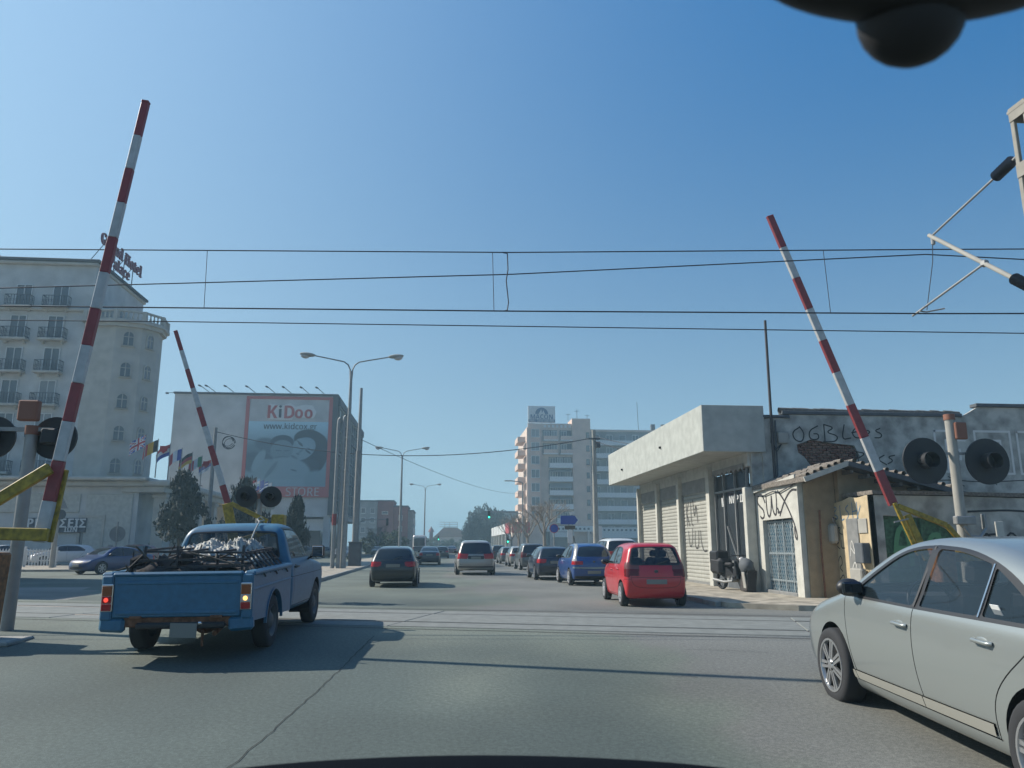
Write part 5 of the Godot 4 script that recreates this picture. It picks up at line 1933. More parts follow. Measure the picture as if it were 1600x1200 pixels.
func shop() -> void:
	var t := thing("shuttered_shop", "low shop with a broad white canopy over closed grey shutters", "building")
	# canopy: a deep box
	obj("canopy", MB.new().box(Vector3(9.0, 5.03, -29.7), Vector3(2.0, 1.46, 13.6), Basis.IDENTITY, .012), M.canopy_plaster, t)
	for e: Array in [[5.0, -27.5], [4.78, -33.6]]:
		obj("drain_spout", MB.new().tube(PackedVector3Array([Vector3(8.02, e[0], e[1]), Vector3(7.93, e[0] - .01, e[1])]), .045, .045, 8), M.gap, t)
	obj("roof", MB.new().box(Vector3(14.5, 5.2, -30), Vector3(9.2, .5, 13.4)), M.concrete, t)
	obj("inner_wall", MB.new().box(Vector3(14.8, 2.2, -36.2), Vector3(10.4, 4.4, .3)).box(Vector3(18.6, 2.2, -30), Vector3(.3, 4.4, 13)), M.old_plaster, t)
	obj("lintel", MB.new().box(Vector3(9.6, 4.1, -29.7), Vector3(.3, .45, 13.2)), M.white_plaster, t)
	for e: Array in [[-36.25, .22], [-33.05, .24], [-29.95, .26], [-26.45, .34]]:
		obj("pillar", MB.new().box(Vector3(9.44, 2.06, e[0]), Vector3(.3, 4.1, e[1]), Basis.IDENTITY, .012), M.white_plaster, t)
	var bays := [[-36.14, -33.17], [-32.93, -30.08], [-29.82, -26.62]]
	for b: Array in bays:
		var L: float = b[1] - b[0]
		var n := Node3D.new()
		n.name = "shutter"
		t.add_child(n, true)
		var slat := MB.new().prism(P2([0, -.066, .022, -.05, .03, 0, .022, .05, 0, .066, -.012, .066, -.012, -.066]), L - .05, Transform3D(Basis(Vector3(-1, 0, 0), Vector3.UP, Vector3(0, 0, -1)), Vector3.ZERO)).mesh()
		for k in 24:
			shared("slat", slat, M.shutter, n, Transform3D(Basis.IDENTITY, Vector3(9.52, .25 + k * .137, (b[0] + b[1]) / 2)))
		obj("shutter_box", MB.new().box(Vector3(9.52, 3.71, (b[0] + b[1]) / 2), Vector3(.12, .66, L)), M.concrete, n)
		obj("bottom_rail", MB.new().box(Vector3(9.5, .15, (b[0] + b[1]) / 2), Vector3(.1, .09, L - .06)), M.galvanised, n)
		for z: float in [b[0] + .03, b[1] - .03]:
			obj("guide_rail", MB.new().box(Vector3(9.47, 1.75, z), Vector3(.09, 3.3, .06)), M.galvanised, n)
	var wallx := Transform3D(Basis(Vector3.UP, -PI / 2), Vector3(9.482, 0, -28.2))
	scrawl("graffiti", [[-1.25, 3.1, -1.2, 2.2], [-1.2, 2.7, -.95, 3.1], [-1.2, 2.65, -.9, 2.2], [-.7, 3.1, -.7, 2.3, -.5, 2.2], [-.45, 3.15, -.3, 2.4, -.1, 3.1, .05, 2.3], [-1.1, 2.0, -1.0, 1.4, -.7, 1.5, -.6, 2.1], [-.3, 2.0, -.4, 1.4, 0, 1.35, .1, 2.0], [.3, 2.0, .35, 1.5, .6, 1.25, .85, 1.3]], .05, M.spray_black, t, wallx)
	# glazed bay with white letters
	var g := Node3D.new()
	g.name = "shop_window"
	t.add_child(g, true)
	obj("pane", MB.new().box(Vector3(9.55, 2.2, -24.75), Vector3(.02, 3.2, 2.9)), M.shop_glass, g)
	for z: float in [-26.2, -25.35, -24.35, -23.35]:
		obj("frame_bar", MB.new().box(Vector3(9.5, 2.0, z), Vector3(.07, 3.9, .06)), M.galvanised, g)
	for y: float in [.95, 3.25, 3.9]:
		obj("frame_bar", MB.new().box(Vector3(9.51, y, -24.8), Vector3(.07, .07, 2.9)), M.galvanised, g)
	obj("frame_bar", MB.new().bar(Vector3(9.5, 2.1, -25.2), Vector3(9.5, 1.0, -24.4), .05, .04), M.galvanised, g)
	obj("base_panel", MB.new().box(Vector3(9.52, .52, -24.8), Vector3(.1, .8, 2.8)), M.lead, g)
	letters("lettering", "M", .42, .01, M.frame_white, g, Transform3D(Basis(Vector3.UP, -PI / 2), Vector3(9.53, 2.9, -25.55)))
	letters("lettering", "NVIP III", .36, .01, M.frame_white, g, Transform3D(Basis(Vector3.UP, -PI / 2), Vector3(9.53, 2.95, -24.35)))
	obj("awning_valance", MB.new().prism(P2([-1.4, 0, -1.4, -.22, -1.2, -.12, -1.0, -.24, -.8, -.12, -.6, -.24, -.4, -.12, -.2, -.24, 0, -.12, .2, -.24, .4, -.12, .6, -.24, .8, -.12, 1.0, -.24, 1.2, -.12, 1.4, -.24, 1.4, 0]), .02, Transform3D(Basis(Vector3.UP, -PI / 2), Vector3(9.4, 4.0, -24.75))), M.concrete, g)
	obj("end_wall", MB.new().box(Vector3(9.78, 2.75, -23.12), Vector3(.46, 5.3, .2)), M.old_plaster, t)
	obj("pillar", MB.new().box(Vector3(9.42, 1.62, -23.1), Vector3(.3, 3.2, .22), Basis.IDENTITY, .012), M.white_plaster, t)
	# the old plastered wall behind the kiosk, with bare brick showing
	var w := thing("old_wall", "dark old plastered wall covered with graffiti, bricks showing", "wall")
	var hole := P2([11.02, 4.55, 11.5, 4.72, 12.1, 4.62, 12.9, 4.55, 13.05, 4.2, 12.85, 3.9, 12.7, 3.55, 12.5, 3.3, 12.2, 3.2, 11.55, 3.2, 11.45, 3.5, 11.42, 3.9, 11.25, 4.15, 11.05, 4.3])
	var z0 := -23.0
	obj("plaster", MB.new().plate(P2([9.9, 0, 24, 0, 24, 5.85, 17.2, 5.85, 16.6, 5.52, 10.9, 5.52, 10.6, 5.4, 9.9, 5.35]), [hole], .1, Transform3D(Basis.IDENTITY, Vector3(0, 0, z0))), M.old_plaster, w)
	obj("backing", MB.new().box(Vector3(17, 2.7, z0 - .22), Vector3(14, 5.4, .28)), M.mortar, w)
	rng.seed = 41
	var bm := []
	for i in 4:
		bm.append(MB.new().box(Vector3.ZERO, Vector3(.215 - .01 * (i % 2), .066, .09), Basis.IDENTITY, .008).mesh())
	for j in 20:
		for i in 9:
			var x := 11.05 + i * .24 + (.12 if j % 2 else 0.0)
			var y := 3.18 + j * .082
			if Geometry2D.is_point_in_polygon(Vector2(x, y), hole):
				shared("brick", bm[rng.randi() % 4], M.brick if rng.randf() < .6 else M.brick_pale, w, Transform3D(Basis(Vector3.BACK, rng.randf_range(-.02, .02)), Vector3(x, y, z0 - .062 + rng.randf_range(-.012, .012))))
	obj("coping", MB.new().box(Vector3(13.6, 5.56, z0 - .05), Vector3(6.0, .12, .3), Basis.IDENTITY, .02).box(Vector3(20.6, 5.9, z0 - .05), Vector3(7.0, .12, .34), Basis.IDENTITY, .02).box(Vector3(10.4, 5.43, z0 - .05), Vector3(.9, .1, .3), Basis.IDENTITY, .02), M.lead, w)
	rng.seed = 43
	for k in 26:
		obj("ridge_tile", MB.new().lathe(PackedVector2Array([Vector2(.08, -.14), Vector2(.09, .14)]), 8, Transform3D(Basis(Vector3.BACK, PI / 2), Vector3(10.7 + k * .23, 5.64 + rng.randf_range(-.015, .015), z0 - .05))), M.roof_tile, w)
	var f := Transform3D(Basis.IDENTITY, Vector3(0, 0, z0 + .055))
	scrawl("graffiti", [[11.15, 5.1, 10.9, 4.95, 10.95, 4.7, 11.2, 4.62, 11.3, 4.9, 11.15, 5.12], [11.75, 5.15, 11.45, 5.0, 11.45, 4.72, 11.75, 4.72, 11.75, 4.9, 11.6, 4.9], [11.95, 5.2, 11.95, 4.65], [11.95, 5.2, 12.3, 5.1, 11.98, 4.95, 12.4, 4.85, 12.3, 4.65, 11.9, 4.66], [12.62, 5.2, 12.5, 4.72, 12.8, 4.78], [12.85, 4.95, 13.1, 5.0, 13.0, 5.12, 12.85, 4.95, 12.95, 4.78, 13.15, 4.8], [13.25, 5.05, 13.3, 4.62], [13.25, 5.05, 13.5, 5.0, 13.28, 4.85], [13.8, 5.1, 13.6, 5.02, 13.85, 4.92, 13.8, 4.8, 13.6, 4.8]], .038, M.spray_black, w, f)
	scrawl("graffiti", [[12.95, 4.35, 13.0, 3.95], [12.95, 4.35, 13.25, 4.3, 13.0, 4.15], [13.4, 4.3, 13.3, 4.0, 13.5, 4.0], [13.3, 4.15, 13.45, 4.16], [13.6, 4.3, 13.6, 3.95], [13.85, 4.25, 13.6, 4.12, 13.9, 3.95], [14.2, 4.25, 13.95, 4.2, 14.15, 4.08, 13.95, 3.98]], .038, M.spray_black, w, f)
	# big pale block letters on the right
	scrawl("block_letters", [[15.6, 5.05, 15.6, 3.75], [15.6, 5.05, 16.6, 5.05, 16.6, 4.75, 15.95, 4.75], [15.95, 4.75, 15.95, 4.45, 16.4, 4.45, 16.4, 4.15, 15.95, 4.15, 15.95, 3.75, 15.6, 3.75], [16.95, 5.05, 16.95, 3.7, 17.3, 3.7, 17.3, 4.75, 17.8, 4.75, 17.8, 3.7, 18.15, 3.7, 18.15, 5.05, 16.95, 5.05], [18.4, 5.05, 18.4, 3.7, 18.75, 3.7, 18.75, 4.3, 19.2, 3.7, 19.5, 3.7], [18.4, 5.05, 19.5, 5.05, 19.5, 4.4, 19.0, 4.3], [18.75, 4.75, 19.15, 4.75, 19.15, 4.55, 18.75, 4.55, 18.75, 4.75]], .07, M.spray_pale, w, f, 0)
	scrawl("graffiti", [[15.2, 3.45, 16.0, 3.5, 17.0, 3.42, 18.5, 3.5], [15.9, 3.6, 16.4, 3.3], [17.2, 3.62, 17.5, 3.35]], .03, M.spray_black, w, f)
	obj("pipe", MB.new().tube(PackedVector3Array([Vector3(10.35, 5.3, z0 + .1), Vector3(10.32, 4.0, z0 + .1), Vector3(10.3, 3.6, z0 + .12), Vector3(10.15, 3.3, z0 + .1)]), .03, .03, 8), M.lead, w)
	obj("junction_box", MB.new().box(Vector3(10.55, 4.75, z0 + .12), Vector3(.32, .34, .14), Basis.IDENTITY, .015), M.concrete_pale, w)
	for k in 2:
		obj("cable", MB.new().tube(PackedVector3Array([Vector3(10.22, 5.0 - k * .1, z0 + .08), Vector3(10.15, 4.6, z0 + .14), Vector3(10.32, 4.4 - k * .1, z0 + .14), Vector3(10.5, 4.55, z0 + .1)]), .018, .018, 6), M.wire, w)
	var sm := thing("steel_post", "tall thin dark steel post rising above the old wall", "post", Vector3(10.14, 0, -22.75))
	obj("shaft", MB.new().tube(PackedVector3Array([Vector3(0, 0, 0), Vector3(.02, 5, 0), Vector3(.05, 8.5, 0)]), .05, .04, 10), M.dark_steel, sm)
	# kiosk
	var k := thing("kiosk", "small white walled kiosk with a mesh door under a tiled gable", "building")
	var side := Transform3D(Basis(Vector3.UP, -PI / 2), Vector3(9.7, 0, -21.6))
	obj("white_wall", MB.new().plate(P2([-1.5, 0, 1.42, 0, 1.42, 3.26, -1.5, 3.02]), [P2([-.98, .10, 1.02, .10, 1.02, 2.22, -.98, 2.2])], .2, side), M.white_plaster, k)
	obj("wall_cap", MB.new().bar(Vector3(9.68, 3.07, -23.1), Vector3(9.68, 3.31, -20.12), .34, .09), M.white_plaster, k)
	obj("eave_cable", MB.new().tube(PackedVector3Array([Vector3(9.56, 2.98, -23.0), Vector3(9.56, 2.92, -22.3), Vector3(9.55, 3.0, -21.6), Vector3(9.56, 2.95, -21.2), Vector3(9.56, 3.12, -20.2)]), .015, .015, 6), M.wire, k)
	obj("back_room", MB.new().box(Vector3(11.6, 1.5, -21.7), Vector3(3.2, 3.0, 2.4)), M.cabin, k)
	# mesh door
	var d := Node3D.new()
	d.name = "door"
	k.add_child(d, true)
	obj("door_leaf", MB.new().box(Vector3(9.80, 1.15, -21.58), Vector3(.04, 2.1, 1.96)), M.door_blue, d)
	for z: float in [-22.56, -22.0, -21.5, -21.0, -20.6]:
		obj("door_bar", MB.new().box(Vector3(9.735, 1.16, z), Vector3(.04, 2.1, .04)), M.mesh_wire, d)
	for y: float in [.16, .5, 1.25, 2.14]:
		obj("door_bar", MB.new().box(Vector3(9.738, y, -21.58), Vector3(.035, .05, 1.96)), M.mesh_wire, d)
	var wm := MB.new()
	for i in 26:
		for s: float in [-1.0, 1.0]:
			var za := -22.56 + (i - 9) * .12
			var p0 := Vector2(za, .2)
			var p1 := Vector2(za + 1.1, 2.12)
			if s < 0:
				p0.y = 2.12
				p1.y = .2
			# keep inside the leaf
			var t0 := 0.0
			var t1 := 1.0
			if p0.x < -22.54:
				t0 = (-22.54 - p0.x) / 1.1
			if p1.x > -20.62:
				t1 = (-20.62 - p0.x) / 1.1
			if t1 - t0 > .03:
				var a := p0.lerp(p1, t0)
				var b := p0.lerp(p1, t1)
				wm.bar(Vector3(9.72, a.y, a.x), Vector3(9.72, b.y, b.x), .010, .014)
	obj("wire_mesh", wm, M.mesh_wire, d, "stuff")
	obj("threshold", MB.new().box(Vector3(9.68, .14, -21.58), Vector3(.2, .14, 2.0), Basis.IDENTITY, .01), M.galvanised, d)
	scrawl("graffiti", [[-.72, 2.72, -.9, 2.98, -1.2, 2.95, -1.3, 2.75, -1.1, 2.62, -.85, 2.5, -.82, 2.3, -1.0, 2.25, -1.1, 2.32], [-.62, 2.95, -.62, 2.4, -.45, 2.26, -.3, 2.5, -.25, 3.0, -.22, 2.45, .0, 2.28, .08, 2.6, .08, 3.0], [.25, 2.3, .6, 2.7, 1.05, 2.98, 1.38, 2.95], [.2, 3.0, .55, 2.75, .95, 2.3, 1.2, 1.9, 1.25, 1.6, 1.1, 1.7, 1.12, 1.95], [.05, 2.55, .2, 2.45, .12, 2.38, .3, 2.4]], .062, M.spray_black, k, Transform3D(side.basis, Vector3(9.598, 0, -21.6)))
	# brown front under the gable
	obj("brown_wall", MB.new().prism(P2([9.75, 0, 10.62, 0, 10.62, 3.45, 9.75, 3.1]), .25, Transform3D(Basis.IDENTITY, Vector3(0, 0, -20.24))), M.brown_plaster, k)
	obj("gable_wall", MB.new().prism(P2([10.62, 2.3, 14, 2.3, 14, 2.72, 10.75, 3.5, 10.62, 3.45]), .2, Transform3D(Basis.IDENTITY, Vector3(0, 0, -20.0))), M.brown_plaster, k)
	obj("drain_pipe", MB.new().tube(PackedVector3Array([Vector3(10.1, .1, -20.05), Vector3(10.08, 1.3, -20.04), Vector3(10.12, 2.4, -20.05)]), .025, .025, 6), M.rust, k)
	var rf := obj("roof", MB.new().prism(P2([9.5, 3.12, 10.72, 3.55, 13.9, 2.78, 13.9, 2.9, 10.72, 3.68, 9.5, 3.25]), 3.9, Transform3D(Basis.IDENTITY, Vector3(0, 0, -21.45))), M.roof_tile, k)
	obj("verge_board", MB.new().bar(Vector3(9.48, 3.16, -19.46), Vector3(10.72, 3.6, -19.46), .05, .13), M.white_plaster, rf)
	obj("verge_board", MB.new().bar(Vector3(10.72, 3.6, -19.46), Vector3(13.95, 2.8, -19.46), .05, .13), M.lead, rf)
	rng.seed = 51
	var tile := MB.new().lathe(PackedVector2Array([Vector2(.05, -.2), Vector2(.062, .2)]), 8).mesh()
	for e: Array in [[Vector2(9.5, 3.27), Vector2(10.66, 3.69), 6], [Vector2(10.8, 3.7), Vector2(13.9, 2.93), 14]]:
		for i in e[2]:
			var c: Vector2 = (e[0] as Vector2).lerp(e[1], (i + .5) / e[2])
			for j in 5:
				shared("roof_tile", tile, M.roof_tile, rf, Transform3D(Basis(Vector3.RIGHT, PI / 2 + .03) * Basis(Vector3.UP, rng.randf() * 6), Vector3(c.x + rng.randf_range(-.02, .02), c.y + rng.randf_range(-.012, .02), -19.66 - j * .37)))
	for i in 9:
		obj("rafter", MB.new().box(Vector3(9.9 + i * .45, (3.2 + .35 * (9.9 + i * .45 - 9.5) if i < 2 else 3.46 - .24 * (9.9 + i * .45 - 10.72)) - .06, -19.75), Vector3(.08, .1, .6)), M.bark, rf)
	# annex with cream wall and green gate
	var a := thing("annex", "cream sided annex with grey doors and scrawls facing the street", "building")
	var ax := Transform3D(Basis(Vector3.UP, -PI / 2), Vector3(10.66, 0, -19.4))
	obj("cream_wall", MB.new().prism(P2([-.98, 0, .95, 0, .95, 2.70, .4, 2.66, .1, 2.7, -.3, 2.62, -.98, 2.56]), .16, ax), M.cream_plaster, a)
	obj("front_wall", MB.new().plate(P2([10.6, 0, 16.5, 0, 16.5, 2.6, 13.1, 2.68, 10.6, 2.7]), [P2([10.95, .1, 12.9, .1, 12.9, 1.75, 12.2, 2.1, 11.9, 2.15, 10.95, 2.2])], .2, Transform3D(Basis.IDENTITY, Vector3(0, 0, -18.55))), M.old_plaster, a)
	obj("roof", MB.new().prism(P2([10.7, 2.72, 13.2, 2.70, 16.6, 2.62, 16.6, 2.74, 10.7, 2.82]), 2.0, Transform3D(Basis.IDENTITY, Vector3(0, 0, -19.4))), M.roof_tile, a)
	var gt := Node3D.new()
	gt.name = "gate"
	a.add_child(gt, true)
	for x: float in [11.44, 12.42]:
		obj("gate_leaf", MB.new().box(Vector3(x, 1.15, -18.62), Vector3(.95, 2.15, .05), Basis.IDENTITY, .01), M.gate_green, gt)
		for e: Array in [[0.0, 2.15, .82, .06], [0.0, .2, .82, .06], [-.42, 1.15, .06, 2.0], [.42, 1.15, .06, 2.0], [0.0, 1.3, .82, .05]]:
			obj("gate_bar", MB.new().box(Vector3(x + e[0], e[1], -18.58), Vector3(e[2], e[3], .05), Basis.IDENTITY, .008), M.gate_green, gt)
	scrawl("graffiti", [[11.2, 1.0, 11.35, 1.9, 11.6, 1.9, 11.65, 1.0], [11.25, 1.4, 11.65, 1.4], [12.1, 1.0, 12.15, 1.7, 12.5, 1.75, 12.2, 1.4, 12.6, 1.1, 12.1, 1.0]], .12, M.spray_green, a, Transform3D(Basis.IDENTITY, Vector3(0, 0, -18.553)))
	scrawl("graffiti", [[13.3, 1.3, 13.6, 1.9, 13.9, 1.3, 13.3, 1.7, 13.9, 1.75], [14.0, 1.4, 14.3, 1.9, 14.6, 1.3], [14.8, 1.9, 14.8, 1.2, 15.3, 1.3], [13.2, 2.3, 14.5, 2.35, 15.5, 2.2]], .05, M.spray_black, a, Transform3D(Basis.IDENTITY, Vector3(0, 0, -18.446)))
	for e: Array in [[15.2, 1.5, .5, 1.2], [14.2, .9, .3, .5]]:
		scrawl("painted_patch", [[e[0], e[1] - e[3] / 2, e[0], e[1] + e[3] / 2]], e[2], M.yellow, a, Transform3D(Basis.IDENTITY, Vector3(0, 0, -18.448)), 0)
	# doors and boxes on the cream wall
	var cx := Transform3D(ax.basis, Vector3(10.578, 0, -19.4))
	obj("service_door", MB.new().box(Vector3(10.565, 1.15, -19.25), Vector3(.04, 2.0, .55), Basis.IDENTITY, .01), M.galvanised, a)
	obj("upper_panel", MB.new().box(Vector3(10.565, 1.95, -18.75), Vector3(.03, .36, .4), Basis.IDENTITY, .008), M.concrete_pale, a)
	obj("meter_box", MB.new().box(Vector3(10.48, 1.28, -18.72), Vector3(.22, .5, .38), Basis.IDENTITY, .02), M.lead, a)
	obj("meter_box", MB.new().box(Vector3(10.47, .66, -19.0), Vector3(.16, .48, .55), Basis.IDENTITY, .03), M.concrete_pale, a)
	obj("wall_box", MB.new().box(Vector3(10.45, 1.78, -20.05), Vector3(.2, .52, .3), Basis.IDENTITY, .06), M.concrete_pale, a)
	obj("lamp_bracket", MB.new().tube(PackedVector3Array([Vector3(10.5, 2.15, -19.9), Vector3(10.38, 2.2, -19.86), Vector3(10.36, 2.1, -19.8), Vector3(10.42, 2.04, -19.8)]), .014, .014, 6), M.wire, a)
	obj("cable", MB.new().tube(PackedVector3Array([Vector3(10.45, 1.0, -18.75), Vector3(10.4, .8, -18.6), Vector3(10.44, .62, -18.5), Vector3(10.52, .7, -18.42)]), .016, .016, 6), M.wire, a)
	scrawl("graffiti", [[-.85, 2.1, -.85, 2.5, -.55, 2.45, -.8, 2.3, -.5, 2.2, -.85, 2.1], [-.42, 2.5, -.42, 2.1, -.25, 2.15], [.0, 2.5, -.18, 2.4, .05, 2.28, -.15, 2.1], [.2, 2.55, .2, 2.1], [.2, 2.32, .42, 2.34], [.42, 2.55, .45, 2.08], [.3, 2.0, .6, 2.45]], .03, M.spray_blue, a, cx)
	scrawl("graffiti", [[-.7, 1.9, -.45, 1.95, -.6, 1.8, -.4, 1.75], [-.8, 1.35, -.8, 1.6, -.6, 1.55, -.78, 1.48, -.6, 1.38], [-.5, 1.6, -.52, 1.4, -.35, 1.4], [-.75, 1.0, -.6, 1.25, -.5, 1.0, -.7, .9, -.55, .8], [-.7, .6, -.5, .75, -.45, .5, -.7, .55], [-.8, .25, -.6, .3, -.7, .15]], .028, M.spray_black, a, cx)
	scrawl("graffiti", [[.0, 1.2, .1, 1.7, .25, 1.2, .05, 1.4], [.05, .9, .2, 1.1, .28, .8], [.0, .6, .2, .75, .1, .5, .3, .45]], .024, M.spray_pale, a, Transform3D(ax.basis, Vector3(10.538, 0, -19.4)))


func scooter() -> void:
	var t := thing("motor_scooter", "dusty black scooter with covered box parked by the shop window", "scooter", Vector3(9.05, .12, -23.75), .25)
	for z: float in [-.62, .62]:
		var w := Node3D.new()
		w.name = "wheel"
		t.add_child(w, true)
		w.transform = Transform3D(Basis(Vector3.BACK, PI / 2), Vector3(0, .27, z))
		obj("tyre", MB.new().lathe(PackedVector2Array([Vector2(.2, -.045), Vector2(.25, -.05), Vector2(.275, 0), Vector2(.25, .05), Vector2(.2, .045), Vector2(.2, -.045)]), 28), M.rubber, w)
		var r := MB.new().lathe(PackedVector2Array([Vector2(.205, -.03), Vector2(.205, .03)]), 24).lathe(PackedVector2Array([Vector2(.04, -.06), Vector2(.04, .06)]), 10)
		for i in 8:
			r.tube(PackedVector3Array([Vector3(.03, 0, 0).rotated(Vector3.UP, TAU * i / 8), Vector3(.2, 0, 0).rotated(Vector3.UP, TAU * i / 8)]), .008, .008, 5)
		obj("rim", r, M.galvanised, w)
	obj("fork", MB.new().bar(Vector3(-.07, .27, .62), Vector3(-.05, .95, .38), .03, .03).bar(Vector3(.07, .27, .62), Vector3(.05, .95, .38), .03, .03), M.galvanised, t)
	obj("mudguard", MB.new().prism(P2([.30, .0, .25, .2, .1, .32, -.1, .34, -.25, .24, -.22, .21, -.09, .3, .09, .285, .22, .18, .27, 0]), .12, Transform3D(Basis(Vector3(0, 0, 1), Vector3.UP, Vector3(1, 0, 0)), Vector3(0, .27, .62))), M.dark_trim, t)
	obj("handlebar", MB.new().tube(PackedVector3Array([Vector3(-.33, 1.02, .26), Vector3(-.18, 1.05, .33), Vector3(.18, 1.05, .33), Vector3(.33, 1.02, .26)]), .015, .015, 8), M.dark_trim, t)
	obj("headlight", MB.new().ball(Vector3(0, .92, .46), Vector3(.09, .09, .08), 14), M.clear_lens, t)
	obj("frame", MB.new().prism(P2([.42, .92, .36, .6, .2, .38, -.35, .36, -.75, .55, -.7, .70, -.2, .68, .1, .5, .3, .95]), .2, Transform3D(Basis(Vector3(0, 0, 1), Vector3.UP, Vector3(1, 0, 0)), Vector3.ZERO)), M.dark_trim, t)
	obj("leg_shield", MB.new().box(Vector3(0, .62, .36), Vector3(.36, .55, .04), Basis(Vector3.RIGHT, -.2), .015), M.black, t)
	obj("engine", MB.new().box(Vector3(.02, .36, -.08), Vector3(.24, .22, .34), Basis.IDENTITY, .04).lathe(PackedVector2Array([Vector2(.1, -.13), Vector2(.1, .13)]), 14, Transform3D(Basis(Vector3.BACK, PI / 2), Vector3(0, .34, .05))), M.galvanised, t)
	obj("exhaust", MB.new().tube(PackedVector3Array([Vector3(-.12, .28, .1), Vector3(-.14, .24, -.3), Vector3(-.15, .3, -.85)]), .03, .05, 10), M.galvanised, t)
	obj("saddle", MB.new().box(Vector3(0, .77, -.25), Vector3(.26, .12, .62), Basis.IDENTITY, .05), M.black, t)
	obj("carrier_box", MB.new().box(Vector3(0, .98, -.72), Vector3(.46, .42, .46), Basis.IDENTITY, .05), M.dark_trim, t)
	obj("cover_cloth", MB.new().box(Vector3(0, .72, -.62), Vector3(.52, .5, .62), Basis(Vector3.RIGHT, .08), .09), M.black, t)
	var c := thing("cardboard_heap", "dark crumpled heap leaning beside the scooter", "rubbish", Vector3(9.2, .12, -22.95))
	obj("box", MB.new().box(Vector3(0, .32, 0), Vector3(.3, .64, .5), Basis(Vector3.BACK, -.12), .02), M.debris, c)
	obj("sack", MB.new().ball(Vector3(-.05, .75, .02), Vector3(.2, .22, .28), 16, Basis.IDENTITY, .35, 9), M.lead, c)
	obj("sheet", MB.new().box(Vector3(-.18, .3, .12), Vector3(.03, .55, .2), Basis(Vector3.BACK, .1), .008), M.concrete_pale, c)


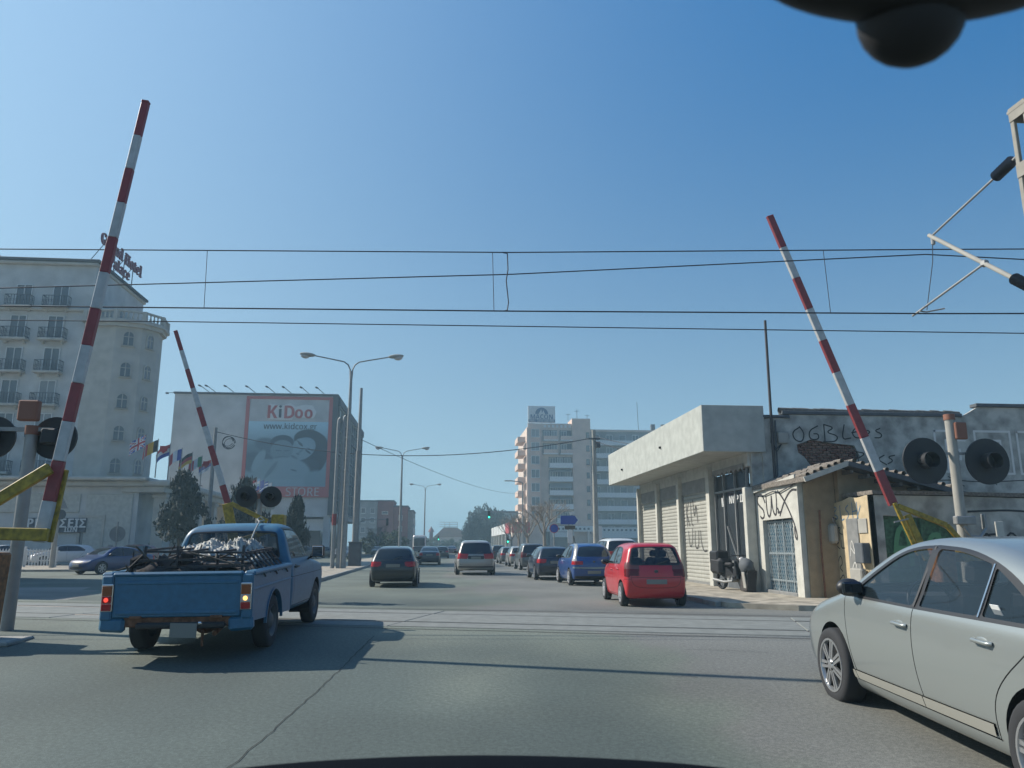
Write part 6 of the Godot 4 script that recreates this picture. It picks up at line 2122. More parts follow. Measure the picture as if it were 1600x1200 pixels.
func pickup() -> void:
	var at := on(-2.86, -11.7)
	var t := thing("pickup_truck", "old blue pickup truck with loaded open bed on the crossing", "pickup truck", at, -.045)
	t.position.y = .232
	t.rotation.x = .021
	t.rotation.z = .012
	var pt: Material = M.paint_truck
	var b := shape([-.40, .36, -.42, .60, -.42, 1.02, -.38, 1.36, -.31, 1.49, -.18, 1.535, .15, 1.55, .42, 1.52, .60, 1.42, .92, 1.10, 1.02, 1.04, 1.35, 1.01, 1.85, .95, 2.02, .88, 2.06, .70, 2.05, .42, 1.95, .34, 1.6, .32, -.3, .33],
		[-.3, .7, .2, .72, .34, .80, .46, .835, .62, .85, .78, .852, .92, .84, 1.0, .81, 1.06, .775, 1.25, .725, 1.40, .675, 1.48, .62, 1.56, .52, 1.8, .4],
		[-4, 1, -1, 1, .9, 1.0, 1.5, .985, 1.9, .95, 2.1, .9, 4, .85], .075, .05, .14, .05)
	var rs := arch_cuts([1.3], .33, .37, .85)
	rs.append_array([
		reg("side_window", "side", [.86, 1.065, .80, 1.12, .52, 1.41, .36, 1.445, -.20, 1.45, -.22, 1.065], "pane", -.008, true),
		reg("window_trim", "side", [.94, 1.04, .84, 1.13, .54, 1.44, .36, 1.475, -.235, 1.478, -.255, 1.04], "dark_trim", .001),
		reg("windscreen", "front", [0, 1.10, .64, 1.10, .56, 1.42, .5, 1.46, 0, 1.47], "pane", -.004),
		reg("rear_window", "rear", [0, 1.05, .60, 1.05, .635, 1.09, .575, 1.37, .53, 1.40, 0, 1.41], "pane", -.006),
		reg("rear_window_seal", "rear", [0, 1.025, .62, 1.025, .665, 1.08, .60, 1.39, .545, 1.428, 0, 1.436], "dark_trim", .002),
		reg("headlight", "front", [.44, .66, .80, .66, .80, .86, .44, .86], "clear_lens", .003, true),
		reg("grille", "front", [0, .66, .42, .66, .42, .86, 0, .86], "dark_trim", -.01),
		gap_line("side", [.98, 1.04, 1.0, .72, .93, .52, .90, .38]),
		gap_line("side", [-.27, 1.05, -.28, .60, -.26, .38]),
		gap_line("side", [.90, .40, -.27, .40]),
		gap_line("side", [1.9, .80, 1.3, .80, -.40, .80], .006),
		reg("cab_door", "side", [.98, 1.04, 1.0, .72, .93, .52, .90, .40, -.27, .40, -.28, .60, -.27, 1.05], "", 0.0, true, {"as": "door", "line": true}),
	])
	car_shell(t, b, .035, rs, pt, true)
	arches(t, b, [1.3], .33, .37)
	wheels(t, [1.3, -1.3], .32, .735, .32, .185, .19, "steel", "steel_wheel")
	handle(t, b, -.14, .93, M.dark_trim)
	for s: float in [-1.0, 1.0]:
		var mb := MB.new().box(Vector3(.98 * s, 1.12, -.66), Vector3(.19, .17, .07), Basis(Vector3.UP, -.2 * s), .02)
		mb.bar(Vector3(.80 * s, 1.0, -.74), Vector3(.92 * s, 1.06, -.68), .025, .025)
		var h := obj("door_mirror", mb, M.dark_trim, t)
		obj("mirror_glass", MB.new().box(Vector3(.98 * s, 1.12, -.62), Vector3(.16, .14, .012), Basis(Vector3.UP, -.2 * s), .004), M.chrome, h)
	obj("bench_seat", MB.new().box(Vector3(0, .66, .08), Vector3(1.3, .2, .5), Basis.IDENTITY, .06).box(Vector3(0, .95, .27), Vector3(1.3, .48, .14), Basis(Vector3.RIGHT, -.15), .06), M.seat_cloth, t)
	obj("dashboard", MB.new().box(Vector3(0, .95, -.72), Vector3(1.3, .2, .3), Basis.IDENTITY, .06), M.cabin, t)
	obj("steering_wheel", MB.new().put(MB.new().tube(MB.new().ring(Vector3.ZERO, Vector3.RIGHT, Vector3.BACK, .19, 21), .014, .014, 6, false), Transform3D(Basis(Vector3.RIGHT, 1.1), Vector3(-.36, 1.06, -.42))), M.dark_trim, t)
	# the bed
	var circ := PackedVector2Array()
	for i in 32:
		circ.append(Vector2(-1.3 + cos(TAU * i / 32) * .38, .33 + sin(TAU * i / 32) * .38))
	var panel: PackedVector2Array = Geometry2D.clip_polygons(P2([-2.27, .42, -2.30, .50, -2.31, .93, -.46, .95, -.46, .36]), circ)[0]
	var fx := Basis(Vector3(0, 0, -1), Vector3.UP, Vector3(1, 0, 0))
	for s: float in [-1.0, 1.0]:
		var sp := obj("bed_side", MB.new().prism(panel, .05, Transform3D(fx, Vector3(.815 * s, 0, 0))), pt, t)
		obj("bed_rail", MB.new().bar(Vector3(.80 * s, .965, .45), Vector3(.80 * s, .95, 2.31), .13, .06, .02), pt, sp)
		obj("side_crease", MB.new().bar(Vector3(.842 * s, .79, .47), Vector3(.842 * s, .77, 2.28), .02, .03, .008), pt, sp)
		var lip := MB.new()
		for i in 17:
			var a0 := PI * i / 17.0
			var a1 := PI * (i + 1) / 17.0
			lip.bar(Vector3(.835 * s, .33 + sin(a0) * .385, 1.3 - cos(a0) * .385), Vector3(.835 * s, .33 + sin(a1) * .385, 1.3 - cos(a1) * .385), .035, .02)
		obj("arch_lip", lip, pt, sp)
		for k in 3:
			obj("rope_hook", MB.new().bar(Vector3(.85 * s, .93, .8 + k * .55), Vector3(.875 * s, .89, .8 + k * .55), .02, .02), M.dark_trim, sp)
		var post := obj("corner_post", MB.new().box(Vector3(.785 * s, .70, 2.29), Vector3(.13, .50, .09), Basis.IDENTITY, .018), pt, t)
		var lamp := obj("tail_light", MB.new().box(Vector3(.775 * s, .70, 2.335), Vector3(.128, .30, .02), Basis.IDENTITY, .006), M.chrome, t)
		obj("amber_lens", MB.new().box(Vector3(.775 * s, .778, 2.348), Vector3(.105, .11, .02), Basis.IDENTITY, .006), M.amber_lens, lamp)
		obj("lit_lens", MB.new().box(Vector3(.775 * s, .68, 2.348), Vector3(.105, .08, .02), Basis.IDENTITY, .006), M.red_lens if s < 0 else M.clear_lens, lamp)
		obj("red_lens", MB.new().box(Vector3(.775 * s, .598, 2.348), Vector3(.105, .075, .02), Basis.IDENTITY, .006), M.red_lens, lamp)
		obj("bulb", MB.new().ball(Vector3((.775 if s > 0 else .775) * s, .68, 2.362), Vector3(.026, .026, .008), 10), M.lamp_red_lit if s < 0 else M.lamp_amber_lit, lamp)
		obj("corner_apron", MB.new().box(Vector3(.72 * s, .40, 2.27), Vector3(.28, .16, .1), Basis(Vector3.BACK, .06 * s), .03), pt, t)
	obj("bed_floor", MB.new().box(Vector3(0, .55, 1.38), Vector3(1.58, .06, 1.84)), pt, t)
	obj("bed_front", MB.new().box(Vector3(0, .75, .49), Vector3(1.6, .5, .05), Basis.IDENTITY, .01), pt, t)
	var tg := obj("tailgate", MB.new().box(Vector3(0, .71, 2.30), Vector3(1.43, .46, .055), Basis.IDENTITY, .012), pt, t)
	obj("tailgate_lip", MB.new().bar(Vector3(-.73, .955, 2.30), Vector3(.73, .955, 2.30), .085, .05, .02), pt, tg)
	for y: float in [.86, .53]:
		obj("tailgate_fold", MB.new().box(Vector3(0, y, 2.329), Vector3(1.36, .035, .018), Basis.IDENTITY, .007), pt, tg)
	obj("tailgate_hinge", MB.new().box(Vector3(-.45, .48, 2.31), Vector3(.14, .035, .06), Basis.IDENTITY, .01).box(Vector3(.45, .48, 2.31), Vector3(.14, .035, .06), Basis.IDENTITY, .01), M.rust, tg)
	obj("apron", MB.new().box(Vector3(0, .43, 2.26), Vector3(1.2, .12, .05), Basis.IDENTITY, .015), M.rust, t)
	obj("rear_beam", MB.new().box(Vector3(.05, .385, 2.30), Vector3(1.0, .07, .07), Basis.IDENTITY, .02), M.dark_trim, t)
	obj("number_plate", MB.new().box(Vector3(.10, .335, 2.35), Vector3(.30, .16, .012), Basis(Vector3.BACK, -.03), .004), M.plate, t)
	obj("plate_lamp", MB.new().box(Vector3(.28, .41, 2.35), Vector3(.05, .035, .03), Basis.IDENTITY, .01), M.chrome, t)
	obj("chain", MB.new().tube(PackedVector3Array([Vector3(.27, .32, 2.2), Vector3(.265, .22, 2.2), Vector3(.27, .14, 2.2)]), .018, .014, 6), M.rust, t)
	obj("axle", MB.new().tube(PackedVector3Array([Vector3(-.7, .32, 1.3), Vector3(.7, .32, 1.3)]), .05, .05, 10).ball(Vector3(0, .32, 1.3), Vector3(.16, .15, .17), 14), M.rust, t)
	obj("exhaust", MB.new().tube(PackedVector3Array([Vector3(.3, .32, -.4), Vector3(.32, .3, .9), Vector3(.38, .42, 1.4), Vector3(.4, .28, 2.2)]), .035, .03, 8), M.rust, t)
	obj("chassis_rail", MB.new().box(Vector3(-.38, .43, .9), Vector3(.09, .13, 2.7)).box(Vector3(.38, .43, .9), Vector3(.09, .13, 2.7)).box(Vector3(0, .40, -1.1), Vector3(1.1, .22, 1.5)), M.gap, t)
	for s: float in [-1.0, 1.0]:
		obj("wheel_housing", MB.new().box(Vector3(.66 * s, .68, 1.3), Vector3(.26, .22, .84), Basis.IDENTITY, .06), M.gap, t)
	# the load
	var tf := t.transform
	var sheet := thing("white_tarpaulin", "crumpled white sheet heaped on the pickup's load", "tarpaulin")
	sheet.transform = tf
	obj("cloth", MB.new().cloth(Vector3(-.12, 1.10, .82), .50, .40, .26, 61).cloth(Vector3(.26, 1.10, .80), .36, .38, .30, 64), M.tarp, sheet)
	obj("cloth_end", MB.new().cloth(Vector3(.50, 1.03, .95), .2, .26, .16, 68), M.tarp, sheet)
	var rack := thing("metal_rack", "rusty metal rack frame laid across the pickup bed", "rack")
	rack.transform = tf
	var bars := [[Vector3(-.62, 1.10, 2.0), Vector3(.66, 1.10, 1.95)], [Vector3(-.60, 1.20, 1.85), Vector3(.60, 1.17, 1.8)], [Vector3(-.62, 1.02, 1.98), Vector3(.66, 1.02, 1.95)], [Vector3(-.60, 1.22, .7), Vector3(.62, 1.20, .7)], [Vector3(-.60, 1.21, 1.85), Vector3(-.60, 1.23, .7)], [Vector3(.60, 1.17, 1.8), Vector3(.62, 1.2, .7)], [Vector3(-.1, 1.18, 1.85), Vector3(-.1, 1.22, .7)], [Vector3(.25, 1.18, 1.85), Vector3(.25, 1.2, .7)], [Vector3(-.36, 1.19, 1.85), Vector3(-.36, 1.22, .7)]]
	for e: Array in bars:
		obj("bar", MB.new().bar(e[0], e[1], .026, .026), M.dark_steel, rack)
	for x: float in [-.58, -.2, .28, .58]:
		obj("upright", MB.new().bar(Vector3(x, .60, 1.92), Vector3(x + .01, 1.26 if x != .28 else 1.15, 1.88), .026, .026), M.dark_steel, rack)
	obj("plank", MB.new().box(Vector3(.0, 1.03, 1.6), Vector3(1.1, .03, .2), Basis(Vector3.RIGHT, .1)), M.debris, rack)
	for k in 7:
		obj("side_rod", MB.new().bar(Vector3(.56, 1.20, .62 + k * .2), Vector3(.84, .92, .78 + k * .2), .02, .02), M.dark_steel, rack)
	for k in 3:
		obj("side_rod", MB.new().bar(Vector3(.60 + k * .09, 1.16 - k * .09, .6), Vector3(.60 + k * .09, 1.15 - k * .09, 2.0), .015, .015), M.dark_steel, rack)
	var heap := thing("scrap_heap", "dark tangled scrap piled in the pickup bed", "scrap")
	heap.transform = tf
	rng.seed = 71
	var hm := MB.new().ball(Vector3(-.25, .78, 1.5), Vector3(.55, .30, .62), 30, Basis.IDENTITY, .35, 72).ball(Vector3(.3, .74, 1.2), Vector3(.42, .26, .6), 26, Basis.IDENTITY, .35, 73).ball(Vector3(-.45, .9, 1.75), Vector3(.25, .18, .35), 24, Basis.IDENTITY, .4, 74)
	obj("pile", hm, M.debris, heap)
	for k in 46:
		var c := Vector3(rng.randf_range(-.72, .3), rng.randf_range(.92, 1.13), rng.randf_range(.9, 2.15))
		var dr := Vector3(rng.randf_range(-1, 1), rng.randf_range(-.35, .35), rng.randf_range(-1, 1)).normalized() * rng.randf_range(.1, .34)
		obj("stick", MB.new().tube(PackedVector3Array([c - dr, c + Vector3(0, rng.randf_range(-.03, .05), 0), c + dr]), .012, .009, 5), [M.debris, M.dark_steel, M.bark, M.concrete][rng.randi() % 4], heap)
	for k in 14:
		obj("scrap", MB.new().box(Vector3(rng.randf_range(-.7, .1), rng.randf_range(.95, 1.1), rng.randf_range(1.3, 2.1)), Vector3(rng.randf_range(.05, .16), rng.randf_range(.02, .08), rng.randf_range(.05, .2)), Basis.from_euler(Vector3(rng.randf() * 3, rng.randf() * 3, rng.randf() * 3)), .006), [M.debris, M.dark_steel, M.lead, M.concrete_pale][k % 4], heap)
	var rope := thing("rope_knot", "pale rope knot tied at the pickup cab roof", "rope")
	rope.transform = tf
	obj("cord", MB.new().tube(PackedVector3Array([Vector3(.30, 1.22, .7), Vector3(.31, 1.45, .42), Vector3(.30, 1.56, .2), Vector3(.26, 1.60, .16), Vector3(.30, 1.63, .14), Vector3(.36, 1.58, .16), Vector3(.28, 1.57, .18)]), .012, .012, 6), M.tarp, rope)


func cars() -> void:
	var a := make_sedan("silver_car", "silver saloon car passing on the right, close to us", "paint_silver", true, 1, 1, 1, .032)
	a.position = Vector3(4.29, .045, -5.52)
	a.rotation = Vector3(.038, -.07, 0)
	var o := small_hatch()
	o.near = true
	var red := make_hatch("red_hatchback", "small red hatchback parked in front of the shuttered shop", "paint_red", o)
	red.position = Vector3(5.32, 0, -20.6)
	red.rotation.y = -.04
	var lc := make_hatch("dark_hatchback", "black hatchback driving ahead with red tail lights beside the island", "paint_dark", compact_hatch())
	lc.position = Vector3(-1.68, 0, -30.6)
	var pc := people_carrier()
	var van := make_hatch("people_carrier", "beige people carrier driving in the middle of the road", "paint_beige", pc)
	van.position = Vector3(1.82, 0, -42.5)
	var bl := make_hatch("blue_hatchback", "rounded blue hatchback with pale roof arches parked ahead of the red one", "paint_blue", round_hatch())
	bl.position = Vector3(5.68, 0, -30.9)
	bl.rotation.y = .02
	var sd := make_sedan("dark_saloon", "dark saloon ahead of the black hatchback by the island", "paint_navy", false, .96, .97, .98, .055)
	sd.position = Vector3(-.85, 0, -64.0)
	var bs := make_sedan("blue_saloon", "dark blue saloon facing us beside the left pavement", "paint_sedan_blue", false, .95, .97, .97, .05)
	bs.position = Vector3(-17.7, 0, -44.6)
	bs.rotation.y = 2.62
	var list := [
		[lc, "paint_navy", 5.0, -35.9, 0.0, "navy hatchback parked just ahead of the rounded blue car", 1.0, 1],
		[red, "paint_grey", 5.72, -50.2, .03, "grey hatchback with red lights parked ahead of the navy one", 1.05, 1],
		[lc, "paint_beige", 5.8, -58.5, 0.0, "pale hatchback parked ahead of the grey hatchback", 1.0, 1],
		[lc, "paint_grey", 5.75, -67.2, .02, "second grey hatchback parked further up the right kerb", .97, 1],
		[red, "paint_dark", 5.6, -76.5, 0.0, "small black hatchback, farthest parked at the right kerb", 1.0, 1],
		[sd, "paint_white", 6.5, -96.0, 0.0, "white saloon far up the right side of the road", 1.0, 2],
		[lc, "paint_dark", .2, -97.0, 0.0, "small black car in the distance right of the dark saloon", 1.0, 2],
		[sd, "paint_rust_red", 2.0, -140.0, 0.0, "dark red car far ahead on the road", 1.05, 2],
		[lc, "paint_dark", 4.3, -150.0, 0.0, "black car far ahead, right of the dark red one", 1.0, 2],
		[sd, "paint_grey", -1.8, -118.0, 0.0, "grey saloon far ahead, almost hidden behind the black hatchback", 1.0, 2],
		[van, "paint_white", 9.6, -43.0, .0, "white van parked by the pavement beyond the shop", 1.0, 1],
		[lc, "paint_rust_red", -22.6, -60.5, 2.9, "red roofed car behind the dark blue saloon", 1.0, 3],
		[lc, "paint_white", -27.2, -59.6, 2.2, "white hatchback parked behind the fence, nearer the blue saloon", 1.0, 3],
		[sd, "paint_white", -31.2, -59.8, 2.0, "white saloon parked behind the fence at the left edge", 1.0, 3],
		[sd, "paint_navy", -16.6, -78.0, 2.5, "navy saloon, nearest of the row parked before the billboard store", 1.0, 3],
		[lc, "paint_dark", -16.4, -84.0, 2.4, "black hatchback, second in the row before the billboard store", 1.0, 3],
		[lc, "paint_grey", -16.0, -91.0, 2.5, "grey hatchback, third in the row before the billboard store", 1.0, 3],
		[sd, "paint_dark", -14.6, -98.0, 2.5, "black saloon, fourth in the row before the billboard store", 1.0, 3],
		[lc, "paint_navy", -13.2, -106.0, 2.6, "dark blue hatchback at the far end of the left row", 1.0, 3],
		[sd, "paint_grey", -11.2, -92.0, PI, "grey saloon coming towards us on the left carriageway", 1.0, 3],
		[lc, "paint_beige", -12.6, -118.0, PI, "pale hatchback coming towards us far down the left carriageway", 1.0, 3],
		[sd, "paint_dark", -10.6, -134.0, PI, "black saloon farthest down the left carriageway", 1.0, 3],
	]
	var groups := ["", "cars parked along the right kerb", "cars far ahead on the road", "cars on the left side"]
	for e: Array in list:
		var src: Node3D = e[0]
		var paint_from: Material = (src.get_node("body") as MeshInstance3D).material_override
		var c := dup(src, Vector3(e[2], .12 if e[2] < -19.5 or e[2] > 8.0 else 0.0, e[3]), e[4], e[5], groups[e[7]])
		c.name = numbered("parked_car" if e[7] == 1 or e[7] == 3 else "distant_car")
		c.scale = Vector3.ONE * e[6]
		for ch in c.find_children("*", "MeshInstance3D", true, false):
			if ch.material_override == paint_from:
				ch.material_override = M[e[1]]
			if ch.material_override == M.pane:
				ch.material_override = M.dark_glass
	# coach
	var t := thing("coach", "white roofed coach seen from behind far up the road", "bus", Vector3(-4.0, 0, -155))
	obj("body", MB.new().box(Vector3(0, 1.85, 0), Vector3(2.5, 3.3, 11), Basis.IDENTITY, .25), M.paint_white, t)
	obj("rear_window", MB.new().box(Vector3(0, 2.2, 5.46), Vector3(2.1, 1.5, .14), Basis.IDENTITY, .06), M.dark_glass, t)
	obj("engine_cover", MB.new().box(Vector3(0, .95, 5.46), Vector3(2.2, .9, .12), Basis.IDENTITY, .05), M.paint_navy, t)
	for s: float in [-1.0, 1.0]:
		obj("side_glass", MB.new().box(Vector3(1.22 * s, 2.3, -.2), Vector3(.1, 1.1, 10)), M.dark_glass, t)
		obj("tail_light", MB.new().box(Vector3(1.12 * s, 1.1, 5.5), Vector3(.14, .5, .08)), M.red_lens, t)
		for z: float in [3.2, -3.6]:
			var w := obj("wheel", MB.new().lathe(PackedVector2Array([Vector2(0, -.14), Vector2(.46, -.14), Vector2(.5, -.1), Vector2(.5, .1), Vector2(.46, .14), Vector2(0, .14)]), 20, Transform3D(Basis(Vector3.BACK, PI / 2), Vector3(1.08 * s, .5, z))), M.rubber, t)
			w.name = "wheel"
		obj("mirror", MB.new().box(Vector3(1.45 * s, 2.5, -5.3), Vector3(.2, .5, .15), Basis.IDENTITY, .04), M.dark_trim, t)
	# the car we look out of
	var mr := thing("rear_view_mirror", "dark blurred mirror mount hanging at the top right", "mirror")
	var cb := Basis.from_euler(Vector3(deg_to_rad(11.92), deg_to_rad(-5.21), 0))
	obj("foot", MB.new().ball(Vector3(.2288, 1.7085, -.318), Vector3(.0262, .0245, .02), 24, cb), M.black, mr)
	obj("housing", MB.new().ball(Vector3(.2265, 1.727, -.306), Vector3(.080, .0255, .028), 32, cb), M.black, mr)
	obj("stalk", MB.new().tube(PackedVector3Array([Vector3(.2265, 1.735, -.306), Vector3(.227, 1.78, -.335), Vector3(.227, 1.80, -.35)]), .012, .016, 10), M.black, mr)
	var ds := thing("dashboard_edge", "dark curved rim of our own dashboard along the bottom", "dashboard")
	obj("cover", MB.new().ball(Vector3(.045, 1.159, -.86), Vector3(.50, .061, .2), 48, Basis(Vector3.UP, deg_to_rad(-5.21))), M.dash_cover, ds)


# ---------------------------------------------------------------- level crossing gear, posts, wires
func boom(parent: Node, a: Vector3, b: Vector3, w0: float, w1: float, d: float, count: int, first_red: bool) -> void:
	var dir := (b - a).normalized()
	var side := dir.cross(Vector3.BACK).normalized()
	var out := side.cross(dir).normalized()
	for k in count:
		var p := a.lerp(b, float(k) / count)
		var q := a.lerp(b, float(k + 1) / count)
		var w := lerpf(w0, w1, (k + .5) / count)
		var red := (k % 2 == 0) == first_red
		obj("red_band" if red else "white_band", MB.new().box((p + q) / 2, Vector3(w, p.distance_to(q) - .002, d), Basis(side, dir, out), .008), M.boom_red if red else M.boom_white, parent)
	obj("tip_cap", MB.new().box(b + dir * .02, Vector3(w1 * 1.05, .04, d * 1.05), Basis(side, dir, out), .008), M.boom_red, parent)


func barriers() -> void:
	# near left
	var l := thing("level_crossing_barrier", "raised red and white barrier at the left edge, nearest to us", "barrier", Vector3.ZERO, 0, "level crossing barriers")
	var z := -11.2
	boom(l, Vector3(-5.43, 1.50, z), Vector3(-4.67, 8.15, z), .165, .105, .09, 12, false)
	var fr := Node3D.new()
	fr.name = "yellow_frame"
	l.add_child(fr, true)
	for e: Array in [[-5.36, 2.5, -6.15, 1.95, .16], [-6.15, 1.95, -7.1, 1.35, .2], [-5.28, 1.60, -6.2, 1.62, .17], [-6.2, 1.62, -7.0, 1.66, .17], [-6.0, 1.6, -6.25, .95, .18]]:
		obj("beam", MB.new().bar(Vector3(e[0], e[1], z + .10), Vector3(e[2], e[3], z + .10), e[4], .08, .012, Vector3.BACK), M.yellow, fr)
	obj("counterweight", MB.new().box(Vector3(-7.05, 1.5, z), Vector3(.5, .55, .4), Basis.IDENTITY, .03), M.yellow, l)
	obj("drive_post", MB.new().box(Vector3(-6.06, .72, z), Vector3(.36, 1.3, .42), Basis(Vector3.BACK, -.03), .03), M.drive_orange, l)
	obj("foot_plate", MB.new().box(Vector3(-5.9, gh(-5.9, z) + .02, z), Vector3(.8, .07, .7), Basis.IDENTITY, .02), M.concrete_pale, l)
	obj("boom_holder", MB.new().box(Vector3(-5.30, 2.0, z - .08), Vector3(.10, 1.0, .06), Basis(Vector3.BACK, -.10), .01), M.yellow, l)
	# far left
	var f := thing("level_crossing_barrier", "raised red and white barrier behind the blue pickup", "barrier", Vector3.ZERO, 0, "level crossing barriers")
	z = -22.0
	boom(f, Vector3(-5.83, 2.55, z), Vector3(-7.66, 7.45, z), .17, .10, .08, 9, true)
	obj("beam", MB.new().bar(Vector3(-5.86, 2.6, z + .06), Vector3(-5.55, 1.4, z + .06), .26, .08, .012, Vector3.BACK), M.yellow, f)
	obj("beam", MB.new().bar(Vector3(-5.75, 2.6, z + .06), Vector3(-4.75, 2.12, z + .06), .12, .08, .012, Vector3.BACK), M.yellow, f)
	obj("beam", MB.new().bar(Vector3(-5.5, 1.6, z + .06), Vector3(-4.5, 1.9, z + .06), .12, .08, .012, Vector3.BACK), M.yellow, f)
	obj("counterweight", MB.new().box(Vector3(-4.45, 2.0, z), Vector3(.34, .6, .4), Basis.IDENTITY, .03), M.yellow, f)
	obj("drive_post", MB.new().box(Vector3(-5.2, .8, z), Vector3(.36, 1.6, .42), Basis.IDENTITY, .03), M.drive_orange, f)
	# right
	var r := thing("level_crossing_barrier", "raised red and white barrier on the right before the kiosk", "barrier", Vector3.ZERO, 0, "level crossing barriers")
	z = -17.0
	boom(r, Vector3(10.36, 2.38, z), Vector3(7.93, 9.37, z), .21, .16, .10, 9, true)
	for e: Array in [[10.34, 2.42, 10.80, 1.25, .09], [10.42, 2.35, 11.55, 1.92, .12], [11.55, 1.92, 11.95, 1.45, .12], [10.62, 2.15, 11.0, 1.15, .17]]:
		obj("beam", MB.new().bar(Vector3(e[0], e[1], z + .08), Vector3(e[2], e[3], z + .08), e[4], .07, .012, Vector3.BACK), M.yellow, r)
	obj("counterweight", MB.new().box(Vector3(12.05, 1.35, z), Vector3(.5, .5, .4), Basis.IDENTITY, .03), M.yellow, r)
	obj("drive_post", MB.new().box(Vector3(11.4, .75, z), Vector3(.4, 1.5, .45), Basis.IDENTITY, .03), M.drive_orange, r)
	obj("lock_pin", MB.new().bar(Vector3(10.25, 1.98, z + .15), Vector3(10.6, 2.06, z + .15), .03, .03), M.galvanised, r)
	# signal posts
	signal_post("crossing_signal", "grey signal post with dark round lamps beside the left barrier", Vector3(-6.32, 0, -12.4), 3.15, 3.1, -6.93, -6.02, .33, -1, .095)
	signal_post("crossing_signal", "signal post with two dark round lamps behind the blue pickup", Vector3(-5.0, 0, -22.0), 2.75, 2.78, -5.34, -4.68, .29, 1, .08)
	signal_post("crossing_signal", "pale signal post with two big dark discs before the graffiti wall", Vector3(12.4, .1, -17.6), 4.5, 3.46, 11.58, 13.18, .56, 1, .118)


func signal_post(called: String, label: String, p: Vector3, top: float, ly: float, lx: float, rx: float, rad: float, face: int, r: float) -> void:
	var t := thing(called, label, "railway signal", Vector3.ZERO, 0, "level crossing signals")
	obj("post", MB.new().tube(PackedVector3Array([Vector3(p.x, gh(p.x, p.z), p.z), Vector3(p.x, top, p.z)]), r, r * .95, 14), M.concrete_pale if rad > .4 else M.galvanised, t)
	obj("collar", MB.new().tube(PackedVector3Array([Vector3(p.x, top - .02, p.z), Vector3(p.x, top + .12, p.z)]), r * 1.1, r * 1.1, 14), M.orange_box, t)
	if rad > .3:
		obj("box", MB.new().box(Vector3(p.x + (.16 if face > 0 else -.02), top - (.3 if face > 0 else -.34), p.z + .12), Vector3(.3, .42 if face > 0 else .32, .12), Basis.IDENTITY, .02), M.orange_box, t)
	obj("cross_arm", MB.new().bar(Vector3(lx, ly + rad * .35, p.z), Vector3(rx, ly + rad * .35, p.z), .06, .06), M.galvanised, t)
	for x: float in [lx, rx]:
		var c := Vector3(x, ly, p.z + .1 * face)
		var q := Transform3D(Basis(Vector3.RIGHT, PI / 2 * face), c)
		var d := obj("target_board", MB.new().lathe(PackedVector2Array([Vector2(0, -.02), Vector2(rad, -.02), Vector2(rad, .02), Vector2(0, .02)]), 36, q, false), M.black, t)
		obj("lamp_hood", MB.new().lathe(PackedVector2Array([Vector2(rad * .34, .0), Vector2(rad * .36, .3), Vector2(rad * .33, .3), Vector2(rad * .31, .02)]), 24, q), M.black, d)
		obj("lens", MB.new().lathe(PackedVector2Array([Vector2(rad * .3, .03), Vector2(rad * .2, .06), Vector2(0, .075)]), 20, q), M.black, d)
		obj("lamp_case", MB.new().box(c - Vector3(0, 0, .14 * face), Vector3(rad * .7, rad * .75, .22), Basis.IDENTITY, .03), M.black, d)
	if rad > .4:
		obj("clamp", MB.new().box(Vector3(p.x, 2.05, p.z + .12), Vector3(.5, .2, .16), Basis.IDENTITY, .02).box(Vector3(p.x + .5, 2.02, p.z + .1), Vector3(.06, .36, .14), Basis.IDENTITY, .01), M.galvanised, t)
		obj("hose", MB.new().tube(PackedVector3Array([Vector3(p.x - .1, 1.9, p.z + .2), Vector3(p.x + .02, 1.68, p.z + .24), Vector3(p.x + .28, 1.66, p.z + .22), Vector3(p.x + .5, 1.86, p.z + .15)]), .035, .035, 8), M.galvanised, t)
		obj("side_board", MB.new().box(Vector3(p.x + .88, 1.55, p.z + .1), Vector3(.2, .95, .04), Basis(Vector3.BACK, .03), .008), M.white_plaster, t)


func sag(a: Vector3, b: Vector3, s: float, n := 14) -> PackedVector3Array:
	var o := PackedVector3Array()
	for i in n + 1:
		var u := float(i) / n
		o.append(a.lerp(b, u) - Vector3.UP * s * 4.0 * u * (1.0 - u))
	return o


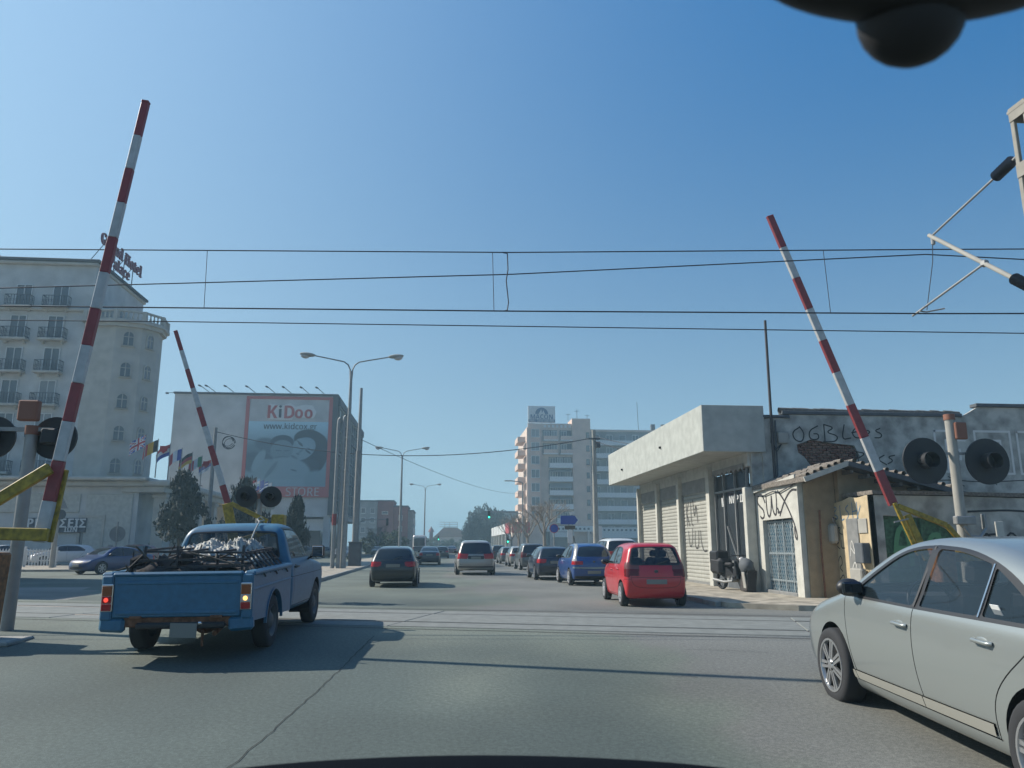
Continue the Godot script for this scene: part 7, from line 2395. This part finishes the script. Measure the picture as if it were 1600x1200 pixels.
func wires() -> void:
	var run := func(x: float, y: float, back := 0.0) -> Vector3: return Vector3(x, y, -12.9 + .15 * x - back)
	var mk := func(pts: PackedVector3Array, r: float, label: String) -> void:
		var o := obj("overhead_wire", MB.new().tube(pts, r, r, 6, false), M.wire)
		tag(o, label, "wire", "overhead wires across the crossing")
	mk.call(PackedVector3Array([run.call(-30.0, 7.4), run.call(-8.4, 6.81), run.call(1.16, 6.52), run.call(8.25, 6.41), run.call(30.0, 6.0)]), .0105, "topmost level wire of the railway line")
	mk.call(PackedVector3Array([run.call(-30.0, 6.5, .1), run.call(-8.24, 6.08, .1), run.call(1.16, 6.15, .1), run.call(8.22, 6.36, .1), run.call(30.0, 4.6, .1)]), .0105, "slanting carrier wire meeting the bracket end")
	mk.call(PackedVector3Array([run.call(-30.0, 6.3), run.call(-8.19, 5.71), run.call(1.16, 5.44), run.call(8.1, 5.27), run.call(30.0, 4.9)]), .0125, "contact wire held by the lower bracket arm")
	mk.call(PackedVector3Array([run.call(-40.0, 7.6, 4.6), run.call(-6.59, 6.75, 4.6), run.call(13.1, 6.13, 4.6), run.call(40.0, 5.6, 4.6)]), .0125, "lowest wire, farther back than the contact wire")
	for e: Array in [[-4.3, 6.68, 5.60, .006, "at the left"], [.82, 6.53, 5.45, .006, "thin one in the middle"], [6.47, 6.44, 5.31, .006, "before the right barrier"]]:
		tag(obj("dropper_wire", MB.new().tube(PackedVector3Array([run.call(e[0], e[1]), run.call(e[0] + .03, e[2])]), e[3], e[3], 5), M.wire), "short dropper wire %s between two overhead wires" % e[4], "wire", "dropper wires")
	tag(obj("feeder_loop", MB.new().tube(PackedVector3Array([run.call(1.0, 6.52), run.call(1.08, 6.5), run.call(1.09, 6.2), run.call(1.06, 6.0), run.call(1.1, 5.6), run.call(1.08, 5.46), run.call(1.0, 5.44)]), .011, .011, 6), M.wire), "thick bent loop joining two overhead wires in the middle", "wire")
	# mast with its bracket
	var t := thing("catenary_mast", "lattice railway mast with wire bracket at the right edge", "mast")
	var x := 7.96
	var z := -8.9
	for s: float in [-.14, .14]:
		for q: float in [-.12, .12]:
			obj("upright", MB.new().box(Vector3(x + s, 3.7, z + q), Vector3(.05, 7.35, .07), Basis.IDENTITY, .006), M.lattice, t)
	for k in 9:
		for q: float in [-.14, .14]:
			obj("batten", MB.new().box(Vector3(x, .6 + k * .84, z + q), Vector3(.33, .2, .012)), M.lattice, t)
		for s: float in [-.17, .17]:
			obj("batten", MB.new().box(Vector3(x + s, .6 + k * .84, z), Vector3(.012, .2, .3)), M.lattice, t)
	obj("cap", MB.new().box(Vector3(x, 7.37, z), Vector3(.36, .04, .34)), M.lattice, t)
	var i1a := Vector3(7.90, 6.68, -9.08)
	var i1b := Vector3(7.74, 6.6, -9.35)
	var tip := Vector3(8.12, 6.52, -11.4)
	# top tie: mast > insulator > tube to the tip
	var m1 := Vector3(7.82, 6.72, -9.0)
	var ta := m1.lerp(tip, .06)
	var tb := m1.lerp(tip, .24)
	obj("tie_bar", MB.new().tube(PackedVector3Array([tb, tip + Vector3(0, .03, 0)]), .018, .018, 8), M.galvanised, t)
	obj("tie_bar", MB.new().tube(PackedVector3Array([m1, ta]), .02, .02, 8), M.galvanised, t)
	var m2 := Vector3(7.86, 4.72, -9.0)
	var ba := m2.lerp(tip, .06)
	var bb := m2.lerp(tip, .22)
	obj("bracket_tube", MB.new().tube(PackedVector3Array([bb, tip + (tip - bb).normalized() * .12]), .034, .034, 10), M.concrete_pale, t)
	obj("bracket_tube", MB.new().tube(PackedVector3Array([m2, ba]), .03, .03, 10), M.concrete_pale, t)
	for e: Array in [[ta, tb], [ba, bb]]:
		var d: Vector3 = (e[1] - e[0])
		var yv := d.normalized()
		var xv := yv.cross(Vector3.UP).normalized()
		var pr := PackedVector2Array([Vector2(.03, 0)])
		var n := 7
		for k in n:
			var y0 := d.length() * (k + .15) / n
			pr.append(Vector2(.045, y0))
			pr.append(Vector2(.085, y0 + d.length() * .35 / n))
			pr.append(Vector2(.045, y0 + d.length() * .6 / n))
		pr.append(Vector2(.03, d.length()))
		obj("insulator", MB.new().lathe(pr, 16, Transform3D(Basis(xv, yv, xv.cross(yv)), e[0])), M.insulator, t)
	var mid := m2.lerp(tip, .47)
	var low := Vector3(7.90, 5.30, -11.62)
	obj("register_arm", MB.new().tube(PackedVector3Array([mid, low, low + (low - mid).normalized() * .2]), .018, .018, 8), M.galvanised, t)
	obj("steady_arm", MB.new().tube(PackedVector3Array([low + Vector3(-.02, -.02, .02), low + Vector3(.1, -.03, .02), Vector3(8.22, 5.29, -11.45)]), .013, .013, 6), M.galvanised, t)
	obj("clamp", MB.new().box(mid, Vector3(.1, .1, .1), Basis(Vector3.UP, .4), .02).box(tip - Vector3(0, .06, 0), Vector3(.06, .16, .06), Basis.IDENTITY, .015), M.galvanised, t)
	obj("hanger", MB.new().tube(PackedVector3Array([tip, tip + Vector3(.02, -.4, -.1), low + Vector3(.1, 0, .03)]), .007, .007, 5), M.wire, t)


func double_lamp(label: String, x: float, z: float, h: float, lift: float) -> void:
	var t := thing("street_lamp", label, "street lamp", Vector3(x, lift, z), 0, "double armed street lamps on the island")
	obj("pole", MB.new().tube(PackedVector3Array([Vector3.ZERO, Vector3(0, h * .6, 0), Vector3(0, h, 0)]), .19, .085, 14), M.galvanised, t)
	for s: float in [-1.0, 1.0]:
		var pts := PackedVector3Array([Vector3(.05 * s, h - .5, 0), Vector3(.08 * s, h + .1, 0), Vector3(.22 * s, h + .42, 0), Vector3(.5 * s, h + .62, 0), Vector3(1.2 * s, h + .76, 0), Vector3(2.35 * s, h + .98, 0)])
		var a := obj("arm", MB.new().tube(pts, .05, .04, 8), M.galvanised, t)
		obj("lamp_head", MB.new().ball(Vector3(2.85 * s, h + 1.05, 0), Vector3(.52, .14, .2), 16, Basis(Vector3.BACK, .1 * s)), M.concrete_pale, a)
		obj("lamp_bowl", MB.new().ball(Vector3(3.0 * s, h + .98, 0), Vector3(.3, .2, .16), 14, Basis(Vector3.BACK, .1 * s)), M.clear_lens, a)


func traffic_light(label: String, at: Vector3, h: float, arm: float, lit: bool, group := "traffic lights") -> void:
	var t := thing("traffic_light", label, "traffic light", at, 0, group)
	var head_at := Vector3(arm, h, 0)
	if arm == 0.0:
		obj("pole", MB.new().tube(PackedVector3Array([Vector3.ZERO, Vector3(0, h, -.1)]), .07, .06, 10), M.galvanised, t)
	else:
		obj("pole", MB.new().tube(PackedVector3Array([Vector3.ZERO, Vector3(0, h - .6, 0), Vector3(arm * .06, h + .05, 0), Vector3(arm * .25, h + .3, 0), Vector3(arm, h + .4, -.1)]), .09, .06, 10), M.galvanised, t)
	var hd := obj("head", MB.new().box(head_at, Vector3(.36, 1.05, .24), Basis.IDENTITY, .05), M.dark_trim, t)
	for k in 3:
		var c := head_at + Vector3(0, .34 - k * .34, .12)
		obj("visor", MB.new().lathe(PackedVector2Array([Vector2(.14, 0), Vector2(.145, .18), Vector2(.13, .18), Vector2(.125, .0)]), 14, Transform3D(Basis(Vector3.RIGHT, PI / 2), c)), M.dark_trim, hd)
		var on_now := k == 2 and lit
		obj("signal_lens", MB.new().ball(c + Vector3(0, 0, .02), Vector3(.125, .125, .035), 14), M.lamp_green if on_now else M.black, hd)
		if on_now:
			var l := OmniLight3D.new()
			l.name = "signal_light"
			l.light_color = Color(.3, 1, .75)
			l.light_energy = .02
			l.omni_range = 30
			l.omni_attenuation = 2
			l.light_size = .1
			l.shadow_enabled = true
			l.position = c + Vector3(0, 0, .04)
			hd.add_child(l)


func furniture() -> void:
	double_lamp("nearest double armed street lamp on the island", -6.0, -49.6, 12.5, .12)
	double_lamp("second double armed street lamp along the island", -4.9, -95.5, 12.2, .12)
	double_lamp("third and farthest double armed street lamp", -3.4, -164, 13.2, .0)
	for e: Array in [[-6.62, 9.35, .13, "left tall grey post of the pair by the nearest lamp"], [-6.28, 9.5, .12, "right tall grey post touching the nearest lamp"]]:
		var p := thing("steel_post", e[3], "post", Vector3(e[0], .12, -49.4), 0, "tall posts by the lamp")
		obj("shaft", MB.new().tube(PackedVector3Array([Vector3.ZERO, Vector3(0, e[1] - .4, 0), Vector3(.02, e[1] - .08, 0), Vector3(.1, e[1], 0)]), e[2], .085, 12), M.galvanised, p)
		obj("collar", MB.new().tube(PackedVector3Array([Vector3(0, 2.6, 0), Vector3(0, 3.3, 0)]), e[2] * 1.12, e[2] * 1.08, 12), M.boom_red if e[0] < -6.5 else M.galvanised, p)
	var tp := thing("concrete_pole", "tall plain pole rising from the grey cabinet on the island", "pole", Vector3(-5.95, .12, -55.6))
	obj("lower_shaft", MB.new().tube(PackedVector3Array([Vector3.ZERO, Vector3(0, 8.0, 0)]), .24, .19, 14), M.concrete, tp)
	obj("upper_shaft", MB.new().tube(PackedVector3Array([Vector3(0, 8.0, 0), Vector3(0, 12.6, 0)]), .15, .10, 12), M.galvanised, tp)
	var cab := thing("cabinet", "grey steel cabinet standing on the island", "cabinet", Vector3(-5.85, .12, -54.9))
	obj("case", MB.new().box(Vector3(0, .78, 0), Vector3(.85, 1.56, .5), Basis.IDENTITY, .02), M.lead, cab)
	obj("top", MB.new().box(Vector3(0, 1.6, 0), Vector3(.95, .07, .6), Basis.IDENTITY, .02), M.lead, cab)
	obj("door", MB.new().box(Vector3(0, .78, .26), Vector3(.74, 1.4, .03), Basis.IDENTITY, .008), M.lead, cab)
	# wooden and concrete poles with the slack wire
	var p1 := thing("utility_pole", "grey utility pole with coiled cable before the billboard store", "pole", Vector3(-17.3, .12, -60))
	obj("shaft", MB.new().tube(PackedVector3Array([Vector3.ZERO, Vector3(.03, 10.2, 0)]), .19, .12, 12), M.concrete, p1)
	var coil := MB.new()
	for k in 4:
		coil.tube(MB.new().ring(Vector3(1.0 + .05 * k, 9.15 - .06 * k, .1), Vector3.RIGHT, Vector3.UP, .38 + .05 * (k % 3), 19), .025, .025, 5, false)
	obj("cable_coil", coil, M.wire, p1)
	var p2 := thing("utility_pole", "pale utility pole beside the canopy of the shop", "pole", Vector3(10.02, .12, -50))
	obj("shaft", MB.new().tube(PackedVector3Array([Vector3.ZERO, Vector3(0, 8.9, 0)]), .2, .13, 12), M.concrete_pale, p2)
	obj("fittings", MB.new().box(Vector3(0, 8.3, .1), Vector3(.8, .1, .1)).box(Vector3(.25, 7.9, .12), Vector3(.3, .4, .2), Basis.IDENTITY, .03), M.lead, p2)
	tag(obj("slack_wire", MB.new().tube(sag(Vector3(-17.2, 10.0, -60), Vector3(10, 8.5, -50), 1.5, 24), .03, .03, 6, false), M.wire), "long slack cable hanging between the two utility poles", "wire")
	tag(obj("slack_wire", MB.new().tube(sag(Vector3(10, 8.6, -50), Vector3(17, 5.6, -33), .5), .02, .02, 5, false).tube(sag(Vector3(10, 8.3, -50), Vector3(16, 5.6, -35), .6), .02, .02, 5, false), M.wire), "pair of cables from the pale utility pole to the shop roof", "wire")
	tag(obj("slack_wire", MB.new().tube(sag(Vector3(-5.95, 9.0, -55.6), Vector3(18, 13.0, -172), 1.2, 20), .022, .022, 5, false), M.wire), "thin wire from the tall island pole towards the apartment block", "wire")
	var lp := thing("street_lamp", "single armed street lamp before the apartment block", "street lamp", Vector3(9.35, .12, -89))
	obj("pole", MB.new().tube(PackedVector3Array([Vector3.ZERO, Vector3(0, 8.45, 0), Vector3(-.15, 8.6, 0), Vector3(-1.3, 8.72, 0)]), .1, .05, 10), M.galvanised, lp)
	obj("lamp_head", MB.new().box(Vector3(-1.65, 8.73, 0), Vector3(.9, .12, .3), Basis.IDENTITY, .04), M.concrete_pale, lp)
	traffic_light("traffic light on a long arm showing green before the pines", Vector3(11.2, .12, -104), 5.45, -4.8, true)
	traffic_light("low green traffic light at the corner by the shop row", Vector3(9.6, .12, -112), 2.3, 0.0, true)
	traffic_light("small green traffic light far ahead above the traffic", Vector3(-.5, 0, -190), 3.4, 0.0, true)
	traffic_light("traffic light on a curved arm before the red block, seen dark", Vector3(-12.2, .0, -118), 5.0, 4.2, false)
	# signs on the right pavement
	var s := thing("direction_sign", "blue arrow shaped direction sign on two legs by the right kerb", "sign", Vector3(8.6, .12, -52))
	for x: float in [-.05, .25]:
		obj("leg", MB.new().tube(PackedVector3Array([Vector3(x, 0, 0), Vector3(x, 3.3, 0)]), .035, .035, 8), M.galvanised, s)
	obj("strut", MB.new().bar(Vector3(.3, 2.0, -.05), Vector3(.75, .1, -.4), .05, .05).bar(Vector3(.2, 2.0, -.05), Vector3(.55, .1, -.4), .05, .05), M.lead, s)
	obj("board", MB.new().prism(P2([-.58, -.29, .42, -.29, .68, 0, .42, .29, -.58, .29]), .04, Transform3D(Basis.IDENTITY, Vector3(0, 3.05, .06))), M.sign_blue, s)
	obj("arrow_tip", MB.new().prism(P2([.40, -.26, .46, -.26, .70, 0, .46, .26, .40, .26, .60, 0]), .02, Transform3D(Basis.IDENTITY, Vector3(0, 3.05, .09))), M.frame_white, s)
	obj("lower_board", MB.new().box(Vector3(.05, 2.55, .06), Vector3(.72, .24, .03), Basis.IDENTITY, .005), M.bark, s)
	obj("notice", MB.new().box(Vector3(.05, 1.95, .06), Vector3(.34, .85, .03), Basis.IDENTITY, .005), M.frame_white, s)
	obj("top_plate", MB.new().box(Vector3(.2, 3.5, .06), Vector3(.32, .2, .03), Basis(Vector3.BACK, .2), .005), M.frame_white, s)
	var n := thing("no_parking_sign", "round blue sign on a grey post by the bare tree", "sign", Vector3(8.3, .12, -57))
	obj("post", MB.new().tube(PackedVector3Array([Vector3.ZERO, Vector3(0, 2.6, 0)]), .05, .05, 8), M.galvanised, n)
	obj("disc", MB.new().lathe(PackedVector2Array([Vector2(0, -.02), Vector2(.32, -.02), Vector2(.32, .02), Vector2(0, .02)]), 28, Transform3D(Basis(Vector3.RIGHT, PI / 2), Vector3(0, 2.6, .06)), false), M.sign_blue, n)
	obj("rim", MB.new().lathe(PackedVector2Array([Vector2(.33, -.01), Vector2(.33, .03), Vector2(.29, .03), Vector2(.29, .021)]), 28, Transform3D(Basis(Vector3.RIGHT, PI / 2), Vector3(0, 2.6, .06)), false), M.sign_red, n)
	var nb := thing("notice_board", "narrow white notice board right of the pale utility pole", "sign", Vector3(10.7, .12, -52))
	obj("board", MB.new().box(Vector3(0, 2.1, 0), Vector3(.28, 1.1, .04), Basis.IDENTITY, .008), M.frame_white, nb)
	obj("post", MB.new().tube(PackedVector3Array([Vector3.ZERO, Vector3(0, 2.2, -.05)]), .035, .035, 8), M.galvanised, nb)
	# pole and signs on the left pavement
	var lpole := thing("concrete_pole", "pale slim pole with small signs on the left pavement", "pole", Vector3(-24.4, .12, -52.2))
	obj("shaft", MB.new().tube(PackedVector3Array([Vector3.ZERO, Vector3(0, 7.2, 0)]), .16, .11, 12), M.concrete_pale, lpole)
	obj("triangle_sign", MB.new().prism(P2([-.42, -.3, .42, -.3, 0, .42]), .03, Transform3D(Basis(Vector3.UP, 1.0), Vector3(.25, 4.0, .15))), M.concrete, lpole)
	obj("round_sign", MB.new().lathe(PackedVector2Array([Vector2(0, -.02), Vector2(.32, -.02), Vector2(.32, .02), Vector2(0, .02)]), 24, Transform3D(Basis(Vector3.UP, .9) * Basis(Vector3.RIGHT, PI / 2), Vector3(.25, 3.3, .15)), false), M.lead, lpole)
	for e: Array in [[-17.6, -44.5, 2.1, "grey back of a round sign before the left tree"], [-9.1, -46.0, 2.2, "grey back of a round sign before the small right conifer"]]:
		var rs := thing("road_sign", e[3], "sign", Vector3(e[0], 0, e[1]), 0, "round signs seen from behind")
		obj("post", MB.new().tube(PackedVector3Array([Vector3.ZERO, Vector3(0, 2.75, 0)]), .045, .045, 8), M.galvanised, rs)
		obj("disc", MB.new().lathe(PackedVector2Array([Vector2(0, -.015), Vector2(.42, -.015), Vector2(.42, .015), Vector2(0, .015)]), 28, Transform3D(Basis(Vector3.RIGHT, PI / 2), Vector3(0, e[2], -.06)), false), M.concrete, rs)
		obj("plate", MB.new().box(Vector3(-.3, e[2] - .95, -.05), Vector3(.28, .75, .03), Basis.IDENTITY, .005), M.concrete_pale, rs)
	# white picket fence
	var f := thing("picket_fence", "low white picket fence before the hotel shop", "fence")
	var pk := MB.new().prism(P2([-.045, 0, .045, 0, .045, 1.0, 0, 1.1, -.045, 1.0]), .025).mesh()
	for k in 62:
		shared("picket", pk, M.frame_white, f, Transform3D(Basis.IDENTITY, Vector3(-37.0 + k * .19, .2, -54.5)))
	for y: float in [.4, 1.0]:
		obj("fence_rail", MB.new().box(Vector3(-31.1, y + .12, -54.54), Vector3(12.0, .08, .04)), M.frame_white, f)
	for k in 7:
		obj("fence_post", MB.new().box(Vector3(-37 + k * 1.95, .75, -54.56), Vector3(.12, 1.35, .12), Basis.IDENTITY, .01), M.frame_white, f)
	flags()


# flag on its own pole: stripes are lists of colours along the fly or down the hoist
func flags() -> void:
	var spec := [
		["union", -60.7, 9.6, "red white and blue crossed flag, nearest on the portico", 1],
		["v", -63.3, 9.6, "black yellow and red upright striped flag on the portico", -1],
		["h3", -66.1, 9.6, "red white and blue level striped flag with a checked shield", -1],
		["v2", -69.1, 9.6, "blue white and red upright striped flag on the portico", -1],
		["h", -72.0, 9.6, "black red and gold level striped flag on the portico", -1],
		["v3", -74.9, 9.6, "green white and red upright striped flag on the portico", -1],
		["h2", -77.9, 9.6, "red blue and white level striped flag on the portico", -1],
		["h4", -97.2, 9.6, "dark red and white flag above the far pickup barrier", -1],
		["w", -98.9, 9.6, "pale blue and white flag on the far portico end", -1],
		["eu", -101.3, 9.6, "plain deep blue flag on the far portico end", -1],
		["gr", -103.6, 9.6, "blue and white striped flag on the far portico end", -1],
		["w2", -105.8, 9.6, "white flag, farthest on the portico", -1],
	]
	var col := {"r": lin(.42, .03, .04), "w": lin(.62, .62, .62), "b": lin(.03, .07, .32), "k": lin(.015, .015, .018), "y": lin(.60, .33, .02), "g": lin(.02, .20, .07), "l": lin(.25, .42, .55)}
	var pats := {"v": "kyr", "v2": "bwr", "v3": "gwr", "h": "kry", "h2": "rbw", "h3": "rwb", "h4": "krw", "w": "lwl", "eu": "bbb", "gr": "bwbwb", "w2": "www"}
	for key: String in col:
		var m := mat("flag_" + key, 1, 1, 1, .9)
		m.albedo_color = col[key]
		m.backlight_enabled = true
		m.backlight = Color(.3, .3, .3)
	var i := 0
	for e: Array in spec:
		i += 1
		var t := thing("flag", e[3], "flag", Vector3(-22.6, 6.75, e[1]), 0, "flags on poles along the portico")
		var h: float = e[2] - 6.75 + .25
		obj("pole", MB.new().tube(PackedVector3Array([Vector3.ZERO, Vector3(0, h, 0)]), .05, .035, 8), M.galvanised, t)
		var W := 1.5
		var H := .95
		var upright: bool = e[0].begins_with("v")
		var pat: String = pats.get(e[0], "b")
		# the cloth hangs and ripples away from the pole
		var at := func(u: float, v: float) -> Vector3:
			var sx := -W * u * .74
			return Vector3(sx, h - .08 - v * H - u * u * .5 - .22 * u, .16 * sin(u * 8.0 + i) * u + .06 * sin(v * 5.0 + i * 2.0) * u)
		var nu := 12
		var nv := 6
		var groups := {}
		if e[0] == "union":
			nu = 20
			nv = 12
		elif pat.length() == 5:
			nv = 10
		for a in nu:
			for b in nv:
				var c := ""
				if e[0] == "union":
					var u := (a + .5) / nu
					var v := (b + .5) / nv
					var dg := minf(absf(u - v), absf(u - (1 - v)))
					c = "r" if absf(u - .5) < .07 or absf(v - .5) < .1 else "w" if absf(u - .5) < .13 or absf(v - .5) < .18 else "r" if dg < .05 else "w" if dg < .13 else "b"
				elif upright:
					c = pat[a * pat.length() / nu]
				else:
					c = pat[b * pat.length() / nv]
				if not groups.has(c):
					groups[c] = MB.new()
				var mb: MB = groups[c]
				mb.quad(at.call(float(a) / nu, float(b) / nv), at.call(float(a + 1) / nu, float(b) / nv), at.call(float(a + 1) / nu, float(b + 1) / nv), at.call(float(a) / nu, float(b + 1) / nv), Vector3.BACK)
		for c: String in groups:
			obj("cloth", groups[c], M["flag_" + c], t)
		if e[0] == "h3" or e[0] == "h2":
			obj("shield", MB.new().quad_shield(at.call(.42, .3), .3), M.flag_r, t)


# ---------------------------------------------------------------- trees
func leaf_mass(n: int, sd: int, f: Callable, size: float) -> MB:
	var r := RandomNumberGenerator.new()
	r.seed = sd
	var mb := MB.new()
	for i in n:
		var p: Vector3 = f.call(r)
		var q := Basis.from_euler(Vector3(r.randf() * TAU, r.randf() * TAU, r.randf() * TAU))
		var s := size * r.randf_range(.6, 1.3)
		var a := q * Vector3(-s, 0, 0)
		var b := q * Vector3(0, s * .45, s * .1)
		var c := q * Vector3(s, 0, 0)
		var d := q * Vector3(0, -s * .45, s * .1)
		mb.quad(p + a, p + b, p + c, p + d, q * Vector3.BACK + Vector3.UP * .3)
	return mb


func branch(mb: MB, r: RandomNumberGenerator, p: Vector3, d: Vector3, len: float, rad: float, depth: int) -> void:
	var mid := p + d * len * .5 + Vector3(r.randf_range(-1, 1), r.randf_range(-.3, .5), r.randf_range(-1, 1)) * len * .08
	var e := p + d * len + Vector3(r.randf_range(-1, 1), 0, r.randf_range(-1, 1)) * len * .1
	mb.tube(PackedVector3Array([p, mid, e]), rad, rad * .68, 5 if depth > 2 else 3, false)
	if depth == 0:
		return
	var kids := 3 if depth > 1 else 4
	for k in kids:
		var nd := (d + Vector3(r.randf_range(-1, 1), r.randf_range(-.15, .7), r.randf_range(-1, 1)) * .85).normalized()
		branch(mb, r, e if k < 2 else mid.lerp(e, r.randf_range(.2, .9)), nd, len * r.randf_range(.58, .8), maxf(rad * .58, .008), depth - 1)


func trees() -> void:
	var clumps := func(sd: int, prof: Callable, count: int) -> Callable:
		var q := RandomNumberGenerator.new()
		q.seed = sd
		var cs := PackedVector3Array()
		for i in count:
			cs.append(prof.call(q))
		return func(r: RandomNumberGenerator) -> Vector3:
			var c := cs[r.randi() % cs.size()]
			var u := Vector3(r.randf_range(-1, 1), r.randf_range(-1, 1), r.randf_range(-1, 1))
			return c + u * u.length() * Vector3(.13, .065, .13)
	var cone := func(r: RandomNumberGenerator) -> Vector3:
		var y := pow(r.randf(), .8)
		var a := r.randf() * TAU
		var prof := (sin(minf(y * 3.4, 1.57)) * .55 + .45) * pow(1.0 - y, .62) * 1.28
		var lobes := 1.0 + .22 * sin(a * 3.0 + y * 9.0) + .14 * sin(a * 7.0 - y * 17.0)
		var rr := prof * lobes * pow(r.randf(), .38)
		return Vector3(cos(a) * rr, y, sin(a) * rr)
	var crowns := [leaf_mass(5200, 81, clumps.call(181, cone, 170), .07).mesh(), leaf_mass(5200, 82, clumps.call(182, cone, 150), .07).mesh()]
	var core := MB.new().lathe(PackedVector2Array([Vector2(.2, .06), Vector2(.45, .2), Vector2(.4, .45), Vector2(.2, .68), Vector2(.04, .88), Vector2(0, .9)]), 14).mesh()
	var k := 0
	for e: Array in [[-18.0, -56.0, 3.2, 1.75, 6.3, "dense dark conifer at the left, tallest before the portico"], [-14.1, -57.5, 2.4, 1.65, 5.9, "dense dark conifer half hidden by the crossing signal"], [-10.3, -57.0, 2.2, 1.05, 4.7, "smallest dark conifer, right of the crossing signal"]]:
		var t := thing("conifer_tree", e[5], "tree", Vector3(e[0], .0, e[1]), 1.3 * k, "dark conifers before the hotel portico")
		obj("trunk", MB.new().tube(PackedVector3Array([Vector3.ZERO, Vector3(.03, e[2], 0)]), .14, .09, 8), M.bark, t)
		var base: float = e[2] - 1.3
		shared("crown", crowns[k % 2], M.tree_leaf_dark, t, Transform3D(Basis.from_scale(Vector3(e[3], e[4] - base, e[3])), Vector3(0, base, 0))).set_meta("kind", "stuff")
		shared("inner_crown", core, M.tree_leaf_dark, t, Transform3D(Basis.from_scale(Vector3(e[3], e[4] - base, e[3])), Vector3(0, base, 0)))
		k += 1
	var round_crown := func(r: RandomNumberGenerator) -> Vector3:
		var u := Vector3(r.randf_range(-1, 1), r.randf_range(-1, 1), r.randf_range(-1, 1))
		while u.length() > 1.0 or u.length() < .05:
			u = Vector3(r.randf_range(-1, 1), r.randf_range(-1, 1), r.randf_range(-1, 1))
		var b := u.normalized()
		return b * pow(u.length(), .5) * (1.0 + .25 * sin(b.x * 6.0 + b.y * 4.0) + .18 * sin(b.z * 9.0 - b.y * 7.0))
	var ball := leaf_mass(3000, 91, round_crown, .10).mesh()
	var far := [[10.2, -232, 4.8, 3.0, 7.3, "tallest dark pine where the street bends"], [13.6, -238, 5.6, 3.6, 8.0, "broad dark pine right of the tallest pine"], [8.2, -226, 3.2, 1.9, 5.2, "small dark pine left of the other pines"], [17.5, -240, 5.0, 3.0, 7.6, "dark pine nearest the shop row"]]
	for e: Array in far:
		var t := thing("pine_tree", e[5], "tree", Vector3(e[0], 0, e[1]), e[0], "dark pines at the far right of the street")
		obj("trunk", MB.new().tube(PackedVector3Array([Vector3.ZERO, Vector3(.2, e[4], 0)]), .3, .15, 8), M.bark, t)
		shared("crown", ball, M.tree_leaf_dark, t, Transform3D(Basis.from_scale(Vector3(e[3], e[2], e[3])), Vector3(0, e[4] - .6, 0))).set_meta("kind", "stuff")
	var bushes := [[-12.5, -150, 2.2, 2.2, "pale green bush before the red blocks, left one"], [-9.6, -160, 2.6, 2.4, "pale green bush before the red blocks, right one"], [3.0, -260, 2.4, 2.0, "green bush before the orange roofed hall"], [8.0, -262, 2.2, 1.9, "green bush right of the orange roofed hall"], [-3.0, -300, 4.0, 2.5, "low dark shrub left of the orange roofed hall"], [22.0, -300, 7.0, 4.0, "dark clump of trees far right of the hall"], [-24.6, -69.5, .9, .9, "small green shrub between the portico piers"]]
	for e: Array in bushes:
		var t := thing("bush", e[4], "bush", Vector3(e[0], 0, e[1]), e[0])
		shared("foliage", ball, M.leaf_green, t, Transform3D(Basis.from_scale(Vector3(e[2], e[3], e[2])), Vector3(0, e[3] * .8, 0))).set_meta("kind", "stuff")
		obj("stem", MB.new().tube(PackedVector3Array([Vector3.ZERO, Vector3(0, e[3], 0)]), .09, .05, 6), M.bark, t)
	var bare := [[8.9, -67.0, 2.4, 101, "bare pale tree, nearest beside the blue round sign"], [8.9, -80.0, 2.2, 102, "bare pale tree, second along the right pavement"], [9.2, -92.0, 2.2, 103, "bare pale tree, third along the right pavement"], [9.4, -104.0, 2.1, 104, "bare pale tree, farthest along the right pavement"], [-11.0, -140.0, 2.0, 105, "bare tree across the left carriageway before the red block"]]
	for e: Array in bare:
		var t := thing("bare_tree", e[4], "tree", Vector3(e[0], .1, e[1]), 0, "bare street trees")
		var r := RandomNumberGenerator.new()
		r.seed = e[3]
		var tr := MB.new()
		tr.tube(PackedVector3Array([Vector3.ZERO, Vector3(.05, e[2] * .5, 0), Vector3(0, e[2], .05)]), .17, .12, 8)
		obj("trunk", tr, M.twig, t)
		var br := MB.new()
		for b in 4:
			var a := TAU * b / 4 + .4
			branch(br, r, Vector3(0, e[2] - .1 * b, .05), Vector3(cos(a) * .6, 1, sin(a) * .6).normalized(), 1.25, .085, 4)
		obj("branches", br, M.twig, t, "stuff")


func _ready() -> void:
	stage()
	materials()
	setting()
	hotel()
	poster_building()
	apartments()
	far_places()
	shop()
	pickup()
	cars()
	scooter()
	barriers()
	wires()
	furniture()
	trees()
